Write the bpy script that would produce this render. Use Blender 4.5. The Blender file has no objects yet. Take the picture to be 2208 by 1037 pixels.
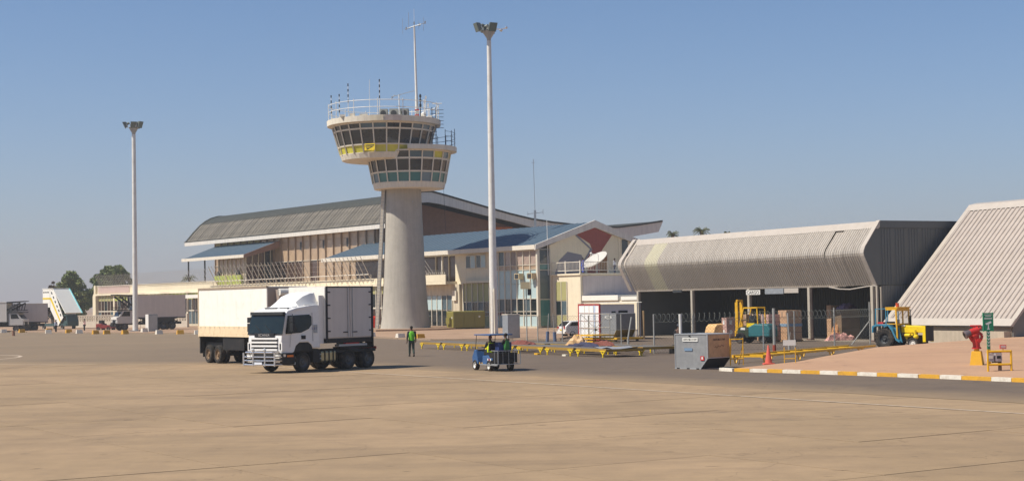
import bpy, bmesh, math, random
from mathutils import Vector, Matrix
random.seed(11)
scene = bpy.context.scene
C = scene.collection
PI = math.pi
R = math.radians

# ------------------------------------------------------------------ camera
FOC, CX, CY, CAMH = 3400.0, 1104.0, 518.5, 3.35
ROLL = math.atan(.018); PITCH = math.atan((646.6 - 518.5) / FOC)
def _w(r, u, f=0.0):
    cp, sp = math.cos(PITCH), math.sin(PITCH)
    return Vector((r, cp * f - sp * u, sp * f + cp * u))
cr, sr = math.cos(ROLL), math.sin(ROLL)
ax = _w(cr, -sr); ay = _w(sr, cr); az = -_w(0, 0, 1)
cam_d = bpy.data.cameras.new('camera'); cam = bpy.data.objects.new('camera', cam_d); C.objects.link(cam)
cam_d.sensor_width = 36; cam_d.lens = FOC / 2208 * 36; cam_d.clip_end = 9000; cam_d.clip_start = .5
M4 = Matrix((ax, ay, az)).transposed().to_4x4(); M4.translation = (0, 0, CAMH)
cam.matrix_world = M4
scene.camera = cam

# ------------------------------------------------------------------ sky and sun
SUN_EL = R(52); SUN_DIR = Vector((-.966, -.26, 0)).normalized()
w = bpy.data.worlds.new('World'); scene.world = w; w.use_nodes = True
nt = w.node_tree; nt.nodes.clear()
sky = nt.nodes.new('ShaderNodeTexSky'); sky.sky_type = 'NISHITA'; sky.sun_disc = False
sky.sun_elevation = SUN_EL; sky.sun_rotation = math.atan2(SUN_DIR.x, SUN_DIR.y)
sky.altitude = 1700; sky.air_density = 1.0; sky.dust_density = .9; sky.ozone_density = 1.6
hsv = nt.nodes.new('ShaderNodeHueSaturation'); hsv.inputs['Saturation'].default_value = 1.0; hsv.inputs['Value'].default_value = 1.0
tint = nt.nodes.new('ShaderNodeMix'); tint.data_type = 'RGBA'; tint.blend_type = 'MULTIPLY'; tint.inputs[0].default_value = 1
tint.inputs[7].default_value = (.58, .755, .90, 1)
bg = nt.nodes.new('ShaderNodeBackground'); bg.inputs['Strength'].default_value = .094
wo = nt.nodes.new('ShaderNodeOutputWorld')
nt.links.new(sky.outputs[0], hsv.inputs['Color']); nt.links.new(hsv.outputs[0], tint.inputs[6])
# even band of pale dust haze all round the horizon
tc = nt.nodes.new('ShaderNodeTexCoord'); sxyz = nt.nodes.new('ShaderNodeSeparateXYZ'); nt.links.new(tc.outputs['Generated'], sxyz.inputs[0])
ab = nt.nodes.new('ShaderNodeMath'); ab.operation = 'ABSOLUTE'; nt.links.new(sxyz.outputs[2], ab.inputs[0])
ex = nt.nodes.new('ShaderNodeMath'); ex.operation = 'MULTIPLY'; ex.inputs[1].default_value = -11.0; nt.links.new(ab.outputs[0], ex.inputs[0])
ee = nt.nodes.new('ShaderNodeMath'); ee.operation = 'EXPONENT'; nt.links.new(ex.outputs[0], ee.inputs[0])
hz = nt.nodes.new('ShaderNodeMix'); hz.data_type = 'RGBA'; nt.links.new(ee.outputs[0], hz.inputs[0]); nt.links.new(tint.outputs[2], hz.inputs[6]); hz.inputs[7].default_value = (3.3, 3.05, 3.35, 1)
nt.links.new(hz.outputs[2], bg.inputs[0]); nt.links.new(bg.outputs[0], wo.inputs[0])
sl = bpy.data.lights.new('sun', 'SUN'); sl.energy = 4.4; sl.angle = R(.53); sl.color = (1.0, .93, .82)
so = bpy.data.objects.new('sun', sl); C.objects.link(so)
sv = Vector((SUN_DIR.x * math.cos(SUN_EL), SUN_DIR.y * math.cos(SUN_EL), math.sin(SUN_EL)))
so.rotation_euler = sv.to_track_quat('Z', 'Y').to_euler(); so.location = (0, 0, 60)
scene.view_settings.view_transform = 'Standard'; scene.view_settings.look = 'None'
scene.view_settings.gamma = 1; scene.view_settings.exposure = 0.40; scene.view_settings.use_curve_mapping = False
scene.render.engine = 'CYCLES'

# ------------------------------------------------------------------ materials
def lin(c):
    return tuple(((x / 255) / 12.92 if x / 255 <= .04045 else ((x / 255 + .055) / 1.055) ** 2.4) for x in c)
MATS = {}
def mat(name, rgb, rough=.6, metal=0., var=.12, scale=1.5, bump=0., rnd=0., streak=0., dirt=None, dirtamt=.0, spec=.4, coat=0., alpha=1., world=False, tr=0., stretch=None):
    if name in MATS: return MATS[name]
    m = bpy.data.materials.new(name); m.use_nodes = True; n = m.node_tree; N = n.nodes; L = n.links
    b = N['Principled BSDF']; col = lin(rgb)
    b.inputs['Roughness'].default_value = rough; b.inputs['Metallic'].default_value = metal
    b.inputs['Specular IOR Level'].default_value = spec; b.inputs['Coat Weight'].default_value = coat
    b.inputs['Transmission Weight'].default_value = tr
    if alpha < 1: b.inputs['Alpha'].default_value = alpha
    if world:
        g = N.new('ShaderNodeNewGeometry'); src = g.outputs['Position']
    else:
        g = N.new('ShaderNodeTexCoord'); src = g.outputs['Object']
    if stretch:
        mp = N.new('ShaderNodeMapping'); mp.inputs['Scale'].default_value = stretch; L.new(src, mp.inputs[0]); src2 = mp.outputs[0]
    else: src2 = src
    no = N.new('ShaderNodeTexNoise'); no.inputs['Scale'].default_value = scale; no.inputs['Detail'].default_value = 8; no.inputs['Roughness'].default_value = .65
    L.new(src2, no.inputs['Vector'])
    mr = N.new('ShaderNodeMapRange'); mr.inputs[1].default_value = .3; mr.inputs[2].default_value = .7
    mr.inputs[3].default_value = 1 - var; mr.inputs[4].default_value = 1 + var; L.new(no.outputs[0], mr.inputs[0])
    val = mr.outputs[0]
    if rnd:
        oi = N.new('ShaderNodeObjectInfo'); r2 = N.new('ShaderNodeMapRange'); r2.inputs[3].default_value = 1 - rnd; r2.inputs[4].default_value = 1 + rnd
        L.new(oi.outputs['Random'], r2.inputs[0]); mu = N.new('ShaderNodeMath'); mu.operation = 'MULTIPLY'; L.new(val, mu.inputs[0]); L.new(r2.outputs[0], mu.inputs[1]); val = mu.outputs[0]
    if streak:
        mp = N.new('ShaderNodeMapping'); mp.inputs['Scale'].default_value = (2.2, 2.2, .12); L.new(src, mp.inputs[0])
        n2 = N.new('ShaderNodeTexNoise'); n2.inputs['Scale'].default_value = 2; n2.inputs['Detail'].default_value = 6; L.new(mp.outputs[0], n2.inputs['Vector'])
        r3 = N.new('ShaderNodeMapRange'); r3.inputs[1].default_value = .42; r3.inputs[2].default_value = .72; r3.inputs[3].default_value = 1; r3.inputs[4].default_value = 1 - streak
        L.new(n2.outputs[0], r3.inputs[0]); mu = N.new('ShaderNodeMath'); mu.operation = 'MULTIPLY'; L.new(val, mu.inputs[0]); L.new(r3.outputs[0], mu.inputs[1]); val = mu.outputs[0]
    vm = N.new('ShaderNodeVectorMath'); vm.operation = 'SCALE'; vm.inputs[0].default_value = col; L.new(val, vm.inputs['Scale'])
    out = vm.outputs[0]
    if dirt:
        n3 = N.new('ShaderNodeTexNoise'); n3.inputs['Scale'].default_value = scale * .6 + .7; n3.inputs['Detail'].default_value = 10; n3.inputs['Roughness'].default_value = .75; L.new(src, n3.inputs['Vector'])
        r4 = N.new('ShaderNodeMapRange'); r4.inputs[1].default_value = .48; r4.inputs[2].default_value = .72; r4.inputs[4].default_value = dirtamt; L.new(n3.outputs[0], r4.inputs[0])
        mx = N.new('ShaderNodeMix'); mx.data_type = 'RGBA'; L.new(r4.outputs[0], mx.inputs[0]); L.new(out, mx.inputs[6]); mx.inputs[7].default_value = (*lin(dirt), 1); out = mx.outputs[2]
    L.new(out, b.inputs['Base Color'])
    if bump:
        bm_ = N.new('ShaderNodeBump'); bm_.inputs['Strength'].default_value = bump; bm_.inputs['Distance'].default_value = .05; L.new(no.outputs[0], bm_.inputs['Height']); L.new(bm_.outputs[0], b.inputs['Normal'])
    MATS[name] = m; return m

WHITE = mat('white_paint', (225, 222, 214), .45, var=.05, dirt=(170, 150, 125), dirtamt=.35, streak=.08)
CREAM = mat('cream_render', (226, 214, 186), .85, var=.05, scale=.6, streak=.07, dirt=(190, 170, 140), dirtamt=.25)
CREAMD = mat('cream_render_aged', (205, 194, 170), .85, var=.08, scale=.6, streak=.22, dirt=(150, 130, 105), dirtamt=.4)
CONC = mat('tower_concrete', (174, 168, 156), .9, var=.07, scale=.7, bump=.25, streak=.13, dirt=(146, 138, 124), dirtamt=.3)
CONCW = mat('pale_concrete', (222, 213, 194), .85, var=.07, scale=.8, bump=.1, streak=.12)
GREYM = mat('galvanised_steel', (165, 168, 170), .45, .5, var=.12, scale=3)
DGREY = mat('dark_grey_metal', (58, 60, 62), .6, .2, var=.15, scale=2)
BLACK = mat('black_rubber', (28, 27, 26), .85, var=.2, scale=6, dirt=(90, 78, 64), dirtamt=.35)
TYRE = mat('dusty_tyre', (40, 38, 36), .9, var=.2, scale=5, dirt=(120, 104, 86), dirtamt=.6)
CHASS = mat('black_chassis', (26, 26, 27), .6, var=.2, scale=2, dirt=(70, 62, 52), dirtamt=.4)
YEL = mat('yellow_paint', (222, 170, 30), .5, var=.12, scale=3, dirt=(120, 92, 50), dirtamt=.45)
YELB = mat('bright_yellow_paint', (232, 200, 20), .45, var=.08, scale=3, dirt=(140, 110, 50), dirtamt=.3)
TEAL = mat('teal_paint', (44, 108, 112), .5, var=.1, scale=2, dirt=(60, 70, 62), dirtamt=.3)
BLUEP = mat('blue_paint', (56, 124, 150), .5, var=.1, scale=2, dirt=(90, 90, 80), dirtamt=.3)
CBLUE = mat('cart_blue', (56, 92, 138), .45, var=.08, scale=2, coat=.1, dirt=(110, 105, 95), dirtamt=.3)
RED = mat('red_paint', (190, 48, 44), .45, var=.1, scale=3, dirt=(120, 50, 40), dirtamt=.3)
BRED = mat('bright_red_plastic', (236, 62, 28), .45, var=.05)
CHROME = mat('bright_tube', (225, 225, 225), .25, .85, var=.05)
GLASSD = mat('dark_window_glass', (30, 40, 42), .06, 0, var=.2, scale=.7, spec=.9, rnd=.35)
GLASST = mat('teal_spandrel_glass', (60, 122, 118), .12, 0, var=.12, scale=1, spec=.7, rnd=.15)
GLASSB = mat('blue_grey_pane', (78, 94, 100), .2, 0, var=.2, scale=.8, spec=.5, rnd=.3)
LBLUE = mat('pale_blue_panel', (176, 196, 196), .35, 0, var=.05, scale=.8, rnd=.05)
OLIVE = mat('olive_panel', (164, 160, 108), .5, 0, var=.06, scale=.8, rnd=.05)
GREENP = mat('yellow_green_panel', (168, 178, 84), .5, 0, var=.06, scale=.8, rnd=.05)
MULL = mat('pale_mullion', (206, 198, 180), .6, var=.06)
GENER = mat('khaki_green_paint', (128, 120, 58), .55, var=.06, scale=1, dirt=(100, 92, 50), dirtamt=.3)

# ------------------------------------------------------------------ mesh helpers
class MB:
    def __init__(s): s.v = []; s.f = []; s.mi = []; s.M = None; s.cur = 0
    def add(s, vs, fs):
        o = len(s.v)
        if s.M is not None: vs = [tuple(s.M @ Vector(p)) for p in vs]
        s.v += [tuple(p) for p in vs]; s.f += [tuple(i + o for i in f) for f in fs]; s.mi += [s.cur] * len(fs); return s
    def box(s, x0, x1, y0, y1, z0, z1):
        return s.add([(x0,y0,z0),(x1,y0,z0),(x1,y1,z0),(x0,y1,z0),(x0,y0,z1),(x1,y0,z1),(x1,y1,z1),(x0,y1,z1)],
                     [(0,3,2,1),(4,5,6,7),(0,1,5,4),(1,2,6,5),(2,3,7,6),(3,0,4,7)])
    def cbox(s, c, d):
        return s.box(c[0]-d[0]/2, c[0]+d[0]/2, c[1]-d[1]/2, c[1]+d[1]/2, c[2]-d[2]/2, c[2]+d[2]/2)
    def hexa(s, b, t):      # bottom 4, top 4
        return s.add(list(b) + list(t), [(0,3,2,1),(4,5,6,7),(0,1,5,4),(1,2,6,5),(2,3,7,6),(3,0,4,7)])
    def prism(s, poly, a, b, axis='y'):   # polygon in the other two axes (x,z)/(y,z)/(x,y)
        n = len(poly)
        def P(p, t):
            return (p[0], t, p[1]) if axis == 'y' else ((t, p[0], p[1]) if axis == 'x' else (p[0], p[1], t))
        vs = [P(p, a) for p in poly] + [P(p, b) for p in poly]
        return s.add(vs, [tuple(range(n - 1, -1, -1)), tuple(range(n, 2 * n))] + [(i, (i+1) % n, n + (i+1) % n, n + i) for i in range(n)])
    def cyl(s, p0, p1, r0, r1=None, n=10, caps=True):
        r1 = r0 if r1 is None else r1; p0 = Vector(p0); p1 = Vector(p1); d = (p1 - p0).normalized()
        a = d.orthogonal().normalized(); b = d.cross(a)
        vs = [];
        for p, r in ((p0, r0), (p1, r1)):
            for i in range(n):
                t = 2 * PI * i / n; vs.append(p + a * math.cos(t) * r + b * math.sin(t) * r)
        fs = [(i, (i+1) % n, n + (i+1) % n, n + i) for i in range(n)]
        if caps: fs += [tuple(range(n - 1, -1, -1)), tuple(range(n, 2 * n))]
        return s.add(vs, fs)
    def tube(s, pts, r, n=5):
        for a, b in zip(pts[:-1], pts[1:]): s.cyl(a, b, r, r, n)
        return s
    def bar(s, p0, p1, w_, h_):   # rectangular bar between points, w horizontal, h other
        p0 = Vector(p0); p1 = Vector(p1); d = (p1 - p0).normalized()
        up = Vector((0, 0, 1)) if abs(d.z) < .95 else Vector((0, 1, 0))
        a = d.cross(up).normalized() * w_ / 2; b = a.cross(d).normalized() * h_ / 2
        return s.hexa([p0-a-b, p0+a-b, p1+a-b, p1-a-b], [p0-a+b, p0+a+b, p1+a+b, p1-a+b])
    def lathe(s, prof, n=24, c=(0, 0), axis='z', cap=True):
        vs = []
        for r, z in prof:
            for i in range(n):
                t = 2 * PI * i / n; x, y = math.cos(t) * r, math.sin(t) * r
                vs.append((c[0] + x, c[1] + y, z) if axis == 'z' else (c[0] + x, z, c[1] + y))
        fs = []; k = len(prof)
        for j in range(k - 1):
            for i in range(n): fs.append((j*n+i, j*n+(i+1) % n, (j+1)*n+(i+1) % n, (j+1)*n+i))
        if cap: fs += [tuple(range(n - 1, -1, -1)), tuple((k-1)*n + i for i in range(n))]
        return s.add(vs, fs)
    def sheet(s, rows):     # grid of points rows[i][j]
        m = len(rows[0]); vs = [p for r in rows for p in r]
        return s.add(vs, [(i*m+j, i*m+j+1, (i+1)*m+j+1, (i+1)*m+j) for i in range(len(rows)-1) for j in range(m-1)])
    def ball(s, c, r, n=10, m=6, sc=(1, 1, 1)):
        rows = []
        for i in range(m + 1):
            a = PI * i / m
            rows.append([(c[0] + r*sc[0]*math.sin(a)*math.cos(2*PI*j/n), c[1] + r*sc[1]*math.sin(a)*math.sin(2*PI*j/n), c[2] + r*sc[2]*math.cos(a)) for j in range(n + 1)])
        return s.sheet(rows)
    def mesh(s, name, mats, smooth=False):
        me = bpy.data.meshes.new(name); me.from_pydata(s.v, [], s.f)
        if not isinstance(mats, (list, tuple)): mats = [mats]
        for m in mats: me.materials.append(m)
        if any(s.mi): me.polygons.foreach_set('material_index', s.mi)
        me.update(); b = bmesh.new(); b.from_mesh(me); bmesh.ops.recalc_face_normals(b, faces=b.faces); b.to_mesh(me); b.free()
        if smooth:
            me.polygons.foreach_set('use_smooth', [True] * len(me.polygons)); me.set_sharp_from_angle(angle=R(38))
        return me
    def build(s, name, mats, parent=None, smooth=False, bevel=0, loc=None, rz=0):
        o = bpy.data.objects.new(name, s.mesh(name, mats, smooth)); C.objects.link(o)
        if parent is not None: o.parent = parent
        if loc is not None: o.location = loc
        if rz: o.rotation_euler.z = rz
        if bevel:
            bv = o.modifiers.new('bevel', 'BEVEL'); bv.width = bevel; bv.segments = 2; bv.limit_method = 'ANGLE'; bv.angle_limit = R(35)
        return o
def thing(name, label, cat, loc=(0, 0, 0), rz=0, group=None):
    o = bpy.data.objects.new(name, None); C.objects.link(o); o.empty_display_size = .3
    o.location = loc; o.rotation_euler = (0, 0, rz); o['label'] = label; o['category'] = cat
    if group: o['group'] = group
    return o
def tag(o, label, cat, group=None):
    o['label'] = label; o['category'] = cat
    if group: o['group'] = group
    return o
def struct(o): o['kind'] = 'structure'; return o
def stuff(o): o['kind'] = 'stuff'; return o
_bc = {}
def bp(name, parent, x0, x1, y0, y1, z0, z1, m):      # a box part; alike boxes share their mesh
    k = (name, round(x1-x0, 3), round(y1-y0, 3), round(z1-z0, 3), m.name)
    if k not in _bc: _bc[k] = MB().cbox((0, 0, 0), (x1-x0, y1-y0, z1-z0)).mesh(name, m)
    o = bpy.data.objects.new(name, _bc[k]); C.objects.link(o); o.parent = parent; o.location = ((x0+x1)/2, (y0+y1)/2, (z0+z1)/2)
    return o
def link_copy(o, parent, loc=None, rz=None):
    c = o.copy(); C.objects.link(c); c.parent = parent
    if loc is not None: c.location = loc
    if rz is not None: c.rotation_euler.z = rz
    return c
def copy_tree(o, parent=None):
    c = o.copy(); C.objects.link(c); c.parent = parent
    for ch in [x for x in bpy.data.objects if x.parent == o]: copy_tree(ch, c)
    return c
def dup(root, loc, rz, label, group=None):
    c = copy_tree(root); c.location = loc; c.rotation_euler.z = rz; c['label'] = label
    if group: c['group'] = group
    return c
def text(body, size, m, parent, loc, rot, name='lettering', ext=.004, sx=1.0, align='CENTER'):
    cu = bpy.data.curves.new('t', 'FONT'); cu.body = body; cu.size = size; cu.extrude = ext; cu.align_x = align; cu.align_y = 'CENTER'
    t = bpy.data.objects.new('t', cu); C.objects.link(t); bpy.context.view_layer.update()
    me = bpy.data.meshes.new_from_object(t.evaluated_get(bpy.context.evaluated_depsgraph_get())); bpy.data.objects.remove(t)
    me.materials.clear(); me.materials.append(m)
    o = bpy.data.objects.new(name, me); C.objects.link(o); o.parent = parent; o.location = loc; o.rotation_euler = rot; o.scale = (sx, 1, 1)
    return o
def frame_empty(name, label, cat, O, a): return thing(name, label, cat, O, a)

# the three site axes (origin, angle of the long axis away from the view axis)
T_O = (2.856, 178.254, 0); T_A = R(35.82)     # terminal: local x = into the building, local y = along the front, going away
S_O = (21.90, 116.544, 0); S_A = R(27.686)    # cargo sheds
A_O = (-8.904, 78.003, 0); A_A = .57658       # apron
def TW(u, v, z=0):
    return Vector((T_O[0] - math.sin(T_A)*u + math.cos(T_A)*v, T_O[1] + math.cos(T_A)*u + math.sin(T_A)*v, z))
def SW(u, v, z=0):
    return Vector((S_O[0] - math.sin(S_A)*u + math.cos(S_A)*v, S_O[1] + math.cos(S_A)*u + math.sin(S_A)*v, z))

# ================================================================== GROUND
def ground_mat(name, base, patch, dark, s1=.05, s2=.9, crack=0, pr=.0, lo=.42, hi=.66, dusty=False):
    m = bpy.data.materials.new(name); m.use_nodes = True; N = m.node_tree.nodes; L = m.node_tree.links; b = N['Principled BSDF']
    b.inputs['Roughness'].default_value = .92; b.inputs['Specular IOR Level'].default_value = .25
    g = N.new('ShaderNodeNewGeometry')
    rt = N.new('ShaderNodeMapping'); rt.inputs['Rotation'].default_value = (0, 0, -A_A); rt.inputs['Scale'].default_value = (1, 1, 1); L.new(g.outputs['Position'], rt.inputs[0])
    def noise(sc, det=8, ro=.6, vec=None):
        n = N.new('ShaderNodeTexNoise'); n.inputs['Scale'].default_value = sc; n.inputs['Detail'].default_value = det; n.inputs['Roughness'].default_value = ro
        L.new(vec or g.outputs['Position'], n.inputs['Vector']); return n.outputs[0]
    def ramp(v, a, bb, c=0., d=1.):
        r = N.new('ShaderNodeMapRange'); r.inputs[1].default_value = a; r.inputs[2].default_value = bb; r.inputs[3].default_value = c; r.inputs[4].default_value = d; L.new(v, r.inputs[0]); return r.outputs[0]
    def mix(f, a, c):
        x = N.new('ShaderNodeMix'); x.data_type = 'RGBA'
        L.new(f, x.inputs[0]) if not isinstance(f, float) else setattr(x.inputs[0], 'default_value', f)
        for i, q in ((6, a), (7, c)):
            if isinstance(q, tuple): x.inputs[i].default_value = (*lin(q), 1)
            else: L.new(q, x.inputs[i])
        return x.outputs[2]
    st = N.new('ShaderNodeMapping'); st.inputs['Rotation'].default_value = (0, 0, -A_A); st.inputs['Scale'].default_value = (.35, .06, 1)
    L.new(g.outputs['Position'], st.inputs[0])
    c = mix(ramp(noise(s1), .42, .62), base, patch)
    c = mix(ramp(noise(s2, 10, .7), lo, hi, 0, .32), c, dark)
    c = mix(ramp(noise(.8, 6, .6, st.outputs[0]), .52, .72, 0, .4), c, dark)                 # wheel tracks along the apron
    stain = noise(.33, 4, .55); c = mix(ramp(stain, .64, .72, 0, .35), c, dark)
    s2_ = N.new('ShaderNodeMapping'); s2_.inputs['Rotation'].default_value = (0, 0, -A_A); s2_.inputs['Scale'].default_value = (.9, 2.6, 1); L.new(g.outputs['Position'], s2_.inputs[0])
    spots = noise(1.3, 3, .5, s2_.outputs[0]); c = mix(ramp(spots, .68, .72, 0, .6), c, tuple(int(x*.5) for x in dark))
    s3_ = N.new('ShaderNodeMapping'); s3_.inputs['Rotation'].default_value = (0, 0, -A_A); s3_.inputs['Scale'].default_value = (.05, .5, 1); L.new(g.outputs['Position'], s3_.inputs[0])
    c = mix(ramp(noise(1.0, 7, .65, s3_.outputs[0]), .5, .7, 0, .45), c, dark)
    if dusty:   # blown sand lies over the asphalt towards the west end
        sx = N.new('ShaderNodeSeparateXYZ'); L.new(g.outputs['Position'], sx.inputs[0]); d_ = ramp(sx.outputs[0], -34, 2, .85, .0)
        ml = N.new('ShaderNodeMath'); ml.operation = 'MULTIPLY'; L.new(d_, ml.inputs[0]); L.new(ramp(noise(.06, 8, .7), .3, .6, .55, 1), ml.inputs[1])
        c = mix(ml.outputs[0], c, (138, 119, 95))
        # sand and tyre-carried dust feather the seam between asphalt and concrete
        def plane(nx, ny, k):
            dt = N.new('ShaderNodeVectorMath'); dt.operation = 'DOT_PRODUCT'; L.new(g.outputs['Position'], dt.inputs[0]); dt.inputs[1].default_value = (nx, ny, 0)
            sb = N.new('ShaderNodeMath'); sb.operation = 'SUBTRACT'; L.new(dt.outputs['Value'], sb.inputs[0]); sb.inputs[1].default_value = k; return sb.outputs[0]
        vx, vy = math.cos(A_A), math.sin(A_A); d1 = plane(vx, vy, vx*A_O[0] + vy*A_O[1] + 3.4)
        bx, by = 59.0/134.6, 121.0/134.6; d2 = plane(bx, by, bx*-17 + by*90.2)
        mxx = N.new('ShaderNodeMath'); mxx.operation = 'MAXIMUM'; L.new(d1, mxx.inputs[0]); L.new(d2, mxx.inputs[1])
        wob = N.new('ShaderNodeMath'); wob.operation = 'MULTIPLY_ADD'; L.new(noise(.35, 8, .7), wob.inputs[0]); wob.inputs[1].default_value = -3.0; L.new(mxx.outputs[0], wob.inputs[2])
        c = mix(ramp(wob.outputs[0], -1.6, 2.2, .85, 0), c, (146, 125, 98))
    val = ramp(noise(14., 4, .8), .25, .75, .93, 1.07)
    if pr:
        oi = N.new('ShaderNodeObjectInfo'); v2 = ramp(oi.outputs['Random'], 0, 1, 1 - pr, 1 + pr)
        mu = N.new('ShaderNodeMath'); mu.operation = 'MULTIPLY'; L.new(val, mu.inputs[0]); L.new(v2, mu.inputs[1]); val = mu.outputs[0]
    if crack:
        vo = N.new('ShaderNodeTexVoronoi'); vo.feature = 'DISTANCE_TO_EDGE'; vo.inputs['Scale'].default_value = .11
        wv = N.new('ShaderNodeVectorMath'); wv.operation = 'ADD'; nn = N.new('ShaderNodeTexNoise'); nn.inputs['Scale'].default_value = .5; nn.inputs['Detail'].default_value = 6; L.new(g.outputs['Position'], nn.inputs['Vector'])
        sc_ = N.new('ShaderNodeVectorMath'); sc_.operation = 'SCALE'; sc_.inputs['Scale'].default_value = 5; L.new(nn.outputs['Color'], sc_.inputs[0])
        L.new(g.outputs['Position'], wv.inputs[0]); L.new(sc_.outputs[0], wv.inputs[1]); L.new(wv.outputs[0], vo.inputs['Vector'])
        c = mix(ramp(vo.outputs['Distance'], .0, .004, crack, 0), c, tuple(int(x*.5) for x in dark))
    sc = N.new('ShaderNodeVectorMath'); sc.operation = 'SCALE'; L.new(c, sc.inputs[0]); L.new(val, sc.inputs['Scale']); L.new(sc.outputs[0], b.inputs['Base Color'])
    bu = N.new('ShaderNodeBump'); bu.inputs['Strength'].default_value = .35; bu.inputs['Distance'].default_value = .02
    L.new(noise(9, 8, .7), bu.inputs['Height']); L.new(bu.outputs[0], b.inputs['Normal'])
    MATS[name] = m; return m
SAND = ground_mat('sandy_ground', (158, 130, 104), (170, 140, 112), (120, 98, 80))
SLAB = ground_mat('apron_concrete', (153, 130, 101), (163, 138, 108), (118, 101, 82), s1=.09, crack=.35, pr=.055)
JOINT = mat('joint_filler', (124, 106, 86), .95, var=.1, scale=2, world=True)
ASPH = ground_mat('worn_asphalt', (110, 96, 82), (102, 89, 78), (88, 78, 69), s1=.03, crack=.4, dusty=True)
PAVE = ground_mat('dusty_paving', (164, 134, 108), (172, 142, 116), (132, 108, 88), s1=.2, crack=.3)
ISL = ground_mat('brick_red_sand', (174, 138, 110), (180, 144, 114), (150, 120, 98), s1=.15, s2=.5, lo=.55, hi=.75)
FLOORC = ground_mat('loading_floor', (138, 126, 112), (146, 134, 118), (112, 102, 92), s1=.2)

g_ = MB()
g_.add([(-4000, -200, -.03), (4000, -200, -.03), (4000, 7000, -.03), (-4000, 7000, -.03)], [(0, 1, 2, 3)])
struct(g_.build('ground', SAND))
def Af(u, v, z=0):
    return (A_O[0] - math.sin(A_A)*u + math.cos(A_A)*v, A_O[1] + math.cos(A_A)*u + math.sin(A_A)*v, z)
edge = [(-300, 227)] + [(-138 + 121*k/80 + random.uniform(-.12, .12), 149 - 58.8*k/80 + random.uniform(-.2, .2)) for k in range(81)] + [(-9.5, 85.2)] + [Af(-12 - k*.8, 3.4 + random.uniform(-.14, .14))[:2] for k in range(60)] + [Af(-95, 3.4)[:2]]
far_ = [Af(-95, 80)[:2], Af(240, 80)[:2], (-300, 330)]
road = MB(); rp_ = [(x, y, .006) for x, y in edge + far_]; road.add(rp_, [tuple(range(len(rp_)))]).add([(x, y, -.02) for x, y in edge + far_], [tuple(range(len(rp_)))])
struct(road.build('asphalt_road', ASPH))
apron = struct(MB().add([Af(-95, -110, -.022), Af(160, -110, -.022), Af(160, 6, -.022), Af(-95, 6, -.022)], [(0, 1, 2, 3)]).build('apron', JOINT))
# concrete slabs of the apron, joints left open; nearest 300 in view singly, the others as one part
SU, SV_ = 5.0, 4.4; GAP = .022
slab_me = {}
cand = []
for i in range(-18, 22):
    for j in range(-1, 25):
        u0 = i * SU + .6; v1 = -.2 - j * SV_
        c = Af(u0 + SU/2, v1 - SV_/2)
        vis = 20 < c[1] < 105 and abs(c[0]) < c[1] * .325 + 6
        cand.append((not vis, c[1], u0, v1, c))
cand.sort()
rest = MB()
sm = MB().box(-SV_/2+GAP/2, SV_/2-GAP/2, -SU/2+GAP/2, SU/2-GAP/2, -.01, 0).mesh('concrete_slab', SLAB)
for k, (nv, _, u0, v1, c) in enumerate(cand):
    if k < 300 and not nv:
        o = bpy.data.objects.new('concrete_slab', sm); C.objects.link(o); o.parent = apron; o.location = (c[0], c[1], random.uniform(-.004, .004)); o.rotation_euler.z = A_A
    else:
        hu, hv = SU/2-GAP/2, SV_/2-GAP/2
        rest.add([Af(u0+SU/2-hu, v1-SV_/2-hv), Af(u0+SU/2-hu, v1-SV_/2+hv), Af(u0+SU/2+hu, v1-SV_/2+hv), Af(u0+SU/2+hu, v1-SV_/2-hv)], [(0, 1, 2, 3)])
stuff(rest.build('concrete_slab', SLAB, apron))

LINE = mat('worn_line_paint', (196, 178, 156), .8, var=.14, scale=2.5, dirt=(150, 126, 102), dirtamt=.85, world=True)
ln = MB()
for k in range(24):
    a = -60 + k * 3; ln.add([Af(a, .02, .012), Af(a + 2.98, .02, .012), Af(a + 2.98, .17, .012), Af(a, .17, .012)], [(0, 1, 2, 3)])
q0 = Vector(Af(12, .1, .012)); q1 = Vector((-17.2, 89.4, .012)); q2 = Vector((-140, 149.2, .012))
for a, b in ((q0, q1), (q1, q2)):
    d = (b - a).normalized(); nn_ = Vector((-d.y, d.x, 0)) * .07; ln.add([a - nn_, b - nn_, b + nn_, a + nn_], [(0, 1, 2, 3)])
struct(ln.build('painted_edge_line', LINE))
arc = MB(); cc = Vector((-39.0, 108)); pr_ = None
for k in range(25):
    t = R(-60 + k * 10); ra, rb = 4.6, 4.85
    q = [(cc.x + math.cos(t)*ra*1.0, cc.y + math.sin(t)*ra*1.6, .012), (cc.x + math.cos(t)*rb, cc.y + math.sin(t)*rb*1.6, .012)]
    if pr_: arc.add([pr_[0], pr_[1], q[1], q[0]], [(0, 1, 2, 3)])
    pr_ = q
struct(arc.build('painted_guide_arc', LINE))

# pavement in front of the terminal: outline of its kerb, raised .13
pv = [(-110, 260), (-74.9, 233), (-66.9, 220), (-52.3, 203.5), (-36.5, 188.5), (-21.8, 169), (-14.6, 153), (-10.5, 142.5), (-7, 135.5), (0, 133), (3.4, 129), (5.6, 140), (6.6, 150), (8, 166), (30, 190), (70, 260), (-60, 330)]
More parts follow.
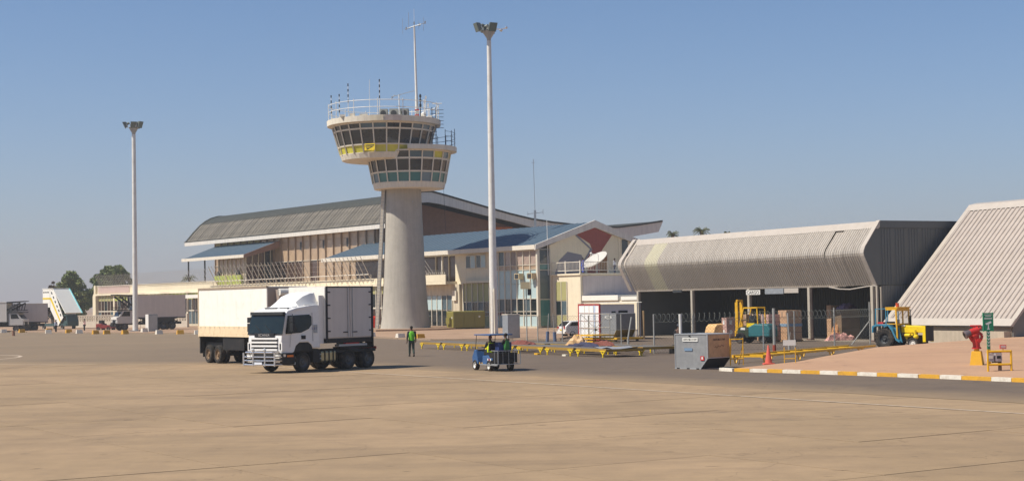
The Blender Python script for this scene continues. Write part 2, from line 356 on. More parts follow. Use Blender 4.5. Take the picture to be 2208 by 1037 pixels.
# keep it in front of and under the buildings
P = MB(); n = len(pv); P.add([(x, y, .13) for x, y in pv] , [tuple(range(n))]); struct(P.build('pavement', PAVE))
KB = mat('old_kerb', (150, 128, 106), .9, var=.15, scale=2, world=True)
kb = struct(MB().add([(pv[i][0], pv[i][1], -.03) for i in (1, 2)] + [(pv[i][0], pv[i][1], -.02) for i in (2, 1)], [(0, 1, 2, 3)]).build('pavement_kerb', KB))
def kerb_run(parent, pts, w_, h_, mats_, ln_, name='kerbstone', bev=.012, jit=0.0, lens=None):
    tot = []; k = 0; cache = {}
    path = [Vector(p) for p in pts]
    seg = [(path[i+1] - path[i]).length for i in range(len(path)-1)]; L_ = sum(seg)
    def at(s):
        for i, d in enumerate(seg):
            if s <= d or i == len(seg)-1: return path[i] + (path[i+1] - path[i]) * (s / d), (path[i+1] - path[i]).normalized()
            s -= d
    s = 0; out = []
    while s < L_ - .05:
        l = lens[k] if lens and k < len(lens) else ln_
        l = min(l, L_ - s)
        a, d = at(s + l/2); m_ = mats_[k % len(mats_)]
        key = (round(l, 2), m_.name)
        if key not in cache: cache[key] = MB().box(-l/2+.008, l/2-.008, -w_/2, w_/2, -.04, h_).mesh(name, m_)
        o = bpy.data.objects.new(name, cache[key]); C.objects.link(o); o.parent = parent
        o.location = (a.x, a.y, random.uniform(-.006, .006)); o.rotation_euler.z = math.atan2(d.y, d.x)
        s += l; k += 1; out.append(o)
    return out
kerb_run(kb, [(x, y) for x, y in pv[1:14]], .16, .135, [KB], 1.5)
# stepped plinth round the tower foot
pl = [(-22, 196), (-18.6, 178.6), (-15.3, 175.4), (-8.5, 177.2), (-3.7, 186.5), (-6, 199), (-20, 207)]
struct(MB().prism(pl, .10, .30, 'z').build('tower_plinth', PAVE))

# sand island on the right with its painted kerb
kpts = [(9.30, 71.05), (9.62, 70.40), (12.69, 66.78), (13.95, 65.07), (16.21, 61.94), (18.67, 57.96), (21.5, 53.2), (27, 44)]
isl = MB(); rows = []
back = [(9.5, 71.3), (9.75, 71.0), (13.2, 74.3), (15.6, 78.6), (20.3, 88.2), (26.5, 94.5), (35.5, 104), (60, 120)]
hb = [.10, .10, .24, .34, .40, .46, .52, .6]
for (a, b_, hh) in zip(kpts, back, hb):
    row = []
    for t in range(13):
        q = t / 12; z = .115 + (hh - .115) * math.sin(q * PI/2) + random.uniform(-.006, .006)
        if t == 12: z = hh - .04
        row.append((a[0] + (b_[0]-a[0])*q, a[1] + (b_[1]-a[1])*q, z))
    row.append((row[-1][0] - .1, row[-1][1] + .8, -.02)); rows.append(row)
fine = []
for i in range(len(rows)-1):
    for s in range(6):
        q = s / 6; fine.append([tuple(rows[i][j][k]*(1-q) + rows[i+1][j][k]*q for k in range(3)) for j in range(14)])
fine.append(rows[-1])
struct(isl.sheet(fine).build('sand_island', ISL, smooth=True))
KW = mat('kerb_white', (222, 214, 198), .8, var=.08, scale=4, dirt=(160, 132, 104), dirtamt=.6, world=True)
KY = mat('kerb_yellow', (214, 160, 48), .8, var=.1, scale=4, dirt=(150, 112, 70), dirtamt=.55, world=True)
pk = struct(MB().add([(9.3, 71, -.025), (9.7, 70.4, -.025), (9.8, 70.5, -.025), (9.4, 71.1, -.025)], [(0, 1, 2, 3)]).build('painted_kerb', KB))
lens = [1.05, .9, 1.0, .85, 1.0, 1.05, 1.0, 1.05, 1.05, 1.05, 1.05, 1.1, 1.1, 1.45, .95, 1.35, 1.35, 1.5, 1.3, 1.3, 1.3, 1.3, 1.3]
kerb_run(pk, kpts[:], .24, .15, [KW, KY], 1.3, lens=lens)

# loading floor of the cargo shed
fl = MB(); fl.add([tuple(SW(u, v, .012)) for u, v in ((-7.6, -1.6), (27, -1.6), (44, -6), (44, 12), (-7.6, 12))], [(0, 1, 2, 3, 4)])
struct(fl.build('loading_floor', FLOORC))

# concrete kerb blocks along the pavement edge
blk_me = {}
def kerb_block(x, y, m_, label):
    l, w_, h_ = .82, .55, .5
    k = m_.name
    if k not in blk_me:
        b = MB().hexa([(-l/2, -w_/2, 0), (l/2, -w_/2, 0), (l/2, w_/2, 0), (-l/2, w_/2, 0)], [(-l/2+.04, -w_/2+.12, h_), (l/2-.04, -w_/2+.12, h_), (l/2-.04, w_/2-.12, h_), (-l/2+.04, w_/2-.12, h_)])
        blk_me[k] = b.mesh('kerb_block', m_)
    o = bpy.data.objects.new('kerb_block', blk_me[k]); C.objects.link(o); o.location = (x, y, .13 if y == 201.0 else 0); o.rotation_euler.z = random.uniform(.35, .8)
    return tag(o, label, 'kerb block', 'painted concrete blocks spaced along the pavement edge')
for x, y, m_, lb in [(-72.5, 224.5, KW, 'white concrete block beside the nose of the leftmost box truck'),
    (-69.3, 222.5, KY, 'yellow concrete block in front of the leftmost box truck wheel'),
    (-66.2, 225.0, KY, 'yellow concrete block under the tail of the grey box truck far left'),
    (-62.6, 212.5, KW, 'white concrete block by the rear of the grey box truck far left'),
    (-59.6, 211.5, KY, 'yellow concrete block left of the white one below the boarding stairs'),
    (-56.8, 206.5, KW, 'white concrete block right of the boarding stairs foot'),
    (-52.7, 199.0, KY, 'yellow concrete block below the low perforated wall, first of a close pair'),
    (-50.9, 197.5, KY, 'yellow concrete block below the low perforated wall, second of a close pair'),
    (-48.0, 195.0, KY, 'yellow concrete block just left of the far floodlight mast'),
    (-47.0, 201.0, KW, 'white concrete block between the far floodlight mast and its cabinet'),
    (-42.8, 190.6, KW, 'white concrete block below the catering truck right of the far mast'),
    (-39.7, 188.0, KY, 'yellow concrete block nearest the left end of the white reefer trailer'),
    (-36.9, 184.5, KW, 'white concrete block touching the left edge of the reefer trailer in view'),
    (-13.6, 150.5, KW, 'white concrete block below the orange bin at the tower foot'),
    (-10.3, 143.5, KW, 'white concrete block left of the walking man'),
    (-8.3, 139.8, KY, 'yellow concrete block right of the walking man')]:
    kerb_block(x, y, m_, lb)

# ================================================================== CONTROL TOWER
tw = thing('control_tower', 'tall round concrete control tower with two glazed cabs standing before the terminal', 'control tower', (-12.6, 184, 0))
MB().lathe([(3.0, .28), (2.93, .5), (2.80, 1.4), (2.68, 2.6), (2.5, 5.2), (2.33, 9), (2.18, 13), (2.08, 16.6)], 48).build('shaft', CONC, tw, smooth=True)
MB().cyl((1.2, -2.05, 14.9), (1.2, -2.3, 14.9), .07).build('cable_bracket', GREYM, tw)
# service duct and ladder on the left of the shaft
duct = MB(); duct.hexa([(-3.45, -.75, .28), (-3.05, -.75, .28), (-3.05, .0, .28), (-3.45, .0, .28)], [(-2.45, -.75, 16.6), (-2.05, -.75, 16.6), (-2.05, .0, 16.6), (-2.45, .0, 16.6)])
du = duct.build('cable_duct', CONCW, tw)
ld = MB()
for s in (-.2, .2):
    ld.bar((-3.27+s, -.86, .3), (-2.27+s, -.86, 16.6), .04, .04)
ldo = ld.build('ladder', GREYM, tw)
for k in range(40):
    t = k / 40; x = -3.27 + t; z = .6 + t * 16
    o = bp('rung', ldo, -.2, .2, -.015, .015, -.015, .015, GREYM); o.location = (x, -.88, z)
PAN = GLASSD
def ring(parent, name, m_, cx, cy, n, r0, z0, r1, z1, thick=.12, a0=0, a1=2*PI, phase=0, cap=False):
    b = MB(); full = abs(a1 - a0 - 2*PI) < .01; k = n if full else max(2, int(n * (a1-a0) / (2*PI)))
    pts = [a0 + (a1-a0) * i / k + phase for i in range(k + (0 if full else 1))]
    ro = []
    for (r, z) in ((r0, z0), (r1, z1), (r1-thick, z1), (r0-thick, z0)):
        ro.append([(cx + math.cos(a)*r, cy + math.sin(a)*r, z) for a in pts] + ([(cx + math.cos(pts[0])*r, cy + math.sin(pts[0])*r, z)] if full else []))
    ro.append(ro[0]); b.sheet(ro)
    return b.build(name, m_, parent)
def cab(parent, cx, cy, n, phase, rad, rows, frame_m, railz, glass_in=.07, amin=0, amax=2*PI, skip=None):
    for k in range(n):
        a = phase + 2*PI*k/n; a2 = phase + 2*PI*(k+1)/n
        am = ((a + a2)/2) % (2*PI)
        if skip and skip(am, None): continue
        z0, z1 = rows[0][0], rows[-1][1]
        p0 = Vector((cx + math.cos(a)*rad(z0), cy + math.sin(a)*rad(z0), z0)); p1 = Vector((cx + math.cos(a)*rad(z1), cy + math.sin(a)*rad(z1), z1))
        MB().bar(p0, p1, .14, .2).build('mullion', frame_m, parent)
        for (za, zb, mm, nm) in rows:
            m_ = mm(k) if callable(mm) else mm
            if m_ is None: continue
            q = []
            for zz in (za, zb):
                r = rad(zz) - glass_in
                for aa in (a, a2):
                    q.append(Vector((cx + math.cos(aa)*r, cy + math.sin(aa)*r, zz)))
            inn = [p + (Vector((cx, cy, p.z)) - p).normalized()*.05 for p in q]
            MB().add([q[0], q[1], q[3], q[2], inn[0], inn[1], inn[3], inn[2]], [(0,1,2,3), (7,6,5,4), (0,4,5,1), (1,5,6,2), (2,6,7,3), (3,7,4,0)]).build(nm, m_, parent)
    for z, hh in railz:
        ring(parent, 'transom', frame_m, cx, cy, n, rad(z)+.02, z, rad(z+hh)+.02, z+hh, .18, phase=phase)
lcx, ucx = .7, -2.15
lr = lambda z: 4.1 + (z - 16.4) * .19
ur = lambda z: 4.95 + (z - 19.8) * .28
GLD2 = mat('tower_dark_glass', (38, 40, 38), .05, var=.55, scale=1.1, spec=.9, rnd=.5)  # strong blotches paint mottled reflections into the panes
GBL = mat('tower_blue_glass', (88, 116, 128), .1, var=.1, spec=.8, rnd=.2)
TYL = mat('tower_yellow_panel', (206, 198, 66), .45, var=.05, rnd=.08, streak=.1)
rv = random.Random(5)
lowp = [rv.random() for _ in range(80)]
MB().lathe([(2.05, 16.42), (lr(16.4), 16.45), (lr(17.05)+.02, 17.05), (lr(17.05)-.4, 17.06)], 20, (lcx, 0)).build('lower_cab_base', CONCW, tw)
cab(tw, lcx, 0, 20, R(4.5), lr, [(17.1, 18.2, lambda k: GLASST if lowp[k] > .12 else GBL, 'spandrel_panel'), (18.34, 19.68, lambda k: GLD2 if lowp[k+20] > .2 else GLASSB, 'window_pane'), (19.85, 20.62, lambda k: GBL if lowp[k+40] > .35 else (TYL if lowp[k+40] < .14 else GLD2), 'upper_pane')], CONCW, [(17.04, .1), (18.18, .18), (19.66, .2), (20.58, .16)])
MB().lathe([(1, 17.2), (3.9, 17.2), (4.3, 20.5), (1, 20.5)], 20, (lcx, 0)).build('lower_cab_core', DGREY, tw)
a_l, a_r = -PI/2 + .04, PI/2 + .35
ter = MB()
k = 22; prof = [(5.62, 20.72), (5.62, 21.26), (2.0, 21.26), (2.0, 20.72)]
rowsT = [[(lcx + math.cos(a_l + (a_r-a_l)*i/k)*r, math.sin(a_l + (a_r-a_l)*i/k)*r, z) for i in range(k+1)] for r, z in prof + prof[:1]]
ter.sheet(rowsT); ter.add([rowsT[j][0] for j in range(4)], [(0, 1, 2, 3)])
ter.build('terrace_slab', CONCW, tw)
# upper cab
MB().lathe([(2.0, 19.74), (ur(19.8)-.25, 19.76), (ur(19.8), 19.84), (ur(20.4)+.03, 20.4), (3, 20.42)], 24, (ucx, 0)).build('upper_cab_base', CONCW, tw)
upp = [rv.random() for _ in range(80)]
cab(tw, ucx, 0, 24, R(7.5), ur, [(20.46, 21.28, TYL, 'yellow_panel'), (21.42, 23.02, lambda k: GLD2, 'window_pane'), (23.18, 23.72, lambda k: GBL if upp[k] > .38 else GLD2, 'upper_pane')], CONCW, [(20.38, .1), (21.26, .16), (23.0, .18), (23.68, .14)])
MB().lathe([(1, 20.5), (4.6, 20.5), (4.8, 21.5), (1, 21.55)], 24, (ucx, 0)).build('upper_cab_floor', DGREY, tw)
MB().lathe([(5.9, 23.76), (6.62, 23.84), (6.66, 24.46), (6.4, 24.5), (1, 24.5)], 48, (ucx, 0)).build('roof_slab', CONCW, tw)
PINKC = mat('patched_render', (206, 190, 176), .85, var=.05)
for (a0, a1) in ((-1.72, -1.50), (-1.47, -1.2)):
    ring(tw, 'roof_edge_patch', PINKC if a0 > -1.6 else CREAM, ucx, 0, 60, 6.69, 23.86, 6.71, 24.5, .04, a0, a1)
# emblem board on the yellow band
bd = bp('sign_board', tw, -.98, .98, -.03, .03, -.52, .52, YELB); bd.scale = (.6, 1, .78); an = R(-96); bd.location = (ucx + math.cos(an)*5.62 - .95*1.0 + .35, math.sin(an)*5.45 - .32, 20.95); bd.rotation_euler = (R(-14), 0, R(-6))
BK = mat('sign_black', (22, 22, 20), .5, var=.05)
ss = MB(); ss.box(-.85, .85, -.05, -.035, .2, .34); ss.add([(-.85, -.045, .1), (.75, -.045, .1), (-.55, -.045, -.45), (-.6, -.045, -.3), (.3, -.045, .02), (-.85, -.045, .02)], [(0, 1, 4, 5)])
ss.add([(.75, -.045, .1), (.55, -.045, .1), (-.62, -.045, -.36), (-.5, -.045, -.45)], [(0, 1, 2, 3)]); ss.add([(-.7, -.045, -.12), (-.1, -.045, -.12), (-.3, -.045, -.22), (-.7, -.045, -.22)], [(0, 1, 2, 3)])
so_ = ss.build('black_marking', BK, bd)
# interior consoles glimpsed behind the glass are left to the panes; blinds
BL = mat('window_blind', (150, 150, 140), .7, var=.05)
# roof railing
RW = mat('railing_white', (220, 218, 212), .5, var=.05)
rl = MB()
npst = 14
for z, rr in ((26.25, 6.45), (25.45, 6.45)):
    pts = [(ucx + math.cos(2*PI*i/48)*rr, math.sin(2*PI*i/48)*rr, z - (.0 if z > 26 else 0)) for i in range(49)]
    rl.tube(pts, .04, 5)
rlo = rl.build('roof_railing', RW, tw)
for i in range(npst):
    a = 2*PI*i/npst + .2; x, y = ucx + math.cos(a)*6.45, math.sin(a)*6.45
    MB().cyl((x, y, 24.4), (x, y, 26.45), .045, n=6).build('railing_post', RW, rlo)
# terrace railing (blue grey) and roof ladder
TB = mat('slate_blue_paint', (70, 88, 110), .5, var=.1)
tr = MB()
for z in (22.35, 21.8, 22.9):
    tr.tube([(lcx + math.cos(a)*5.45, math.sin(a)*5.45, z) for a in [-.62 + .08*i for i in range(24)]], .03, 4)
tro = tr.build('terrace_railing', TB, tw)
for i in range(8):
    a = -.62 + i * .26; x, y = lcx + math.cos(a)*5.45, math.sin(a)*5.45
    MB().cyl((x, y, 21.2), (x, y, 23.1 + (.3 if i == 2 else 0)), .04, n=5).build('railing_post', TB, tro)
la = MB(); 
for dx in (0, .55): la.cyl((3.55+dx*.8, -1.2, 21.2), (3.55+dx*.8, -1.2, 25.9), .05, n=6)
lao = la.build('roof_ladder', TB, tw)
for i in range(9): MB().bar((3.4, -1.25, 22.2 + i*.42), (4.9 if i > 2 else 4.1, -1.25, 22.2 + i*.42), .06, .06).build('rung', TB, lao)
MB().tube([(4.1, -1.2, 25.4), (4.1, -1.2, 26.3)], .05).tube([(3.6, -1.2, 26.3), (4.75, -1.2, 26.32)], .05).build('tee_antenna', RW, tw)
# glazed lobby screens on the terrace
# roof-top plant
ACM = mat('ac_unit_grey', (150, 152, 146), .6, var=.06, streak=.1)
for k, x in enumerate((-1.95, -.75, .45)):
    a_ = bp('air_conditioner', tw, -.5, .5, -.3, .3, -.5, .5, ACM); a_.location = (x, -3.0, 25.05)
    MB().cyl((0, -.31, -.02), (0, -.34, -.02), .34, n=16).build('fan_grille', DGREY, a_)
    bp('side_louvre', a_, .51, .54, -.25, .25, -.4, .4, DGREY)
for q_ in ((-8.0, -7.5, -2.2, -1.8, 24.5, 24.7), (-6.7, -6.2, -5.3, -4.8, 24.5, 24.75), (-5.6, -5.0, -5.6, -5.2, 24.5, 24.85), (-4.5, -3.6, -5.2, -4.8, 24.5, 24.8)): bp('roof_box', tw, *q_, CONCW)
MB().box(2.4, 3.0, -3.6, -3.2, 24.5, 24.95).box(3.2, 3.6, -2.6, -2.2, 24.5, 24.8).ball((2.7, -3.9, 24.8), .25).build('roof_lamp', RW, tw)
# striped dipole antennas
BLK2 = mat('antenna_black', (40, 42, 42), .5, var=.1)
def dipole(px, z1, y=-2.0, r=.06):
    a = MB().cyl((px, y, 24.2), (px, y, z1), .04, n=6).build('antenna_pole', RW, tw)
    b = MB()
    for q in range(4):
        zz = z1 - .3 - q * .62; b.cyl((px, y, zz), (px, y, zz + .3), r + .005, n=8)
    b.build('antenna_band', BLK2, a)
S_ = 18.48
def tx(px): return (px - 1104) / 3400 * 184 + 12.6 + .018*0
for px, py in ((711, 203), (735, 208), (757, 190), (826, 185)):
    X = (px - 1104) / 3400 * 184 + .018 * (518 - py) / S_ ; Z = 3.35 + (646.6 - .018*(px-1104) - py) / S_
    dipole(X + 12.6, Z, y={711: .6, 735: -2.6, 757: -4.3, 826: -6.0}[px])
MB().tube([(-3.55, -3, 24.4), (-3.5, -3, 29.0)], .025).build('whip_antenna', RW, tw)
MB().tube([(-.08, -3.6, 24.4), (-.08, -3.6, 27.1)], .06).build('yagi_mast', RW, tw)
yg = MB().tube([(-1.0, -3.6, 26.85), (1.7, -3.2, 27.6)], .035)
for i in range(6): t = i/5; yg.tube([(-.9+2.5*t, -4.0+.36*t, 26.9+.7*t), (-.9+2.5*t, -3.2+.36*t, 26.85+.75*t)], .02)
yg.tube([(-1.0, -3.6, 26.6), (-.6, -3.5, 27.1)], .05).build('yagi_antenna', GREYM, tw)
for x, z, y in ((3.0, 26.7, -3.9), (2.95, 26.55, 2.0), (2.6, 26.9, 1)):
    MB().tube([(x, y, 24.4), (x, y, z)], .045).cbox((x, y, z), (.2, .12, .35)).build('antenna_pole', RW, tw)
# main mast with cross arms
ma = MB().cyl((1.85, -1.6, 24.4), (1.80, -1.6, 27.2), .24, .17, 10).cyl((1.80, -1.6, 27.2), (1.67, -1.6, 35.4), .15, .1, 10)
mo = ma.build('aerial_mast', WHITE, tw, smooth=True)
MB().tube([(1.67, -1.6, 35.3), (1.67, -1.6, 37.4)], .02).build('mast_tip', RW, mo)
ar = MB().tube([(.55, -1.9, 34.9), (2.9, -1.3, 35.75)], .04).tube([(.9, -1.2, 35.2), (2.5, -2.2, 35.45)], .04).tube([(.35, -1.9, 34.4), (.35, -1.9, 36.2)], .02).tube([(1.05, -1.9, 35.0), (1.05, -1.9, 36.9)], .025).tube([(2.75, -1.5, 34.8), (2.75, -1.5, 36.4)], .02).tube([(2.2, -1.5, 35.0), (2.2, -1.5, 36.0)], .02)
for p in ((.75, 35.1), (1.67, 35.7), (2.3, 35.5), (2.95, 35.75)): ar.cbox((p[0], -1.6, p[1]), (.16, .14, .3))
ar.build('aerial_cross_arms', GREYM, mo)
MB().tube([(2.25, -1.7, 24.4), (2.25, -1.7, 27.4)], .06).cyl((2.25, -1.7, 25.9), (2.25, -1.7, 26.25), .13).cyl((2.25, -1.7, 26.5), (2.25, -1.7, 26.8), .13).cyl((2.25, -1.7, 27.0), (2.25, -1.7, 27.3), .13).build('stacked_dipole', BLK2, tw)
for i in range(4): bp('mast_foot_band', mo, 1.58, 2.1, -1.88, -1.36, 24.6+i*.3, 24.7+i*.3, RED if i % 2 else WHITE)
MB().tube([(4.6, -.6, 20.6), (4.75, -.6, 16), (4.9, -.7, 11.5)], .02).build('hanging_cable', BLK2, tw)

# ================================================================== FLOODLIGHT MASTS
def floodmast(loc, H, r0, r1, label, rot, big=1.0):
    t = thing('floodlight_mast', label, 'light mast', loc, 0, 'tall white floodlight masts')
    MB().lathe([(r0, 0), (r0*.97, 1.5), (r0*.8, H*.4), (r1*1.05, H*.9), (r1, H-1.3)], 20).build('pole', WHITE, t, smooth=True)
    bp('base_plate', t, -r0-.2, r0+.2, -r0-.2, r0+.2, -.01, .12, GREYM)
    MB().lathe([(r1*.9, H-1.45), (r1*1.0, H-1.1), (.62*big, H-.45), (.66*big, H-.38), (.3, H-.36)], 16).build('head_cone', GREYM, t, smooth=True)
    fb = MB()
    for a, r, tilt in rot:
        M_ = Matrix.Translation((math.cos(a)*r, math.sin(a)*r, H + .05)) @ Matrix.Rotation(a, 4, 'Z') @ Matrix.Rotation(tilt, 4, 'Y')
        b = MB(); b.M = M_
        b.hexa([(-.1, -.28, -.3), (.34, -.42, -.46), (.34, .42, -.46), (-.1, .28, -.3)], [(-.1, -.28, .3), (.34, -.42, .46), (.34, .42, .46), (-.1, .28, .3)])
        b.cyl((-.45, 0, 0), (-.1, 0, 0), .17, n=10)
        f = b.build('floodlight', LAMPC, t, bevel=.02)
        c = MB(); c.M = M_; c.cbox((.36, 0, 0), (.03, .76, .84)); c.build('lamp_glass', LGL, f)
        d = MB(); d.M = M_; d.tube([(0, -.46, 0), (0, -.46, -.45), (0, .46, -.45), (0, .46, 0)], .035); d.build('lamp_bracket', CHROME, f)
    return t
LAMPC = mat('floodlight_casing', (112, 118, 112), .5, .3, var=.15)
LGL = mat('floodlight_glass', (90, 104, 100), .08, var=.1, spec=.9)
big = floodmast((-1.9, 152.9, .0), 29.9, .41, .21, 'tallest white floodlight mast, in front of the terminal corner right of the control tower',
    [(R(205), 1.0, R(20)), (R(-62), .62, R(26)), (R(80), .8, R(20)), (R(150), .5, R(20))])
MB().tube([(.3, 0, 29.75), (1.15, -.05, 29.72), (1.7, -.1, 29.78)], .05).ball((1.2, -.1, 29.6), .16).ball((1.72, -.1, 29.85), .13).build('obstruction_light', CHROME, big)
MB().cyl((-.35, -.5, 0), (-.35, -.5, 4.6), .05, n=6).cyl((.1, -.5, 0), (.1, -.5, 4.5), .09, n=8).build('cable_conduit', CONCW, big)
floodmast((-50.1, 209.2, .13), 27.4, .37, .25, 'farther white floodlight mast, left of the catering truck', [(R(195), .95, R(25)), (R(-75), .45, R(25)), (R(60), .6, R(20)), (R(-25), .85, R(20))])
cb = thing('electrical_cabinet', 'grey upright steel cabinet right of the foot of the nearer floodlight mast', 'cabinet', (-.2, 134, .1), R(35))
bp('cabinet_body', cb, -.62, .62, -.4, .4, 0, 2.0, GREYM); bp('cabinet_door', cb, -.58, .58, -.42, -.402, .1, 1.9, GREYM); bp('cabinet_top', cb, -.66, .66, -.44, .44, 2.0, 2.06, CONCW)
cb = thing('electrical_cabinet', 'grey cabinet with pale side at the foot of the far floodlight mast', 'cabinet', (-47.2, 206, .13), R(35))
bp('cabinet_body', cb, -.6, .6, -.5, .5, 0, 2.2, mat('cabinet_blue_grey', (120, 136, 144), .6)); bp('cabinet_door', cb, -.55, .55, -.52, -.502, .1, 2.1, GREYM); bp('cabinet_side', cb, -.66, -.602, -.5, .5, 0, 2.2, WHITE)

# ================================================================== TERMINAL
TAN = mat('tan_curtain_panel', (172, 148, 122), .35, var=.12, scale=.7, spec=.6, rnd=.1, coat=.25)
BRWN = mat('brown_glazing', (70, 52, 44), .12, var=.25, scale=.8, spec=.8, rnd=.3)
ROOFD = mat('weathered_roof_sheet', (108, 102, 92), .85, .0, var=.2, scale=1.1, rnd=.24, streak=.0, dirt=(60, 64, 58), dirtamt=.5)
ROOFG = mat('shaded_crown_and_dark_trim', (58, 62, 58), .85, .0, var=.1, scale=1, rnd=.08)
ROOFB = mat('slate_blue_roof_sheet', (74, 92, 106), .55, .1, var=.07, scale=.8, rnd=.03, dirt=(92, 104, 108), dirtamt=.3)
FASC = mat('white_fascia', (216, 208, 192), .7, var=.05, dirt=(170, 150, 128), dirtamt=.3)
GFAS = mat('grey_white_fascia', (214, 208, 198), .75, var=.06, streak=.15)
BRICK = mat('red_brown_facing', (140, 106, 88), .85, var=.12, scale=2, streak=.1)
ORNG = mat('orange_facing', (196, 112, 60), .8, var=.15, scale=2, streak=.2)
hall = thing('terminal_hall', 'large terminal hall with swooping dark roof and tan curtain wall behind the tower', 'building', T_O, T_A)
# local: x = v (into building), y = u (away along front), z up
prof = [(4.95, 14.08), (6.3, 15.6), (7.55, 16.85), (8.6, 17.62), (9.7, 18.2), (11.0, 18.55), (12.4, 18.6), (14.7, 18.14), (17.8, 17.45), (22.6, 16.4), (25.8, 15.73), (29.6, 15.05), (33.5, 14.62), (37.6, 14.3), (43, 14.06), (46, 14.05), (50.3, 14.5), (54.8, 15.1)]
U0, U1 = 41.0, 106.5
npan = 66
for k in range(npan):
    ua = U0 + (U1-U0)*k/npan; ub = U0 + (U1-U0)*(k+1)/npan
    if k == 0:
        b = MB(); l_ = ub - ua - .03
        b.sheet([[(x, 0, z), (x, l_, z)] for x, z in prof[:4]]); b.sheet([[(x, 0, z-.08), (x, l_, z-.08)] for x, z in prof[:4]])
        b.add([(x, 0, z) for x, z in prof[:4]] + [(x, 0, z-.08) for x, z in prof[:4]], [(0, 1, 5, 4), (1, 2, 6, 5), (2, 3, 7, 6)])
        b.add([(p[0], l_/2-.05, p[1]+.0) for p in prof[:4]] + [(p[0]-.03, l_/2, p[1]+.06) for p in prof[:4]] + [(p[0], l_/2+.05, p[1]) for p in prof[:4]], [(i, i+1, i+5, i+4) for i in range(3)] + [(i+4, i+5, i+9, i+8) for i in range(3)])
        pm = b.mesh('roof_sheet', ROOFD)
    o = bpy.data.objects.new('roof_sheet', pm); C.objects.link(o); o.parent = hall; o.location = (random.uniform(-.012, .012), ua, random.uniform(-.015, .015))
b = MB(); up = prof[3:]; up = [(7.9, 17.12)] + up
b.sheet([[(x, U0, z+.03), (x, U1, z+.03)] for x, z in up]); b.sheet([[(x, U0, z-.25), (x, U1, z-.25)] for x, z in up])
b.build('upper_roof', ROOFG, hall, smooth=True)  # crown coloured darker than the front slope, its shading painted in
# gable fascia, thick near the ridge
bot = [(4.95, 13.5), (6.6, 14.7), (8.3, 15.95), (9.5, 16.6), (10.6, 17.0), (12.0, 17.1), (13.9, 16.88), (17.5, 16.2), (21.4, 15.46), (25.8, 14.66), (29.5, 13.9), (33.5, 13.45), (37.6, 13.1), (43, 12.85), (46, 12.75), (48.8, 12.66), (54.0, 13.42), (54.9, 15.0)]
for (uu, th) in ((U0, .35), (U1, -.3)):
    tp = [(x, z - .12) for x, z in prof]
    MB().prism(tp + bot[::-1], uu, uu + th, 'y').build('gable_fascia', GFAS, hall)
    MB().prism([(x, z + .14) for x, z in prof] + [(x, z - .11) for x, z in prof[::-1]], uu - (.1 if th > 0 else -.1), uu + th*1.3, 'y').build('gable_flashing', ROOFG, hall)
bp('eave_fascia', hall, 4.8, 5.0, U0, U1, 13.42, 14.04, GFAS)
bp('eave_trim', hall, 4.76, 4.9, U0-.1, U1+.1, 14.045, 14.16, ROOFG)
MB().add([(5.0, U0+.3, 13.5), (6.3, U0+.3, 13.6), (6.3, U1-.3, 13.6), (5.0, U1-.3, 13.5)], [(0, 1, 2, 3)]).build('soffit', GFAS, hall)
# front wall: mullions 2.33 m apart, tan infill above, brown glazing behind the porch
HMUL = mat('brown_mullion', (150, 128, 108), .6, var=.08)
u = 46.0; k = 0
while u < 97.5:
    bp('mullion', hall, 6.0, 6.2, u-.06, u+.06, 5.8, 13.6, HMUL)
    if u + 2.33 < 98.5:
        dark = 62 < u < 74
        m1 = BRWN if dark else TAN
        bp('clerestory_pane', hall, 6.22, 6.3, u+.08, u+2.25, 12.7, 13.55, TAN if u < 80 else OLIVE)
        bp('curtain_panel', hall, 6.22, 6.3, u+.08, u+2.25, 9.8, 12.62, TAN if u < 74 or u > 86 else m1)
        bp('curtain_panel', hall, 6.22, 6.3, u+.08, u+2.25, 5.8, 9.72, m1 if (k % 5 != 3) else TAN)
        bp('transom', hall, 6.1, 6.25, u+.07, u+2.26, 9.72, 9.8, MULL)
        if k in (3, 6, 9): bp('slot_window', hall, 6.05, 6.2, u+.1, u+.75, 11.4, 12.6, DGREY)
    u += 2.33; k += 1
MB().box(6.35, 30, 41.6+4, 98, 5.6, 13.6).build('hall_wall', TAN, hall)
# gable wall below the fascia, set back
gw = MB(); poly = [(6.3, 5.8)] + [(6.3, 14.4)] + [(x, z) for x, z in bot[3:]][:-2] + [(46, 5.8)]
gw.prism(poly, 44.6, 44.9, 'y'); gw.build('gable_wall', BRICK, hall)
bp('orange_pier', hall, 11.2, 12.3, 44.2, 44.55, 5.8, 16.9, ORNG); bp('orange_pier', hall, 24.6, 28.5, 44.2, 44.55, 5.8, 14.0, ORNG)

# ------------------------------------------------------------------ long ground-floor base with terrace
base = thing('low_terminal_building', 'long low cream ground floor of the terminal carrying a terrace behind the trucks', 'building', T_O, T_A)
bp('rear_wall', base, .5, 30, 18, 135, 0, 5.5, CREAMD)
bp('ledge', base, -.35, .5, 24.5, 135.2, 5.45, 5.78, CREAM)
bp('parapet', base, .05, .35, 84, 135, 5.78, 7.1, CREAM); bp('parapet', base, .05, .35, 24.5, 84, 5.78, 6.5, CREAM)
bp('parapet_cap', base, -.02, .42, 84, 135, 7.1, 7.22, FASC); bp('terrace_floor', base, .35, 6.1, 24.5, 135, 5.5, 5.7, CREAMD)
bp('end_pier', base, -.45, .6, 133.8, 135.2, 0, 5.44, CREAM); bp('end_pier_top', base, -.3, .6, 134.2, 135.0, 5.79, 7.3, CREAM)
PINK = mat('pink_grey_render', (190, 166, 156), .85, var=.08, streak=.1)
bp('parapet_panel', base, -.01, .04, 119, 133.6, 5.85, 7.0, PINK)
u = 24.8; k = 0
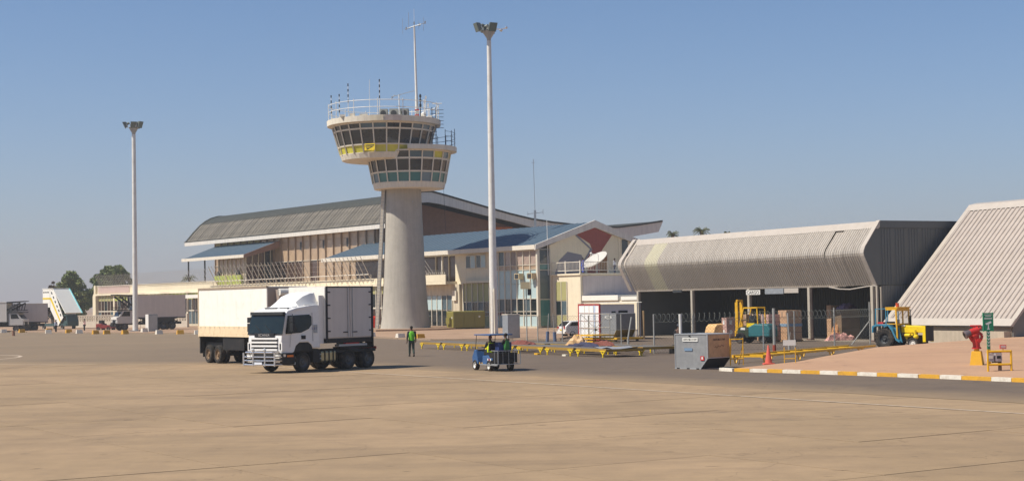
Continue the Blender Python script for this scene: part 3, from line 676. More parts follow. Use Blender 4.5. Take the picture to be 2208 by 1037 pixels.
while u < 133:
    bp('pier', base, 0, .5, u-.3, u+.3, 0, 5.44, CREAM)
    n_ = 5; bw = (7.8 - .6) / n_
    for j in range(n_):
        a = u + .3 + j*bw; g_m = GREENP if k % 3 != 1 else OLIVE
        bp('band_panel', base, .1, .2, a+.05, a+bw-.05, 4.45, 5.4, g_m)
        bp('window_pane', base, .12, .2, a+.05, a+bw-.05, 2.75, 4.38, BRWN if (j+k) % 3 else GLASSD)
        bp('window_pane', base, .12, .2, a+.05, a+bw-.05, .5, 2.45, BRWN if (j*k) % 4 else GLASSB)
        bp('mullion', base, .02, .22, a-.05, a+.05, .3, 5.44, MULL)
    bp('transom', base, .03, .2, u+.3, u+7.5, 2.5, 2.7, MULL)
    bp('plinth', base, -.05, .25, u+.3, u+7.5, 0, .45, CREAMD)
    u += 7.8; k += 1
AWN = mat('awning_white', (230, 226, 214), .6, var=.04)
for a in (95, 105, 87): bp('door_canopy', base, -1.6, -.02, a, a+6, 4.55, 5.1, AWN)
# terrace guard: leaning posts and strands
GPM = mat('fence_pale_steel', (214, 206, 192), .5, .2, var=.08)
guard = thing('terrace_security_fence', 'leaning steel security fence with wires and razor coil along the terrace parapet', 'fence', T_O, T_A)
u = 36.5; pm_ = {}
while u < 132.5:
    base_z = 6.5 if u < 84 else 7.22
    tall = 2.9 if u < 84 else 1.9
    r_ = .034 if u < 84 else .022
    key = (u < 84)
    if key not in pm_: pm_[key] = MB().bar((0, 0, -.5), (-tall*.62, 0, tall), r_*2, r_*2).mesh('leaning_post', GPM)
    if not (48 < u < 52) :
        o = bpy.data.objects.new('leaning_post', pm_[key]); C.objects.link(o); o.parent = guard; o.location = (0, u, base_z)
    u += random.choice((1.0, 1.15, 1.3)) if u < 84 else .8
wr = MB()
for t in (.2, .42, .64, .86):
    wr.bar((-2.9*.62*t, 36.5, 6.5 + 2.9*t), (-2.9*.62*t, 84, 6.5 + 2.9*t), .01, .01)
    wr.bar((-1.9*.62*t, 84, 7.22 + 1.9*t), (-1.9*.62*t, 132.5, 7.22 + 1.9*t), .01, .01)
wr.build('wire_strand', GPM, guard)
hr = MB().cyl((-.5, 36.5, 7.05), (-.5, 86.5, 7.05), .06, n=6)
for q in range(36, 87, 3): hr.cyl((-.5, q, 5.7), (-.5, q, 7.05), .04, n=5)
hr.build('front_handrail', FASC, guard)
def coil(b, p0, p1, r, pitch, wr_=.012, seg=9):
    p0 = Vector(p0); p1 = Vector(p1); L_ = (p1-p0).length; d = (p1-p0)/L_; a = Vector((0, 0, 1)); c = d.cross(a).normalized()
    n_ = int(L_/pitch*seg); pts = [p0 + d*(L_*i/n_) + a*math.sin(2*PI*i/seg)*r + c*math.cos(2*PI*i/seg)*r for i in range(n_+1)]
    for x, y in zip(pts[:-1], pts[1:]): b.bar(x, y, wr_*1.6, wr_)
RZ = mat('razor_wire', (176, 170, 160), .5, .4, var=.1)
rz = MB(); coil(rz, (.3, 110, 7.6), (.3, 133, 7.6), .45, 1.1, .008); coil(rz, (.3, 110, 8.2), (.3, 133, 8.2), .4, 1.3, .008); coil(rz, (-.3, 84, 7.0), (-.3, 110, 7.0), .3, .5, .014)
rz.build('razor_coil', RZ, guard)

# ------------------------------------------------------------------ left porch with blue roof
porch = thing('entrance_porch', 'blue roofed entrance porch with brown glazed gable projecting from the left of the hall', 'building', T_O, T_A)
def roof_sheets(parent, ya, yb, x0, z0, x1, z1, m_, step=1.2, th=.14, name='roof_sheet'):
    L_ = math.hypot(x1-x0, z1-z0); n_ = max(1, round((yb-ya)/step)); wd = (yb-ya)/n_
    nx, nz = -(z1-z0)/L_, (x1-x0)/L_
    if nz < 0: nx, nz = -nx, -nz
    b = MB(); 
    pr = [(0, 0), (wd*.42, 0), (wd*.47, .05), (wd*.53, .05), (wd*.58, 0), (wd-.01, 0)]
    b.sheet([[(q*(x1-x0) + nx*hh, y, q*(z1-z0) + nz*hh) for y, hh in pr] for q in (0, 1)])
    b.sheet([[(q*(x1-x0) - nx*th, y, q*(z1-z0) - nz*th) for y, hh in pr] for q in (0, 1)])
    b.add([(0, 0, 0), (0, wd-.01, 0), (-nx*th, wd-.01, -nz*th), (-nx*th, 0, -nz*th)], [(0, 1, 2, 3)])
    b.add([(0, 0, 0), (x1-x0, 0, z1-z0), (x1-x0-nx*th, 0, z1-z0-nz*th), (-nx*th, 0, -nz*th)], [(0, 1, 2, 3)])
    me = b.mesh(name, m_)
    for k in range(n_):
        o = bpy.data.objects.new(name, me); C.objects.link(o); o.parent = parent; o.location = (x0, ya + k*wd, z0)
PZ = 10.9
roof_sheets(porch, 74.1, 96.5, 0, PZ, 5.94, PZ+2.15, ROOFB)
bp('eave_fascia', porch, -.2, 0, 74, 96.6, PZ-.42, PZ+.06, FASC)
MB().prism([(-.1, PZ-.45), (-.1, PZ+.05), (5.94, PZ+2.2), (5.94, PZ+1.1)], 73.95, 74.1, 'y').build('gable_fascia', BRICK, porch)
for yy in (95.2, 89.0): MB().cyl((.4, yy, 5.7), (.4, yy, PZ-.2), .13, n=8).build('porch_post', DGREY, porch)
bp('side_wall', porch, 1.5, 5.9, 77, 86.5, 5.75, PZ-.1, TAN)
for q in range(7): bp('mullion', porch, 1.35, 1.49, 77 + q*1.5, 77.15 + q*1.5, 5.75, PZ-.1, MULL)
for q in range(5):
    x_ = 1.5 + q * 1.05; zt = PZ - .1 + (x_ * .36)
    bp('window_mullion', porch, x_, x_+.12, 76.72, 76.9, 5.75, zt - .3, MULL)
    if q < 4: MB().hexa([(x_+.12, 76.8, 5.75), (x_+1.05, 76.8, 5.75), (x_+1.05, 76.9, 5.75), (x_+.12, 76.9, 5.75)], [(x_+.12, 76.8, zt-.3), (x_+1.05, 76.8, zt), (x_+1.05, 76.9, zt), (x_+.12, 76.9, zt-.3)]).build('gable_glazing', BRWN if q < 3 else GLASSD, porch)
bp('window_mullion', porch, 1.5, 5.7, 76.65, 76.71, 9.3, 9.42, MULL)
bp('ventilator', porch, 1.1, 1.34, 85.4, 86.2, 7.6, 8.6, DGREY); bp('ventilator', porch, 1.1, 1.34, 78.4, 79.3, 7.6, 8.7, DGREY)
gb = thing('green_roof_cabin', 'small yellow green cabin on the terrace below the blue porch roof', 'cabin', T_O, T_A)
bp('cabin_wall', gb, .9, 1.34, 77.3, 86.6, 5.8, 7.95, GREENP); bp('cabin_door', gb, .85, .898, 82, 83, 5.8, 7.9, OLIVE)
for q in (78.5, 80.5, 84.5): bp('cabin_frame', gb, .86, .898, q, q+.1, 5.8, 7.95, MULL)

# ------------------------------------------------------------------ two-storey wing on the right
wing = thing('terminal_wing', 'two storey cream and pale blue glazed terminal wing with long blue gabled roof', 'building', T_O, T_A)
RZ_ = 9.45; RP = 12.2
roof_sheets(wing, -.1, 49.2, -.35, RZ_, 8.2, RP, ROOFB, 1.25)
roof_sheets(wing, -.1, 49.2, 16.9, RZ_, 8.2, RP, ROOFB, 1.25)
bp('eave_fascia', wing, -.55, -.36, -.2, 49.3, RZ_-.42, RZ_+.08, FASC)
MB().prism([(-.55, RZ_-.5), (-.45, RZ_+.1), (8.2, RP+.22), (16.9, RZ_+.1), (16.9, RZ_-.5), (8.2, RP-.62)], -.32, -.12, 'y').build('gable_fascia', GFAS, wing)
MB().box(-.3, 16, .2, 49, RZ_-.45, RZ_-.35).build('soffit', GFAS, wing)
# body
bp('wing_wall', wing, .35, 16, .35, 17.3, 0, RZ_-.4, CREAM)
bp('rear_wall', wing, 3.2, 16, 17.3, 45, 0, RZ_-.4, CREAMD)
MB().prism([(1.72, 6.0), (1.72, 9.5), (8.2, 11.75), (14.9, 9.5), (14.9, 6.0)], .0, .3, 'y').build('gable_wall', CREAM, wing)
bp('gable_wall_lower', wing, 1.72, 14.9, 0, .3, 0, 5.99, CREAM)
CURT = mat('curtained_glass', (158, 140, 128), .15, var=.15, scale=1.5, spec=.6, rnd=.22, coat=.3)
# pale blue curtain wall u 0..9
mul = [0.16, 1.39, 2.73, 3.99, 5.18, 6.38, 7.59, 8.8]
for i, a in enumerate(mul):
    bp('mullion', wing, -.12, .12, a-.05, a+.05, .3, 9.0, MULL)
    if i < len(mul)-1:
        b_ = mul[i+1]
        P_ = [(.35, 1.55, LBLUE, 'lower_panel'), (1.6, 1.98, GLASSD, 'hopper_pane'), (2.05, 3.42, GLASSB if i % 2 else GLASSD, 'window_pane'), (3.5, 5.16, LBLUE, 'spandrel_panel'), (5.2, 6.72, LBLUE, 'spandrel_panel'), (6.82, 7.25, TAN, 'sill_panel'), (7.35, 8.9, CURT if i != 5 else GLASSB, 'window_pane')]
        for z0, z1, m_, nm in P_: bp(nm, wing, .0, .08, a+.05, b_-.05, z0, z1, m_)
for z in (1.57, 2.01, 3.46, 6.77, 7.3): bp('transom', wing, -.08, .1, .1, 8.85, z-.035, z+.035, MULL)
bp('corner_post', wing, -.14, .2, -.12, .1, .0, 9.0, MULL); bp('plinth', wing, -.18, .34, -.1, 16.5, 0, .34, CREAMD)
bp('head_rail', wing, -.1, .3, .1, 8.85, 8.9, 9.1, MULL)
# glazed return on the gable side
for z0, z1, m_ in ((.35, 3.3, GLASST), (3.4, 6.6, GLASSB), (6.75, 7.3, GLASST), (7.4, 8.9, GLASSD)):
    bp('return_pane', wing, .22, 1.62, -.02, .05, z0, z1, m_)
for x_ in (1.66,): bp('return_pilaster', wing, x_, x_+.14, -.06, -.005, 0, 9.0, MULL)
for z in (3.35, 6.68, 7.35): bp('transom', wing, .2, 1.66, -.05, .04, z-.04, z+.04, MULL)
# olive panelled bay u 9..14.6 and cream wall with two windows above
bp('ledge', wing, -.3, .34, 8.95, 15.2, 5.45, 5.75, CREAM)
mo_ = [9.6, 10.81, 11.97, 13.18, 14.39, 15.05]
for i, a in enumerate(mo_):
    bp('mullion', wing, -.1, .12, a-.05, a+.05, .3, 5.44, MULL)
    if i < len(mo_)-1:
        b_ = mo_[i+1]
        for z0, z1, m_, nm in [(.35, 1.5, OLIVE, 'lower_panel'), (1.58, 1.98, GLASSD, 'hopper_pane'), (2.05, 3.15, GLASSB if i % 2 else GLASSD, 'window_pane'), (3.25, 5.4, OLIVE, 'spandrel_panel')]:
            bp(nm, wing, .0, .08, a+.05, b_-.05, z0, z1, m_)
for z in (1.54, 2.01, 3.2): bp('transom', wing, -.07, .1, 9.6, 15.05, z-.035, z+.035, MULL)
for a, b_ in ((10.65, 12.6), (12.85, 14.8)):
    f = bp('window', wing, .22, .36, a, b_, 7.2, 8.8, MULL)
    for q in (0, 1):
        g = bp('pane', f, 0, .04, 0, (b_-a)/2-.12, 0, 1.4, GLASSD if q else LBLUE); g.location = (-.06, (q-.5)*(b_-a)/2, 0)
# recess with balcony beyond
bp('recess_back', wing, 3.0, 3.19, 17.3, 46, 5.8, 9.0, BRWN); bp('recess_mullion', wing, -.05, .12, 19.6, 19.8, 5.7, 9.0, MULL)
for q in (17.6, 22.5, 25.5, 28.5): bp('recess_mullion', wing, 2.85, 2.99, q, q+.12, 5.8, 9.0, MULL)
bp('balcony_slab', wing, -1.3, 3.0, 17.0, 24.4, 5.4, 5.75, CREAM); bp('balcony_front', wing, -1.3, -1.15, 17.0, 24.4, 5.76, 6.6, CREAM)
bz = MB(); coil(bz, (-1.2, 17.3, 6.9), (-1.2, 24.4, 6.9), .3, .45, .02); bz.build('razor_coil', RZ, wing)
for q in range(6): MB().bar((-1.2, 19.5+q*.7, 6.5), (-2.3, 20.3+q*.7, 8.6), .06, .06).build('leaning_post', GPM, wing)
for i in range(6):
    a = 17.6 + i*1.15; bp('mullion', wing, -.02, .12, a-.05, a+.05, .2, 4.1, MULL)
    if i < 5: bp('door_pane', wing, .06, .1, a+.05, a+1.1, .3, 2.2, GLASSD); bp('window_pane', wing, .06, .1, a+.05, a+1.1, 2.3, 4.0, GLASSB if i in (0, 1) else LBLUE)
bp('lower_wall', wing, .11, .4, 17.3, 24.6, 0, 5.38, CREAMD); bp('recess_pier', wing, .0, .4, 16.0, 17.4, 0, 5.4, CREAMD)
bp('switch_box', wing, -.25, -.01, 16.4, 17.2, 3.4, 4.6, CONCW)
# two beige air conditioners on the blue front
ACB = mat('ac_beige', (196, 178, 140), .7, var=.08, streak=.1)
for a in (2.6, .15):
    c_ = bp('air_conditioner', wing, -.75, -.13, a, a+.95, 5.7, 6.35, ACB); bp('air_conditioner_grille', c_, -.34, -.315, -.35, .35, -.25, .25, DGREY)
# gable-end mural: brick red map-like band and grey shapes (flush raised render)
RBR = mat('brick_red_render', (150, 80, 72), .85, var=.07, streak=.1); GRY = mat('mural_grey', (132, 130, 138), .85, var=.05)
MB().prism([(5.6, 10.72), (8.2, 11.62), (10.9, 10.7), (9.4, 9.0), (9.0, 8.3), (8.9, 6.15), (7.2, 6.15), (6.9, 7.9), (7.9, 9.0), (7.6, 9.7)], -.03, -.002, 'y').build('mural_red_shape', RBR, wing)
MB().prism([(2.4, 6.15), (3.0, 7.7), (4.3, 8.75), (6.3, 8.4), (6.8, 7.6), (6.8, 6.15)], -.034, -.003, 'y').build('mural_grey_shape', GRY, wing)
MB().prism([(5.4, 10.66), (5.7, 10.7), (7.95, 9.05), (6.9, 7.7), (6.65, 7.8), (7.6, 9.05)], -.045, -.031, 'y').build('mural_grey_edge', GRY, wing)
bp('balcony_door', wing, 9.0, 10.1, -.05, -.004, 6.15, 8.5, mat('brown_door', (140, 96, 50), .6)); bp('balcony_window', wing, 12.4, 13.3, -.05, -.004, 8.3, 10.2, GLASSD)
bp('gable_pilaster', wing, 11.85, 12.15, -.06, -.004, 6.1, 10.5, CREAM)
# projecting block with roof terrace
bp('terrace_block', wing, 2.0, 12.5, -5.2, -.06, 0, 5.99, CREAM)
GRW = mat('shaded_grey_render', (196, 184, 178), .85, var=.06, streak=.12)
bp('block_end_wall', wing, 2.3, 12.5, -5.26, -5.205, 0.0, 5.9, GRW)  # greyer skin over the cream block, colouring in its shaded end
bp('block_cornice', wing, 1.85, 12.5, -5.35, .0, 5.99, 6.18, CREAM)
for i, a in enumerate((-.75, -1.75, -2.75)):
    bp('mullion', wing, 1.9, 1.98, a-.04, a+.04, .2, 5.3, MULL)
for i, a in enumerate((-1.71, -2.71)):
    for z0, z1, m_ in ((.2, 1.5, OLIVE), (1.6, 3.1, GLASSB if i else GLASSD), (3.2, 5.3, OLIVE)): bp('facade_panel', wing, 1.94, 1.985, a, a+.92, z0, z1, m_)
# terrace railing
tr_ = thing('balcony_railing', 'white railing round the roof terrace below the red wall mural', 'railing', T_O, T_A)
for zz in (6.5, 7.45):
    MB().bar((1.95, -5.25, zz), (1.95, .2, zz), .07, .07).bar((1.95, -5.25, zz), (12.3, -5.25, zz), .07, .07).build('rail', FASC, tr_)
for q in range(46): bp('baluster', tr_, 2.05+q*.225, 2.08+q*.225, -5.27, -5.24, 6.5, 7.44, FASC)
for q in range(22): bp('baluster', tr_, 1.935, 1.965, -5.1+q*.24, -5.07+q*.24, 6.5, 7.44, FASC)
for x_, y_ in ((1.95, -5.25), (1.95, -2.6), (1.95, .1), (5.9, -5.25), (9.2, -5.25)): bp('rail_post', tr_, x_-.06, x_+.06, y_-.06, y_+.06, 6.18, 7.6, FASC)
# satellite dish
ds = thing('satellite_dish', 'large pale grey satellite dish tilted upward on the roof terrace', 'satellite dish', TW(-4.4, 5.0, 6.18))
DM = mat('dish_grey', (196, 192, 184), .6, var=.06, streak=.05)
prf = [(0.02, 0), (.4, .03), (.8, .13), (1.2, .29), (1.5, .46), (1.5, .5), (1.2, .34), (.8, .18), (.4, .08), (.02, .05)]
dd = MB().lathe(prf, 28, cap=False).build('dish', DM, ds, smooth=True)
dd.location = (0, 0, 1.15); dn = Vector((-.55, -.38, .95)).normalized(); dd.rotation_euler = dn.to_track_quat('Z', 'Y').to_euler(); dd.scale = (1.05, 1.05, 1)
fe = MB()
for q in range(3): a = 2*PI*q/3; fe.tube([(math.cos(a)*1.3, math.sin(a)*1.3, .4), (0, 0, 1.25)], .03)
fe.cyl((0, 0, 1.1), (0, 0, 1.4), .12); fe.build('feed_horn', WHITE, dd)
MB().cyl((0, 0, 0), (0, 0, 1.1), .12, n=8).build('dish_mount', GREYM, ds)
# thin masts on the roofs
m1 = thing('radio_mast', 'thin lattice radio mast with short cross arm on the terminal roof', 'antenna mast', TW(30, 22.1, 13.35))
MB().bar((0, 0, -4.5), (0, 0, 2.2), .3, .3).build('mast_lower', GREYM, m1); MB().bar((0, 0, 2.2), (-.1, 0, 9.2), .07, .07).build('mast_upper', GREYM, m1)
MB().bar((-1.0, 0, 1.7), (1.1, 0, 1.9), .07, .07).bar((-1.0, 0, 1.5), (-1.0, 0, 2.0), .06, .06).bar((1.1, 0, 1.6), (1.1, 0, 2.3), .06, .06).build('cross_arm', GREYM, m1)
MB().bar((-.35, 0, 8.7), (.15, 0, 8.75), .05, .05).build('mast_tip', GREYM, m1)
m2 = thing('flag_pole', 'thin white pole rising from the corner of the roof terrace', 'pole', TW(-.1, 1.4, 6.1)); MB().cyl((0, 0, 0), (-.05, 0, 6.2), .05, .03, 6).build('pole', RW, m2)
# low annex in front of the block, towards the sheds
anx = thing('low_annex', 'low flat roofed cream annex behind the container kiosk', 'building', T_O, T_A)
bp('annex_wall', anx, 2.3, 9, -14.6, -5.3, 0, 3.1, CREAM); bp('annex_fascia', anx, 2.1, 9, -11.5, -5.28, 3.12, 3.68, AWN); bp('annex_fascia', anx, 2.2, 9, -14.8, -11.9, 3.12, 3.5, AWN)

# ================================================================== CARGO SHED
SHT = mat('pale_roof_sheeting', (176, 167, 155), .45, .15, var=.06, scale=1.2, rnd=.045, dirt=(132, 118, 100), dirtamt=.4, streak=.1)
SHY = mat('yellowed_roof_sheeting', (190, 183, 158), .4, 0, var=.05, scale=1.2, rnd=.03)
SFL = mat('shed_flashing', (184, 174, 162), .5, .1, var=.05, dirt=(160, 145, 130), dirtamt=.3)
SDK = mat('dark_wall_cladding', (96, 99, 98), .6, .1, var=.06, scale=.6)
SDL = mat('lower_wall_cladding', (118, 118, 114), .6, .1, var=.06, scale=.6)
SIN = mat('shed_inner_cladding', (86, 90, 86), .7, .1, var=.1, scale=1)
shed = thing('cargo_shed', 'open fronted cargo shed with ribbed pale folded roof canopy and steel columns', 'building', S_O, S_A)
# canopy section (v, z): lower skirt, rounded fold, upper slope
sec = [(.1, 3.95), (-.35, 4.8), (-.82, 5.7), (-.96, 6.0), (-1.0, 6.18), (-.96, 6.36), (-.84, 6.62), (-.35, 7.25), (.18, 7.95)]
RIB = [(0, 0), (.09, 0), (.12, .045), (.19, .045), (.22, 0), (.25, 0)]
def nrm(sec, i):
    a = sec[max(0, i-1)]; b = sec[min(len(sec)-1, i+1)]; dx, dz = b[0]-a[0], b[1]-a[1]; l = math.hypot(dx, dz); return -dz/l, dx/l
def rib_mesh(sec, nr, m_, name='ribbed_sheet', th=0, hook=0, scale=1.0):
    b = MB(); rows = []
    for i, (x, z) in enumerate(sec):
        nx, nz = nrm(sec, i); row = []
        for k in range(nr):
            for (y, hh) in RIB[:-1]: row.append((x + nx*hh*scale, (k*.25 + y)*1.0, z + nz*hh*scale))
        row.append((x, nr*.25 - .004, z)); rows.append(row)
    b.sheet(rows); return b.mesh(name, m_)
L_U0, L_U1 = -7.0, 24.2
me_a = rib_mesh(sec, 4, SHT); me_y = rib_mesh(sec, 4, SHY)
u = L_U0; k = 0
while u < L_U1 - .9:
    yel = 18.0 < u < 20.9 
    o = bpy.data.objects.new('ribbed_sheet', me_y if yel else me_a); C.objects.link(o); o.parent = shed; o.location = (random.uniform(-.012, .012), u, random.uniform(-.012, .012))
    if k == 3: o.location = (-.05, u, -.07); o.rotation_euler.y = .02
    if k == 2: o.location = (-.02, u, -.03)
    u += 1.0; k += 1
def strip(parent, name, sec, y0, y1, off, m_, th=.05):
    b = MB(); rows = []
    for i, (x, z) in enumerate(sec):
        nx, nz = nrm(sec, i); rows.append([(x + nx*off, y0, z + nz*off), (x + nx*off, y1, z + nz*off)])
    rows2 = []
    for i, (x, z) in enumerate(sec):
        nx, nz = nrm(sec, i); rows2.append([(x + nx*(off-th), y0, z + nz*(off-th)), (x + nx*(off-th), y1, z + nz*(off-th))])
    b.sheet(rows); b.sheet(rows2)
    for j in (0, 1): b.sheet([[r[j], q[j]] for r, q in zip(rows, rows2)])
    return b.build(name, m_, parent)
full = sec + [(.6, 8.42)]
strip(shed, 'end_flashing', full, -7.38, -6.95, .07, SFL); strip(shed, 'end_flashing', full, 24.0, 24.35, .07, SFL)
strip(shed, 'end_return', [(x-.28, z) for x, z in full], 24.3, 24.8, .04, SFL)
MB().prism([(.1, 7.9), (.42, 8.4), (1.0, 8.42), (1.0, 8.3), (.3, 7.86)], -7.38, 24.4, 'y').build('ridge_flashing', SFL, shed)
bp('flat_roof', shed, 1.0, 12, -7.3, 24.3, 8.2, 8.38, SDK)
MB().prism([(.06, 3.86), (.02, 3.95), (.16, 3.97), (.18, 3.86)], -3.2, 24.3, 'y').build('eave_trim', SFL, shed)
MB().tube([(.06, -7.3, 3.9), (.04, -6.4, 3.86), (.02, -4.6, 3.68), (.02, -3.4, 3.72), (.06, -2.2, 3.88)], .05, 4).build('sagging_trim', SFL, shed)
# end wall facing right, corrugated cladding
def vclad(parent, name, y, x0, x1, z0, z1, m_, pitch=.25, dep=.035, poly=None):
    b = MB(); n_ = int((x1-x0)/pitch); pts = []
    for k in range(n_):
        for q, hh in ((0, 0), (.4, 0), (.5, dep), (.9, dep)): pts.append((x0 + (k+q)*pitch, y - hh))
    pts.append((x1, y)); b.sheet([[(x, yy, z0) for x, yy in pts], [(x, yy, z1) for x, yy in pts]]); return b.build(name, m_, parent)
MB().prism([(x+.02, z) for x, z in full] + [(12, 8.36), (12, 3.95)], -7.3, -7.26, 'y').build('end_wall_backing', SDK, shed)
for q in range(9): vclad(shed, 'end_wall_sheet', -7.31, .55 + q*1.25, 1.79 + q*1.25, 3.95, 7.9, SDK)
bp('end_wall_cap', shed, .5, 12, -7.4, -7.3, 7.93, 8.44, SDK)
for q in range(9): vclad(shed, 'end_wall_lower_sheet', -7.22, .55 + q*1.25, 1.79 + q*1.25, .05, 3.92, SDL)
bp('far_end_wall', shed, .4, 12, 24.0, 24.2, 0, 8.2, SDK)
b = MB(); pts = []
for k in range(4):
    for q, hh in ((0, 0), (.4, 0), (.5, .05), (.9, .05)): pts.append(((k+q)*.31, -hh))
pts.append((1.24, 0)); b.sheet([[(yy, x, .02) for x, yy in pts], [(yy, x, 8.1) for x, yy in pts]]); bw = b.mesh('back_wall_sheet', SIN)
for q in range(25):
    o = bpy.data.objects.new('back_wall_sheet', bw); C.objects.link(o); o.parent = shed; o.location = (9.0, -7.1 + q*1.25, 0)
bp('back_wall', shed, 9.05, 9.2, -7.2, 24.1, 0, 8.2, SIN); bp('ceiling_lining', shed, .45, 9, -7.2, 24, 7.9, 8.0, SIN); bp('header_beam', shed, .25, .5, -7.2, 24.1, 3.9, 4.3, SIN)
COLM = mat('column_paint', (176, 166, 150), .6, var=.08, streak=.15); COLD = mat('column_rust_side', (96, 70, 66), .7, var=.15)
for uu in (-7.0, 0, 7.45, 15.3, 23.6):
    c_ = bp('column', shed, -.11, .11, uu-.13, uu+.13, .01, 3.88, COLM); bp('column_flange', c_, .111, .17, -.15, .15, -1.93, 1.93, COLD)
    bp('column_foot', c_, -.2, .2, -.22, .22, -1.93, -1.85, COLD)
    bp('roof_truss', shed, .2, 9, uu-.06, uu+.06, 4.35, 4.6, SIN)
bp('downpipe', shed, -.05, .08, -7.5, -7.38, 0, 3.9, COLM); bp('downpipe', shed, .2, .3, -7.62, -7.52, 0, 3.8, COLM)
sg = bp('sign_board', shed, -.12, -.06, 5.9, 7.7, 3.42, 3.78, WHITE)
text('CARGO', .36, mat('sign_ink', (90, 90, 90), .7), sg, (-.045, 0, -.01), (PI/2, 0, -PI/2), sx=1.25)
bp('sign_board', shed, -.1, -.04, 3.0, 5.3, 3.45, 3.85, GREYM); bp('sign_board', shed, -.1, -.04, 1.2, 2.9, 3.5, 3.85, SFL)
MB().box(.0, .5, 16.9, 18.2, 3.72, 3.95).box(.1, .4, 17.2, 17.5, 3.95, 4.15).build('roller_motor', DGREY, shed)

# ------------------------------------------------------------------ A-frame store right
afr = thing('sloping_roof_store', 'store at the right edge whose ribbed roof slopes almost to the ground', 'building', S_O, S_A)
a0, a1 = -20.1, -8.05
s45 = [(-.05, 1.22), (8.1, 9.35)]
AR = mat('store_roof_sheeting', (178, 166, 155), .5, .1, var=.05, scale=1, rnd=.035, dirt=(146, 130, 114), dirtamt=.35, streak=.08)
def rib45(nr):
    b = MB(); rows = []
    for i, (x, z) in enumerate(s45):
        nx, nz = nrm(s45, i); row = []
        for k in range(nr):
            for (y, hh) in ((0, 0), (.2, 0), (.24, .075), (.36, .075), (.40, 0)): row.append((x + nx*hh, k*.45 + y, z + nz*hh))
        row.append((x, nr*.45 - .004, z)); rows.append(row)
    b.sheet(rows); return b.mesh('roof_sheet', AR)
me_r = rib45(2)
u = a1 - .35
while u - .87 > a0 + .1:
    o = bpy.data.objects.new('roof_sheet', me_r); C.objects.link(o); o.parent = afr; o.location = (0, u - .877, 0); o.scale.y = .877/.9; u -= .877
strip(afr, 'verge_flashing', [(-.1, 1.15), (8.2, 9.42)], a1 - .4, a1 + .02, .09, SFL, .16); strip(afr, 'verge_flashing', [(-.1, 1.15), (8.2, 9.42)], a0 - .02, a0 + .35, .09, SFL, .16)
strip(afr, 'ridge_flashing', [(7.85, 9.05), (8.25, 9.47), (8.9, 9.6)], a0, a1, .11, SFL, .1); strip(afr, 'eave_flashing', [(-.14, 1.1), (.3, 1.56)], a0, a1, .11, SFL, .12)
for yy in (a0 + .1, a1 - .14):
    MB().prism([(.1, .0), (.1, 1.2), (8.1, 9.2), (16, 1.2), (16, 0)], yy, yy + .1, 'y').build('end_wall', SDL, afr)
strip(afr, 'rear_roof', [(8.3, 9.5), (16.2, 1.5)], a0, a1, .0, SDK, .1)
bp('base_wall', afr, .05, .25, a0 + .2, a1 - .1, 0, 1.15, mat('brown_base_wall', (118, 106, 94), .8)); bp('base_plinth', afr, -.5, .04, a0 + .3, a1 - .05, 0, .82, mat('beige_plinth', (184, 168, 146), .9, var=.1, streak=.15))
# far roofs behind the wing: white eave seen at the shed's left end

# ================================================================== VEHICLES
RIM = mat('steel_rim', (104, 102, 98), .5, .4, var=.15, dirt=(90, 76, 60), dirtamt=.4)
RIMT = mat('dusty_rim', (128, 104, 78), .8, var=.15, dirt=(90, 74, 56), dirtamt=.5)
def wheel(parent, x, y, r, w_, side, rim=None, name='wheel', tread=0, hubs=8, smul=.55):
    """axis along y; side=+1 outer face towards +y"""
    b = MB(); pr = [(r*.5, -w_/2+.03), (r*.86, -w_/2), (r*.97, -w_/2+w_*.12), (r, -w_*.2), (r, w_*.2), (r*.97, w_/2-w_*.12), (r*.86, w_/2), (r*.5, w_/2-.03)]
    b.lathe(pr, 28, axis='y', cap=False)
    if tread:
        for k in range(tread):
            a = 2*PI*k/tread
            for s in (-1, 1):
                b.bar((math.cos(a)*r*1.0, s*w_*.46, math.sin(a)*r*1.0), (math.cos(a+.22)*r*1.02, s*w_*.04, math.sin(a+.22)*r*1.02), .06, .05)
    o = b.build(name, TYRE, parent, smooth=not tread); o.location = (x, y, r)
    q = MB(); s = side
    q.lathe([(r*.02, s*w_*.30), (r*.16, s*w_*.36), (r*.2, s*w_*.2), (r*.36, s*w_*.12), (r*.46, s*w_*.22), (r*.56, s*w_*.42), (r*.60, s*w_*.46), (r*.60, s*w_*.40), (r*.5, -s*w_*.4), (r*.02, -s*w_*.4)], 24, axis='y', cap=False)
    for k in range(hubs):
        a = 2*PI*k/hubs; q.cyl((math.cos(a)*r*.3, s*w_*.10, math.sin(a)*r*.3), (math.cos(a)*r*.3, s*w_*.24, math.sin(a)*r*.3), r*.035, n=6)
    q.build('rim', rim or RIM, o, smooth=True)
    return o
TWH = mat('truck_white', (232, 230, 226), .35, var=.03, coat=.3, dirt=(190, 174, 150), dirtamt=.18)
TRW = mat('trailer_white', (240, 236, 226), .5, var=.03, streak=.05, dirt=(196, 170, 134), dirtamt=.25)
TDT = mat('trailer_dusty_skirt', (226, 204, 168), .8, var=.1, dirt=(150, 116, 84), dirtamt=.5)
BOXG = mat('box_grey_white', (208, 200, 192), .55, var=.04, streak=.08)
WSH = mat('windscreen_glass', (26, 36, 33), .05, var=.5, scale=1.4, spec=.6)
SDG = mat('side_glass', (16, 19, 20), .12, var=.1, spec=.35)
LAMP = mat('headlamp_lens', (226, 226, 220), .12, .3, var=.03)
ORL = mat('orange_lens', (230, 120, 30), .3, var=.05); REDL = mat('red_lens', (170, 30, 24), .3, var=.05)
PLATE = mat('number_plate', (216, 220, 228), .5, var=.03)
INKD = mat('dark_ink', (30, 32, 36), .6, var=.03)
TANKM = mat('fuel_tank_metal', (176, 166, 130), .3, .7, var=.08)

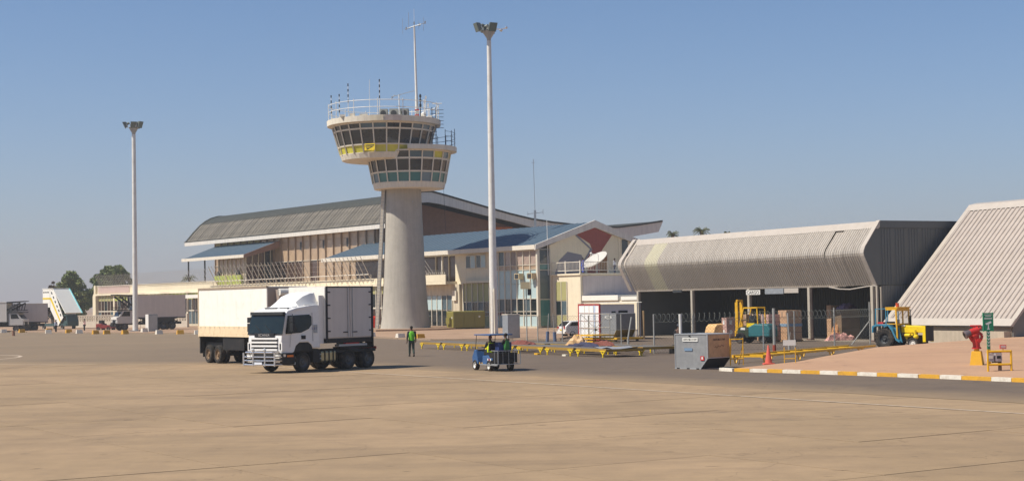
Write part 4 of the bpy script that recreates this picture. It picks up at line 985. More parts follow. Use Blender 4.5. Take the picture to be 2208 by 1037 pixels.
# ------------------------------------------------------------------ the white lorry in front (local x forward, y left)
HD = math.atan2(-.80, -.60)
trk = thing('box_lorry', 'white lorry with bull bar, roof deflector and double-doored box in the middle of the apron', 'lorry', (-10.47, 77.75, 0), HD)
# origin: near-side (left) front wheel contact. y=+ left.  width 2.5 -> y from -2.3 to .2
FX = 1.45; RB = -1.15
cabm = MB()
def csec(x, zt, yw=0):   # cab cross-section outline helper
    return zt
# cab shell from side profile, tapered to the front plan
side = [(FX-.02, .95), (FX, 1.55), (FX-.05, 1.92), (FX-.30, 2.86), (FX-.42, 3.02), (FX-1.0, 3.16), (RB+.35, 3.3), (RB, 3.3), (RB, 1.15), (-.62, 1.15), (-.52, 1.32), (-.3, 1.46), (.3, 1.46), (.55, 1.3), (.68, 1.0), (.9, .95)]
def y_in(x, z):         # inset of the flank
    t = 0
    if x > FX-.75: t += .10 * ((x - (FX-.75)) / .75)**2
    if z > 2.0: t += .07 * ((z - 2.0) / 1.3)
    return t
vsL = [(x, .2 - y_in(x, z), z) for x, z in side]; vsR = [(x, -2.3 + y_in(x, z), z) for x, z in side]
n = len(side)
cabm.add(vsL + vsR, [tuple(range(n)), tuple(range(2*n-1, n-1, -1))] + [(i, n+i, n+(i+1) % n, (i+1) % n) for i in range(n)])
cabo = cabm.build('cab', TWH, trk, bevel=.05)
# roof hump + deflector
d = MB(); st = []
for x, z, hw, yy in ((.35, 3.16, .75, 0), (-.0, 3.5, .92, 0), (-.45, 3.78, 1.0, 0), (-.95, 3.93, 1.06, 0), (-1.2, 3.95, 1.08, 0)):
    row = []
    for k in range(9):
        t = -1 + k/4; e = abs(t)**3
        row.append((x - .0, -1.05 + hw*t, z - .16*e if abs(t) < 1 else 3.2))
    st.append(row)
d.sheet(st); d.add([p for p in st[-1]], [tuple(range(9))])
d.build('roof_deflector', TWH, trk, smooth=True)
bp('deflector_strut', trk, -1.1, -.2, .02, .06, 3.28, 3.31, WHITE)
bp('cab_side_fairing', trk, -1.48, -1.14, .06, .12, 1.35, 3.75, TWH); bp('cab_side_fairing', trk, -1.48, -1.14, -2.22, -2.16, 1.35, 3.75, TWH)
MB().prism([(-.05, 3.18), (.75, 3.08), (.72, 3.14), (-.05, 3.27)], -1.9, -.2, 'y').build('roof_hatch', TWH, trk, bevel=.02)
MB().box(.62, .74, -1.75, -.9, 3.12, 3.18).box(.6, .72, -.75, -.2, 3.12, 3.18).build('roof_horn', DGREY, trk)
# windscreen, wrapped
def onfront(z): # x on the raked front
    return (FX-.05) + (-.25) * (z - 1.92) / .94
ws = MB(); rows = []
for z in (1.93, 2.2, 2.5, 2.82):
    row = []
    for k in range(9):
        t = -1 + k/4; row.append((onfront(z) + .065 - .04*abs(t)**4, -1.05 + t*(1.19 - .04*(z-2)), z))
    rows.append(row)
ws.sheet(rows); ws.build('windscreen', WSH, trk, smooth=True)
wr2 = MB(); wr2.sheet([[(onfront(z) + .022, -1.05 + (-1 + k/4)*(1.21 - .05*(z-2)), z) for k in range(9)] for z in (1.86, 2.2, 2.5, 2.9)]); wr2.build('windscreen_surround', INKD, trk, smooth=True)
MB().prism([(-.64, 1.04), (-.56, 1.3), (-.32, 1.452), (.3, 1.452), (.56, 1.29), (.7, 1.02)], -2.27, .17, 'y').build('wheel_arch', CHASS, trk)
MB().box(1.12, 1.32, -2.18, .08, 2.82, 2.98).build('sun_visor', DGREY, trk, bevel=.02)
wp = MB(); wp.bar((onfront(2.02)+.08, -.6, 2.02), (onfront(2.35)+.07, -1.1, 2.35), .03, .02).bar((onfront(2.02)+.08, -1.3, 2.02), (onfront(2.35)+.07, -1.8, 2.35), .03, .02); wp.build('wiper', INKD, trk)
bp('dashboard_papers', trk, FX-.16, FX-.1, -1.6, -.6, 2.04, 2.16, PLATE)
# side window & door
sw = MB().add([(.92, .205, 2.02), (.66, .17, 2.78), (-.42, .165, 2.82), (-.55, .17, 2.75), (-.55, .185, 2.32), (-.35, .20, 2.12), (.2, .21, 2.0)], [(0, 1, 2, 3, 4, 5, 6)])
sw.M = None; sw2 = MB(); pts = [(1.22, 1.9), (1.06, 2.78), (-.42, 2.82), (-.56, 2.72), (-.56, 2.32), (-.35, 2.12), (.2, 1.94)]
sw2.add([(x, .212 - y_in(x, z), z) for x, z in pts], [tuple(range(7))]).build('door_window', SDG, trk)
MB().add([(x, -2.312 + y_in(x, z), z) for x, z in pts], [tuple(range(7))]).build('door_window', SDG, trk)
for (p, q) in (((.98, 1.25), (.9, 1.88)), ((-.62, 1.5), (-.62, 2.9))):
    MB().bar((p[0], .214 - y_in(*p), p[1]), (q[0], .214 - y_in(*q), q[1]), .012, .02).build('door_shut_line', GREYM, trk)
bp('door_handle', trk, -.1, .18, .2, .225, 1.62, 1.8, INKD); bp('fuel_flap', trk, -.95, -.7, .19, .206, 1.9, 2.3, GREYM)
text('L & T', .17, mat('faded_blue_ink', (120, 130, 170), .7), trk, (-.75, .212, 2.12), (PI/2, 0, PI), name='door_lettering')
# mirror
for yy in (.42, -2.52):
    m_ = MB().box(.95, 1.1, yy-.12, yy+.12, 2.0, 2.42).box(.95, 1.1, yy-.12, yy+.12, 2.45, 2.72).bar((1.0, yy, 2.75), (.75, yy*.4 if yy > 0 else -2.2, 2.85), .04, .04).bar((1.0, yy, 1.95), (.85, yy*.4 if yy > 0 else -2.2, 1.9), .04, .04)
    m_.build('door_mirror', INKD, trk, bevel=.03)
# nose: badge panel, grille slats, corner lamps, bumper
bp('badge_panel', trk, FX-.0, FX+.035, -1.72, -.38, 1.74, 1.95, INKD)
text('SCANIA', .17, CHROME, trk, (FX+.045, -1.05, 1.845), (PI/2, 0, PI/2), name='grille_lettering', sx=1.3)
for z in (1.68, 1.5, 1.32, 1.14): bp('grille_slat', trk, FX-.0, FX+.07, -1.95, -.15, z-.045, z+.045, TWH)
for z in (1.59, 1.41, 1.23): bp('grille_gap', trk, FX-.0, FX+.02, -1.95, -.15, z-.045, z+.045, CHASS)
for yy in (-2.12, .02): bp('corner_vane', trk, FX-.22, FX-.0, yy-.12, yy+.12, 1.08, 1.5, TWH); bp('corner_slot', trk, FX-.0, FX+.015, yy-.04, yy+.04, 1.14, 1.44, INKD)
MB().prism([(FX-.0, .42), (FX+.06, .5), (FX+.06, .98), (.72, .98), (.6, .8), (.66, .42)], -2.32, .22, 'y').build('bumper', CHASS, trk, bevel=.04)
for yy in (-2.0, -.1):
    bp('headlamp', trk, FX+.062, FX+.09, yy-.2, yy+.2, .72, .92, LAMP); bp('fog_lamp', trk, FX+.062, FX+.08, yy-.16, yy+.16, .52, .64, LAMP)
bp('indicator', trk, .78, 1.2, .222, .24, .78, .88, ORL); bp('side_reflector', trk, FX-.15, FX+.0, .222, .24, .8, .93, LAMP)
bb = MB(); X = FX + .38
for z in (.42, .62, .80, 1.02):
    w1 = 1.22 if z < .9 else 1.05
    bb.tube([(FX+.05, -1.05-w1, z), (X, -1.05-w1+.12, z), (X, -1.05+w1-.12, z), (FX+.05, -1.05+w1, z)], .042 if z in (.42, 1.02) else .03, 7)
for yy in (-2.12, -1.45, -.65, .02): bb.tube([(X+.02, yy, .36), (X+.02, yy, 1.12 if -2 < yy < 0 else 1.0)], .045, 7)
bb.build('bull_bar', CHROME, trk, smooth=True)
for yy in (-1.45, -.65): MB().ball((X+.03, yy, 1.14), .09).build('spot_lamp', LAMP, trk)
bp('number_plate', trk, X+.05, X+.07, -1.32, -.8, .43, .55, PLATE)
# chassis
MB().box(-5.35, FX-.1, -1.45, -.65, .62, .98).box(-5.35, RB, -2.2, -1.9, .85, 1.0).box(-5.35, RB, -.2, .1, .85, 1.0).build('chassis_frame', CHASS, trk)
MB().box(-1.1, -.62, -.05, .2, .45, 1.1).box(-1.05, .5, -2.2, .1, .98, 1.12).build('step_well', CHASS, trk)
MB().box(.6, .72, -.1, .2, .4, .52).box(.6, .72, -.1, .2, .7, .76).build('cab_step', GREYM, trk)
tank = MB().prism([(-1.3, .42), (-2.35, .42)], 0, 1, 'y') if False else MB().box(-2.35, -1.25, -.42, .16, .42, 1.0)
tk = tank.build('fuel_tank', TANKM, trk, bevel=.1)
for x in (-1.5, -1.8, -2.1): bp('tank_strap', trk, x-.04, x+.04, -.44, .175, .40, 1.015, CHASS)
bp('battery_box', trk, -1.2, -.7, -.3, .12, .5, .95, CHASS); bp('air_tank', trk, -1.25, -.75, .125, .15, .6, .66, GREYM); bp('air_tank', trk, -1.25, -.75, .125, .15, .8, .86, GREYM)
MB().prism([(-2.7, 1.06), (-5.1, 1.06), (-5.2, 1.14), (-2.6, 1.14)], -.2, .14, 'y').build('mudguard', CHASS, trk)
bp('rear_light_bar', trk, -5.42, -5.36, -2.2, .1, .95, 1.1, REDL); bp('tool_tray', trk, -4.6, -2.5, -.1, .2, 1.17, 1.28, GREYM); bp('tool', trk, -4.0, -3.0, -.0, .2, 1.28, 1.34, RED); bp('marker_lamp', trk, -4.4, -4.3, .16, .24, 1.3, 1.4, LAMP)
for x in (0, -3.3, -4.75):
    wheel(trk, x, .0, .51, .30, 1, hubs=10); wheel(trk, x, -2.1, .51, .30, -1, hubs=10)
    if x < -1: wheel(trk, x, -.36, .51, .28, 1); wheel(trk, x, -1.75, .51, .28, -1)
    MB().cyl((x, -2.0, .51), (x, -.1, .51), .1).build('axle', CHASS, trk)
MB().lathe([(0, 1.0), (.42, 1.0), (.45, 1.1), (0, 1.12)], 16, (-4.0, -1.05)).build('fifth_wheel', CHASS, trk)
# box body with paired doors in the near side
bx0, bx1, bz0, bz1 = -4.95, -1.52, 1.58, 4.2
MB().box(bx0, bx1, -2.35, .24, bz0, bz1).build('cargo_box', BOXG, trk, bevel=.03)
bp('box_nose_panel', trk, bx1, bx1+.02, -2.3, .2, bz0+.05, bz1-.05, TRW); bp('box_floor_rail', trk, bx0-.02, bx1+.02, -2.37, .26, bz0-.22, bz0-.002, CHASS)
mid = (bx0 + bx1)/2
for a, b_ in ((bx0+.12, mid-.03), (mid+.03, bx1-.1)): 
    dr = bp('box_door', trk, a, b_, .242, .285, bz0+.06, bz1-.08, BOXG)
    s = 1 if a > mid else -1
    for z in (-.95, -.3, .35, 1.0): h_ = bp('hinge', dr, 0, .22, -.012, .02, -.03, .03, INKD); h_.location = (s*(abs(b_-a)/2 - .06), .03, z + .02)
    lr_ = MB().cyl((-s*(abs(b_-a)/2-.14), .05, -1.25), (-s*(abs(b_-a)/2-.14), .05, 1.25), .022, n=6); lr_.build('lock_rod', GREYM, dr)
    MB().box(-.18, .18, .025, .06, -1.02, -.97).build('door_handle', INKD, dr).location = (-s*(abs(b_-a)/2-.3), 0, 0)
for a in (bx0-.01, bx1-.09): bp('door_frame', trk, a, a+.1, .243, .30, bz0, bz1, INKD)
bp('door_frame', trk, bx0, bx1, .243, .30, bz1-.07, bz1-.005, INKD); bp('tail_panel', trk, bx0-.04, bx0-.005, -2.3, .3, bz0-.5, bz1, CHASS)

# ------------------------------------------------------------------ reefer trailer behind
RA = math.atan2(-.819, .574)
# origin at the far-left rear corner of the lit long side, x towards the nose, y=+ is left of heading (away from the light)
ref = thing('reefer_trailer', 'long white refrigerated trailer with dusty lower edge parked behind the lorry', 'trailer', (-18.55, 93.1, 0), RA)
L_ = 9.0; W_ = 2.5
MB().box(0, L_, 0, W_, 1.72, 4.33).build('trailer_body', TRW, ref, bevel=.03)
bp('roof_edge', ref, -.02, L_+.02, -.03, .1, 4.25, 4.36, mat('dusty_roof_edge', (150, 134, 116), .8))
bp('lower_skirt', ref, 0, L_, -.02, .0, 1.72, 2.15, TDT); bp('bottom_rail', ref, -.02, L_+.02, -.04, W_, 1.55, 1.715, TDT)
for q in range(14): bp('skirt_rivet', ref, .3+q*.65, .35+q*.65, -.035, -.02, 2.05, 2.1, GREYM)
bp('rear_frame', ref, -.06, .0, -.03, W_, 1.5, 4.33, TDT)
NOSE = mat('trailer_nose_grey', (150, 136, 126), .7, var=.06); bp('nose_panel', ref, L_, L_+.03, .05, W_-.05, 1.7, 4.3, NOSE)
fr = bp('fridge_unit', ref, L_+.03, L_+.5, .5, 2.2, 2.9, 4.15, NOSE)
MB().cyl((L_+.5, .5, 4.0), (L_+.5, 1.9, 4.0), .2, n=14).build('fridge_fan_housing', WHITE, ref)
for q in range(5): bp('fridge_louvre', ref, L_+.5, L_+.53, .6, 2.1, 3.0+q*.15, 3.07+q*.15, INKD)
MB().box(.2, L_-.5, .85, 1.65, 1.1, 1.54).box(.1, 2.6, .3, 2.2, .95, 1.2).build('chassis_frame', CHASS, ref)
bp('rear_bumper', ref, -.02, .12, .05, W_-.05, .55, 1.5, CHASS); bp('mudflap', ref, .3, .34, .1, .7, .35, 1.2, BLACK); bp('side_guard', ref, 3.2, 6.0, .05, .1, .8, 1.5, CHASS)
for x in (1.15, 2.45, 6.9):
    for y, s in ((.17, -1), (.52, -1), (2.0, 1), (2.33, 1)): wheel(ref, x, y, .52, .28, s, rim=RIMT)
    MB().cyl((x, .2, .52), (x, 2.3, .52), .1).build('axle', CHASS, ref)

# ------------------------------------------------------------------ high-lift catering trucks on the left
CGB = mat('catering_box_grey', (204, 196, 188), .6, var=.04, streak=.06); CABG = mat('cab_off_white', (188, 184, 178), .5, var=.06)
def catering(name, label, loc, rz, L=8.6, platform=True, zt=4.75, zb=1.75):
    # x forward; origin rear left; heading such that left/near side faces the viewer
    t = thing(name, label, 'catering truck', loc, rz, 'high-lift catering trucks on the far left')
    bp('box_body', t, 0, L, -2.5, 0, zb, zt, CGB); bp('box_front', t, L, L+.1, -2.5, .02, zb-.05, zt+.05, WHITE); bp('box_roof_edge', t, -.05, L+.1, -2.55, .05, zt, zt+.07, CONCW)
    bp('box_rail', t, -.05, L+.1, -2.5, .03, zb-.15, zb-.005, DGREY); bp('rear_door', t, -.06, -.01, -2.4, -.1, zb+.05, zt-.05, DGREY)
    MB().box(.3, L+2.9, -1.7, -.8, .75, 1.1).box(1.5, 5.5, -2.2, -.3, 1.1, 1.6).build('chassis_frame', CHASS, t)
    for a in (2.2, 5.2): MB().bar((a-1.2, -.5, 1.15), (a+1.4, -.5, 1.6), .12, .12).bar((a+1.4, -.5, 1.15), (a-1.2, -.5, 1.6), .12, .12).build('scissor_arm', CHASS, t)
    # cab
    x0 = L + .35
    cabp = [(x0, .95), (x0, 2.75), (x0+1.35, 2.75), (x0+1.9, 1.95), (x0+2.15, 1.85), (x0+2.2, .95)]
    MB().prism(cabp, -2.35, -.05, 'y').build('cab', CABG, t, bevel=.06)
    MB().prism([(x0+1.42, 2.62), (x0+1.4, 2.66), (x0+1.9, 1.99), (x0+1.93, 2.0)], -2.2, -.2, 'y').build('windscreen', SDG, t)
    MB().prism([(x0+.35, 1.95), (x0+.35, 2.6), (x0+1.2, 2.6), (x0+1.6, 1.95)], -.048, -.03, 'y').build('door_window', SDG, t); MB().prism([(x0+.35, 1.95), (x0+.35, 2.6), (x0+1.2, 2.6), (x0+1.6, 1.95)], -2.37, -2.352, 'y').build('door_window', SDG, t)
    bp('cab_roof_visor', t, x0-.1, x0+2.1, -2.45, .05, 2.78, 2.9, CHASS); bp('bumper', t, x0+2.0, x0+2.4, -2.4, 0, .55, .9, CHASS); bp('bonnet_stripe', t, x0+2.2, x0+2.24, -2.35, -.1, 1.5, 1.85, WHITE)
    for yy in (-2.0, -.4): bp('headlamp', t, x0+2.205, x0+2.24, yy-.15, yy+.15, 1.05, 1.3, LAMP)
    bp('grille', t, x0+2.205, x0+2.23, -1.75, -.65, .98, 1.45, INKD)
    if platform:
        MB().prism([(L+.1, zt-.1), (L+2.6, zt+.1), (L+2.6, zt+.2), (L+.1, zt+.1)], -2.4, -.1, 'y').build('folded_platform', CHASS, t)
        pf = MB()
        for yy in (-2.35, -.15):
            pf.bar((L+.1, yy, 3.2), (L+2.1, yy, zt-.1), .16, .2); pf.bar((L+.9, yy, 3.0), (L+.9, yy, zt-.1), .12, .12); pf.bar((L+.1, yy, 3.1), (L+2.4, yy, 3.15), .08, .1)
        for q in range(5): pf.bar((L+.3+q*.4, -.15, 3.2), (L+.5+q*.4, -.15, zt-.2), .09, .09)
        pf.build('platform_rails', CHASS, t)
    for x in (x0+1.1, 1.9, 3.2):
        for y, s in ((-.2, 1), (-2.2, -1)): wheel(t, x, y, .52, .34, s)
    return t
ct1 = catering('catering_truck', 'grey boxed catering truck with black cab visor, directly behind the far floodlight mast', (-46.2, 226.0, .13), R(180), L=7.3)
ct1.rotation_euler.z = math.atan2(-.55, -.83)
ct1.location = (-45.9, 221.0, .13)
c2 = catering('catering_truck', 'grey boxed catering truck at far left, its box in front of the boarding stairs', (-69.9, 237, 0), math.atan2(-.5, -.86), L=7.2, platform=False, zt=4.05, zb=1.4)
c3 = catering('catering_truck', 'pale catering truck cut off by the left edge, with raised platform over its cab', (-72, 231, 0), math.atan2(.15, 1), L=6, platform=True, zt=4.3, zb=1.5)
c3.location = (-79.9, 233.0, 0); c3.rotation_euler.z = math.atan2(-.05, 1)

# ------------------------------------------------------------------ covered boarding stairs
stz = thing('boarding_stairs', 'white covered boarding stairs with yellow stripe facing right between catering truck and trees', 'passenger stairs', (-74.4, 248, 0), math.atan2(-.68, .73))
SWH = mat('stairs_white', (236, 234, 224), .5, var=.03); CY = mat('cyan_trim', (140, 214, 220), .5)
flight = [(0, 5.9), (3.3, 5.9), (6.4, 1.45), (5.3, .95), (2.2, 3.6), (0, 3.6)]
# platform and sloping tunnel walls
MB().prism([(1.0, 3.5), (1.0, 6.3), (3.1, 6.35), (3.1, 3.5)], -.05, .0, 'y').build('platform_side', SWH, stz)
MB().prism([(3.2, 6.35), (4.3, 6.1), (6.9, 1.9), (5.4, .6), (3.2, 3.2)], -.06, .01, 'y').build('flight_side', SWH, stz)
MB().prism([(3.2, 6.35), (4.3, 6.1), (6.9, 1.9), (5.4, .6), (3.2, 3.2)], 2.3, 2.36, 'y').build('flight_side', SWH, stz)
MB().hexa([(4.0, -.1, 6.28), (4.0, 2.7, 6.28), (7.6, 2.7, 2.5), (7.6, -.1, 2.5)], [(4.05, -.1, 6.4), (4.05, 2.7, 6.4), (7.7, 2.7, 2.6), (7.7, -.1, 2.6)]).build('canopy_roof', SWH, stz)
MB().prism([(4.0, 6.4), (4.2, 6.42), (7.85, 2.6), (7.7, 2.5)], 2.7, 2.82, 'y').build('canopy_trim', CY, stz)
bp('platform_roof', stz, .9, 4.1, -.1, 2.7, 6.35, 6.45, SWH)
bp('yellow_stripe', stz, 1.0, 3.1, -.075, -.052, 4.75, 5.0, YELB); MB().prism([(3.2, 5.0), (3.5, 5.0), (6.2, 1.4), (6.05, 1.2), (3.2, 4.75)], -.09, -.062, 'y').build('yellow_stripe', YELB, stz)
for k in range(3): bp('vent_window', stz, 1.2+k*.6, 1.55+k*.6, -.075, -.052, 5.75, 5.95, INKD)
for k in range(6): w_ = bp('vent_window', stz, -.2, .2, -.01, .01, -.12, .12, INKD); w_.location = (3.7+k*.5, -.08, 5.7 - k*.68); w_.rotation_euler.y = R(50)
for k in range(14): bp('tread', stz, 3.3+k*.22, 3.55+k*.22, .0, 2.3, 3.6-k*.19, 3.65-k*.19, DGREY)
for y_ in (.2, 2.2): MB().bar((4.2, y_, .7), (1.0, y_, 3.4), .1, .12).bar((1.0, y_, .8), (4.0, y_, 3.2), .1, .12).build('scissor_leg', DGREY, stz)
TL = mat('stairs_teal', (56, 80, 80), .6); bp('truck_bed', stz, -.2, 7.4, .1, 2.2, .55, .95, TL); MB().prism([(5.9, .6), (5.9, 1.3), (6.4, 2.3), (7.3, 2.3), (7.7, 1.3), (7.7, .6)], .2, 2.2, 'y').build('cab', TL, stz, bevel=.05)
MB().prism([(6.5, 1.5), (6.75, 2.15), (7.2, 2.15), (7.45, 1.5)], .15, .19, 'y').build('cab_window', SDG, stz)
for x in (1.0, 6.4): wheel(stz, x, .15, .4, .25, -1); wheel(stz, x, 2.1, .4, .25, 1)
rb = thing('baggage_tug', 'dark red baggage tug at the foot of the boarding stairs', 'baggage tug', (-59.8, 226, 0), R(-20))
MB().prism([(0, .35), (0, 1.0), (.9, 1.05), (1.1, .8), (2.4, .85), (2.6, .35)], 0, 1.3, 'y').build('tug_body', mat('dark_red_paint', (130, 40, 36), .5), rb, bevel=.04)
bp('seat', rb, .3, .8, .3, 1.0, 1.05, 1.5, INKD); MB().tube([(1.2, .6, .85), (1.0, .6, 1.3)], .03).build('steering_column', INKD, rb)
for x in (.4, 2.1): wheel(rb, x, .05, .3, .2, -1); wheel(rb, x, 1.25, .3, .2, 1)

# ------------------------------------------------------------------ minibus and bin left of the tower, white hatchback
mbz = thing('minibus', 'white minibus partly hidden between the lorry box and the control tower', 'minibus', (-24.5, 199, .13), R(10))
MB().prism([(0, .5), (0, 2.1), (.2, 2.35), (4.0, 2.35), (4.7, 1.4), (5.4, 1.2), (5.5, .5)], 0, 1.8, 'y').build('body', TWH, mbz, bevel=.08)
bp('side_window', mbz, .3, 2.0, -.02, .0, 1.35, 2.0, SDG); bp('side_window', mbz, 2.1, 3.7, -.02, .0, 1.35, 2.0, SDG)
for x in (1.0, 4.4): wheel(mbz, x, .1, .33, .2, -1); wheel(mbz, x, 1.7, .33, .2, 1)
bn = thing('waste_bin', 'bright orange red wheeled bin beside the foot of the control tower', 'bin', (-17.0, 190, .3), R(20))
MB().hexa([(-.4, -.4, 0), (.4, -.4, 0), (.4, .4, 0), (-.4, .4, 0)], [(-.55, -.55, 1.2), (.55, -.55, 1.2), (.55, .55, 1.2), (-.55, .55, 1.2)]).build('bin_body', BRED, bn, bevel=.04)
MB().hexa([(-.6, -.6, 1.2), (.6, -.6, 1.2), (.6, .6, 1.2), (-.6, .6, 1.2)], [(-.5, -.5, 1.42), (.5, -.5, 1.42), (.5, .5, 1.36), (-.5, .5, 1.36)]).build('bin_lid', BRED, bn, bevel=.03)
for s in (-.35, .35): MB().cyl((s-.05, .45, .12), (s+.05, .45, .12), .12).build('bin_wheel', BLACK, bn)
car = thing('hatchback_car', 'white hatchback seen from behind beside the red edged container kiosk', 'car', (4.55, 137.0, 0), R(25))
prof_c = [(0, .42), (-.05, .8), (.0, 1.0), (.5, 1.42), (2.0, 1.46), (2.75, .98), (3.6, .86), (3.75, .5), (3.6, .3), (.2, .28)]
MB().prism(prof_c, 0, 1.62, 'y').build('body', TWH, car, bevel=.08)
MB().prism([(-.03, 1.02), (.42, 1.4), (.5, 1.38), (.08, 1.02)], .2, 1.42, 'y').build('rear_window', SDG, car)
MB().prism([(.35, 1.02), (.62, 1.34), (1.9, 1.38), (2.45, 1.02)], -.01, -.001, 'y').build('side_window', SDG, car)
for y_ in (.12, 1.3): bp('tail_lamp', car, -.075, -.03, y_, y_+.24, .78, .98, REDL)
bp('number_plate', car, -.07, -.035, .55, 1.05, .6, .72, mat('yellow_plate', (220, 190, 60), .5)); bp('bumper', car, -.12, .0, .0, 1.62, .36, .56, WHITE)
for x in (.65, 2.95): wheel(car, x, .08, .29, .18, -1); wheel(car, x, 1.54, .29, .18, 1)

# ------------------------------------------------------------------ farm tractor
trc = thing('tractor', 'blue and yellow tractor with orange beacon parked behind the sand island', 'tractor', (22.75, 95.6, .0), math.atan2(-.70, .71)); trc.scale = (.86, .86, .86)
# x forward, y left(+) ; right side (y<0) faces viewer-left. origin under rear axle, near side
wheel(trc, 0, -.55, .74, .42, -1, rim=DGREY, tread=22); wheel(trc, 0, .95, .74, .42, 1, rim=DGREY, tread=22)
wheel(trc, 2.1, -.45, .40, .22, -1, rim=mat('rim_white', (216, 210, 200), .5)); wheel(trc, 2.1, .85, .40, .22, 1)
MB().box(-.4, 2.3, -.1, .5, .5, .95).box(2.0, 2.2, -.3, .7, .35, .5).build('chassis', mat('engine_grime', (60, 50, 36), .8), trc)
MB().prism([(-.85, 1.15), (-.8, 1.52), (-.5, 1.62), (.35, 1.62), (.62, 1.3), (.95, .62), (1.25, .45), (1.22, .55), (1.0, .75), (.72, 1.4), (.4, 1.74), (-.6, 1.74), (-.92, 1.6), (-.95, 1.15)], -.80, -.36, 'y').build('mudguard', BLUEP, trc)
MB().prism([(-.85, 1.15), (-.8, 1.52), (-.5, 1.62), (.35, 1.62), (.62, 1.3), (.4, 1.74), (-.6, 1.74), (-.92, 1.6)], .74, 1.2, 'y').build('mudguard', BLUEP, trc)
MB().prism([(.55, 1.5), (.9, .7), (1.25, .45), (1.3, .45), (1.02, 1.5)], -.50, -.40, 'y').build('step_panel', BLUEP, trc)
cb_ = MB()
for (x, y) in ((-.75, -.6), (.12, -.62), (-.75, 1.0), (.12, 1.02)): cb_.bar((x, y, 1.7), (x + (.05 if x < 0 else 0), y, 2.82), .06, .06)
cb_.bar((-.7, -.6, 2.8), (.3, -.62, 2.82), .05, .05).bar((-.7, -.6, 2.8), (-.7, 1.0, 2.8), .05, .05).build('cab_frame_rear', BLUEP, trc)
yb = MB()
yb.bar((1.0, -.62, .55), (.92, -.62, 2.75), .09, .09).bar((1.0, 1.02, 1.3), (.92, 1.02, 2.75), .09, .09).bar((.12, -.62, 2.78), (1.0, -.62, 2.78), .09, .14).bar((.12, 1.02, 2.78), (1.0, 1.02, 2.78), .09, .14).bar((.96, -.62, 2.74), (.96, 1.02, 2.74), .12, .2).bar((.96, .2, 1.75), (.96, .2, 2.7), .1, .05).bar((.98, -.62, 1.72), (.98, 1.02, 1.72), .08, .12).bar((.2, -.62, 1.75), (1.0, -.62, 1.75), .06, .06)
yb.build('cab_frame_front', YEL, trc)
bp('cab_roof', trc, .1, 1.08, -.68, 1.08, 2.85, 2.92, YEL); bp('cab_bulkhead', trc, .93, .99, -.58, .98, 1.15, 1.66, mat('dull_olive', (96, 92, 40), .7))
CLG = mat('clear_cab_glass', (200, 205, 205), .05, var=.02, alpha=.18, spec=.8)
for y0_, y1_ in ((-.55, .15), (.25, .97)): bp('windscreen_pane', trc, .955, .965, y0_, y1_, 1.8, 2.64, CLG)
bp('seat', trc, -.2, .2, 0, .45, 1.3, 1.9, INKD); bp('red_bag', trc, -.65, -.2, -.5, -.1, 1.75, 1.88, RED); bp('steering_wheel', trc, .55, .6, .0, .4, 1.75, 2.05, INKD)
hd = MB().prism([(1.02, 1.12), (1.02, 1.66), (2.95, 1.56), (2.95, 1.12)], -.15, .75, 'y').build('bonnet', YELB, trc, bevel=.04)
bp('grille_guard', trc, 2.95, 3.0, -.2, .8, .55, 1.6, INKD); MB().box(2.75, 2.96, -.26, -.16, .5, 1.6).box(2.75, 2.96, .76, .86, .5, 1.6).build('grille_frame', YELB, trc)
MB().box(1.3, 1.9, -.1, .6, .7, 1.12).cyl((1.4, -.28, .95), (1.8, -.28, .95), .12).cyl((2.2, -.32, 1.0), (2.2, -.32, 1.32), .1).ball((2.25, -.3, .85), .18).build('engine', YELB, trc)
MB().cyl((1.35, .55, 1.6), (1.35, .55, 2.3), .08).cyl((1.35, .55, 2.3), (1.35, .55, 2.75), .035).build('exhaust_stack', INKD, trc)
bcn = MB().cyl((.62, .1, 2.92), (.62, .1, 3.16), .12, n=12).cyl((.62, .1, 3.16), (.62, .1, 3.2), .14, n=12).build('beacon', mat('beacon_orange', (196, 84, 50), .4), trc)
for x, y in ((1.2, -.52),): bp('work_plate', trc, 1.1, 1.35, -.2, -.16, 1.58, 1.66, WHITE)

# ------------------------------------------------------------------ forklift
fk = thing('forklift', 'yellow and teal forklift with raised mast standing before the cargo shed', 'forklift', (16.55, 111.2, .0), math.atan2(.66, -.75))
# x forward (away-left); left side y+ faces viewer-left
mst = MB()
for y in (-.75, -.15): mst.box(.95, 1.08, y-.06, y+.06, .3, 3.05).box(1.09, 1.18, y-.04, y+.04, .25, 2.9)
mst.box(.95, 1.08, -.75, -.15, 2.95, 3.08).box(.97, 1.06, -.75, -.15, 1.6, 1.7).box(1.1, 1.2, -.85, -.05, .5, .9)
mst.build('mast', YEL, fk); MB().box(1.15, 2.2, -.7, -.58, .12, .17).box(1.15, 2.2, -.32, -.2, .12, .17).build('fork_arms', DGREY, fk)
og = MB()
for y in (-.95, .05):
    og.bar((.75, y, 1.1), (.35, y, 2.5), .07, .07).bar((-.8, y, 1.35), (-.75, y, 2.5), .07, .07).bar((.35, y, 2.5), (-.8, y, 2.5), .07, .09)
og.bar((.35, -.95, 2.5), (.35, .05, 2.5), .06, .06).bar((-.78, -.95, 2.5), (-.78, .05, 2.5), .06, .06)
for q in range(5): og.bar((.15-q*.2, -.95, 2.52), (.15-q*.2, .05, 2.52), .03, .03)
og.build('overhead_guard', YEL, fk)
MB().prism([(-1.75, .45), (-1.8, 1.0), (-1.6, 1.35), (-.5, 1.38), (.0, 1.15), (.0, .45)], -1.0, .1, 'y').build('counterweight', TEAL, fk, bevel=.1)
MB().prism([(.0, .4), (.0, 1.0), (.35, 1.15), (.75, 1.15), (.95, .9), (.95, .4)], -.95, .05, 'y').build('body', mat('forklift_dark_green', (50, 62, 44), .6), fk, bevel=.04)
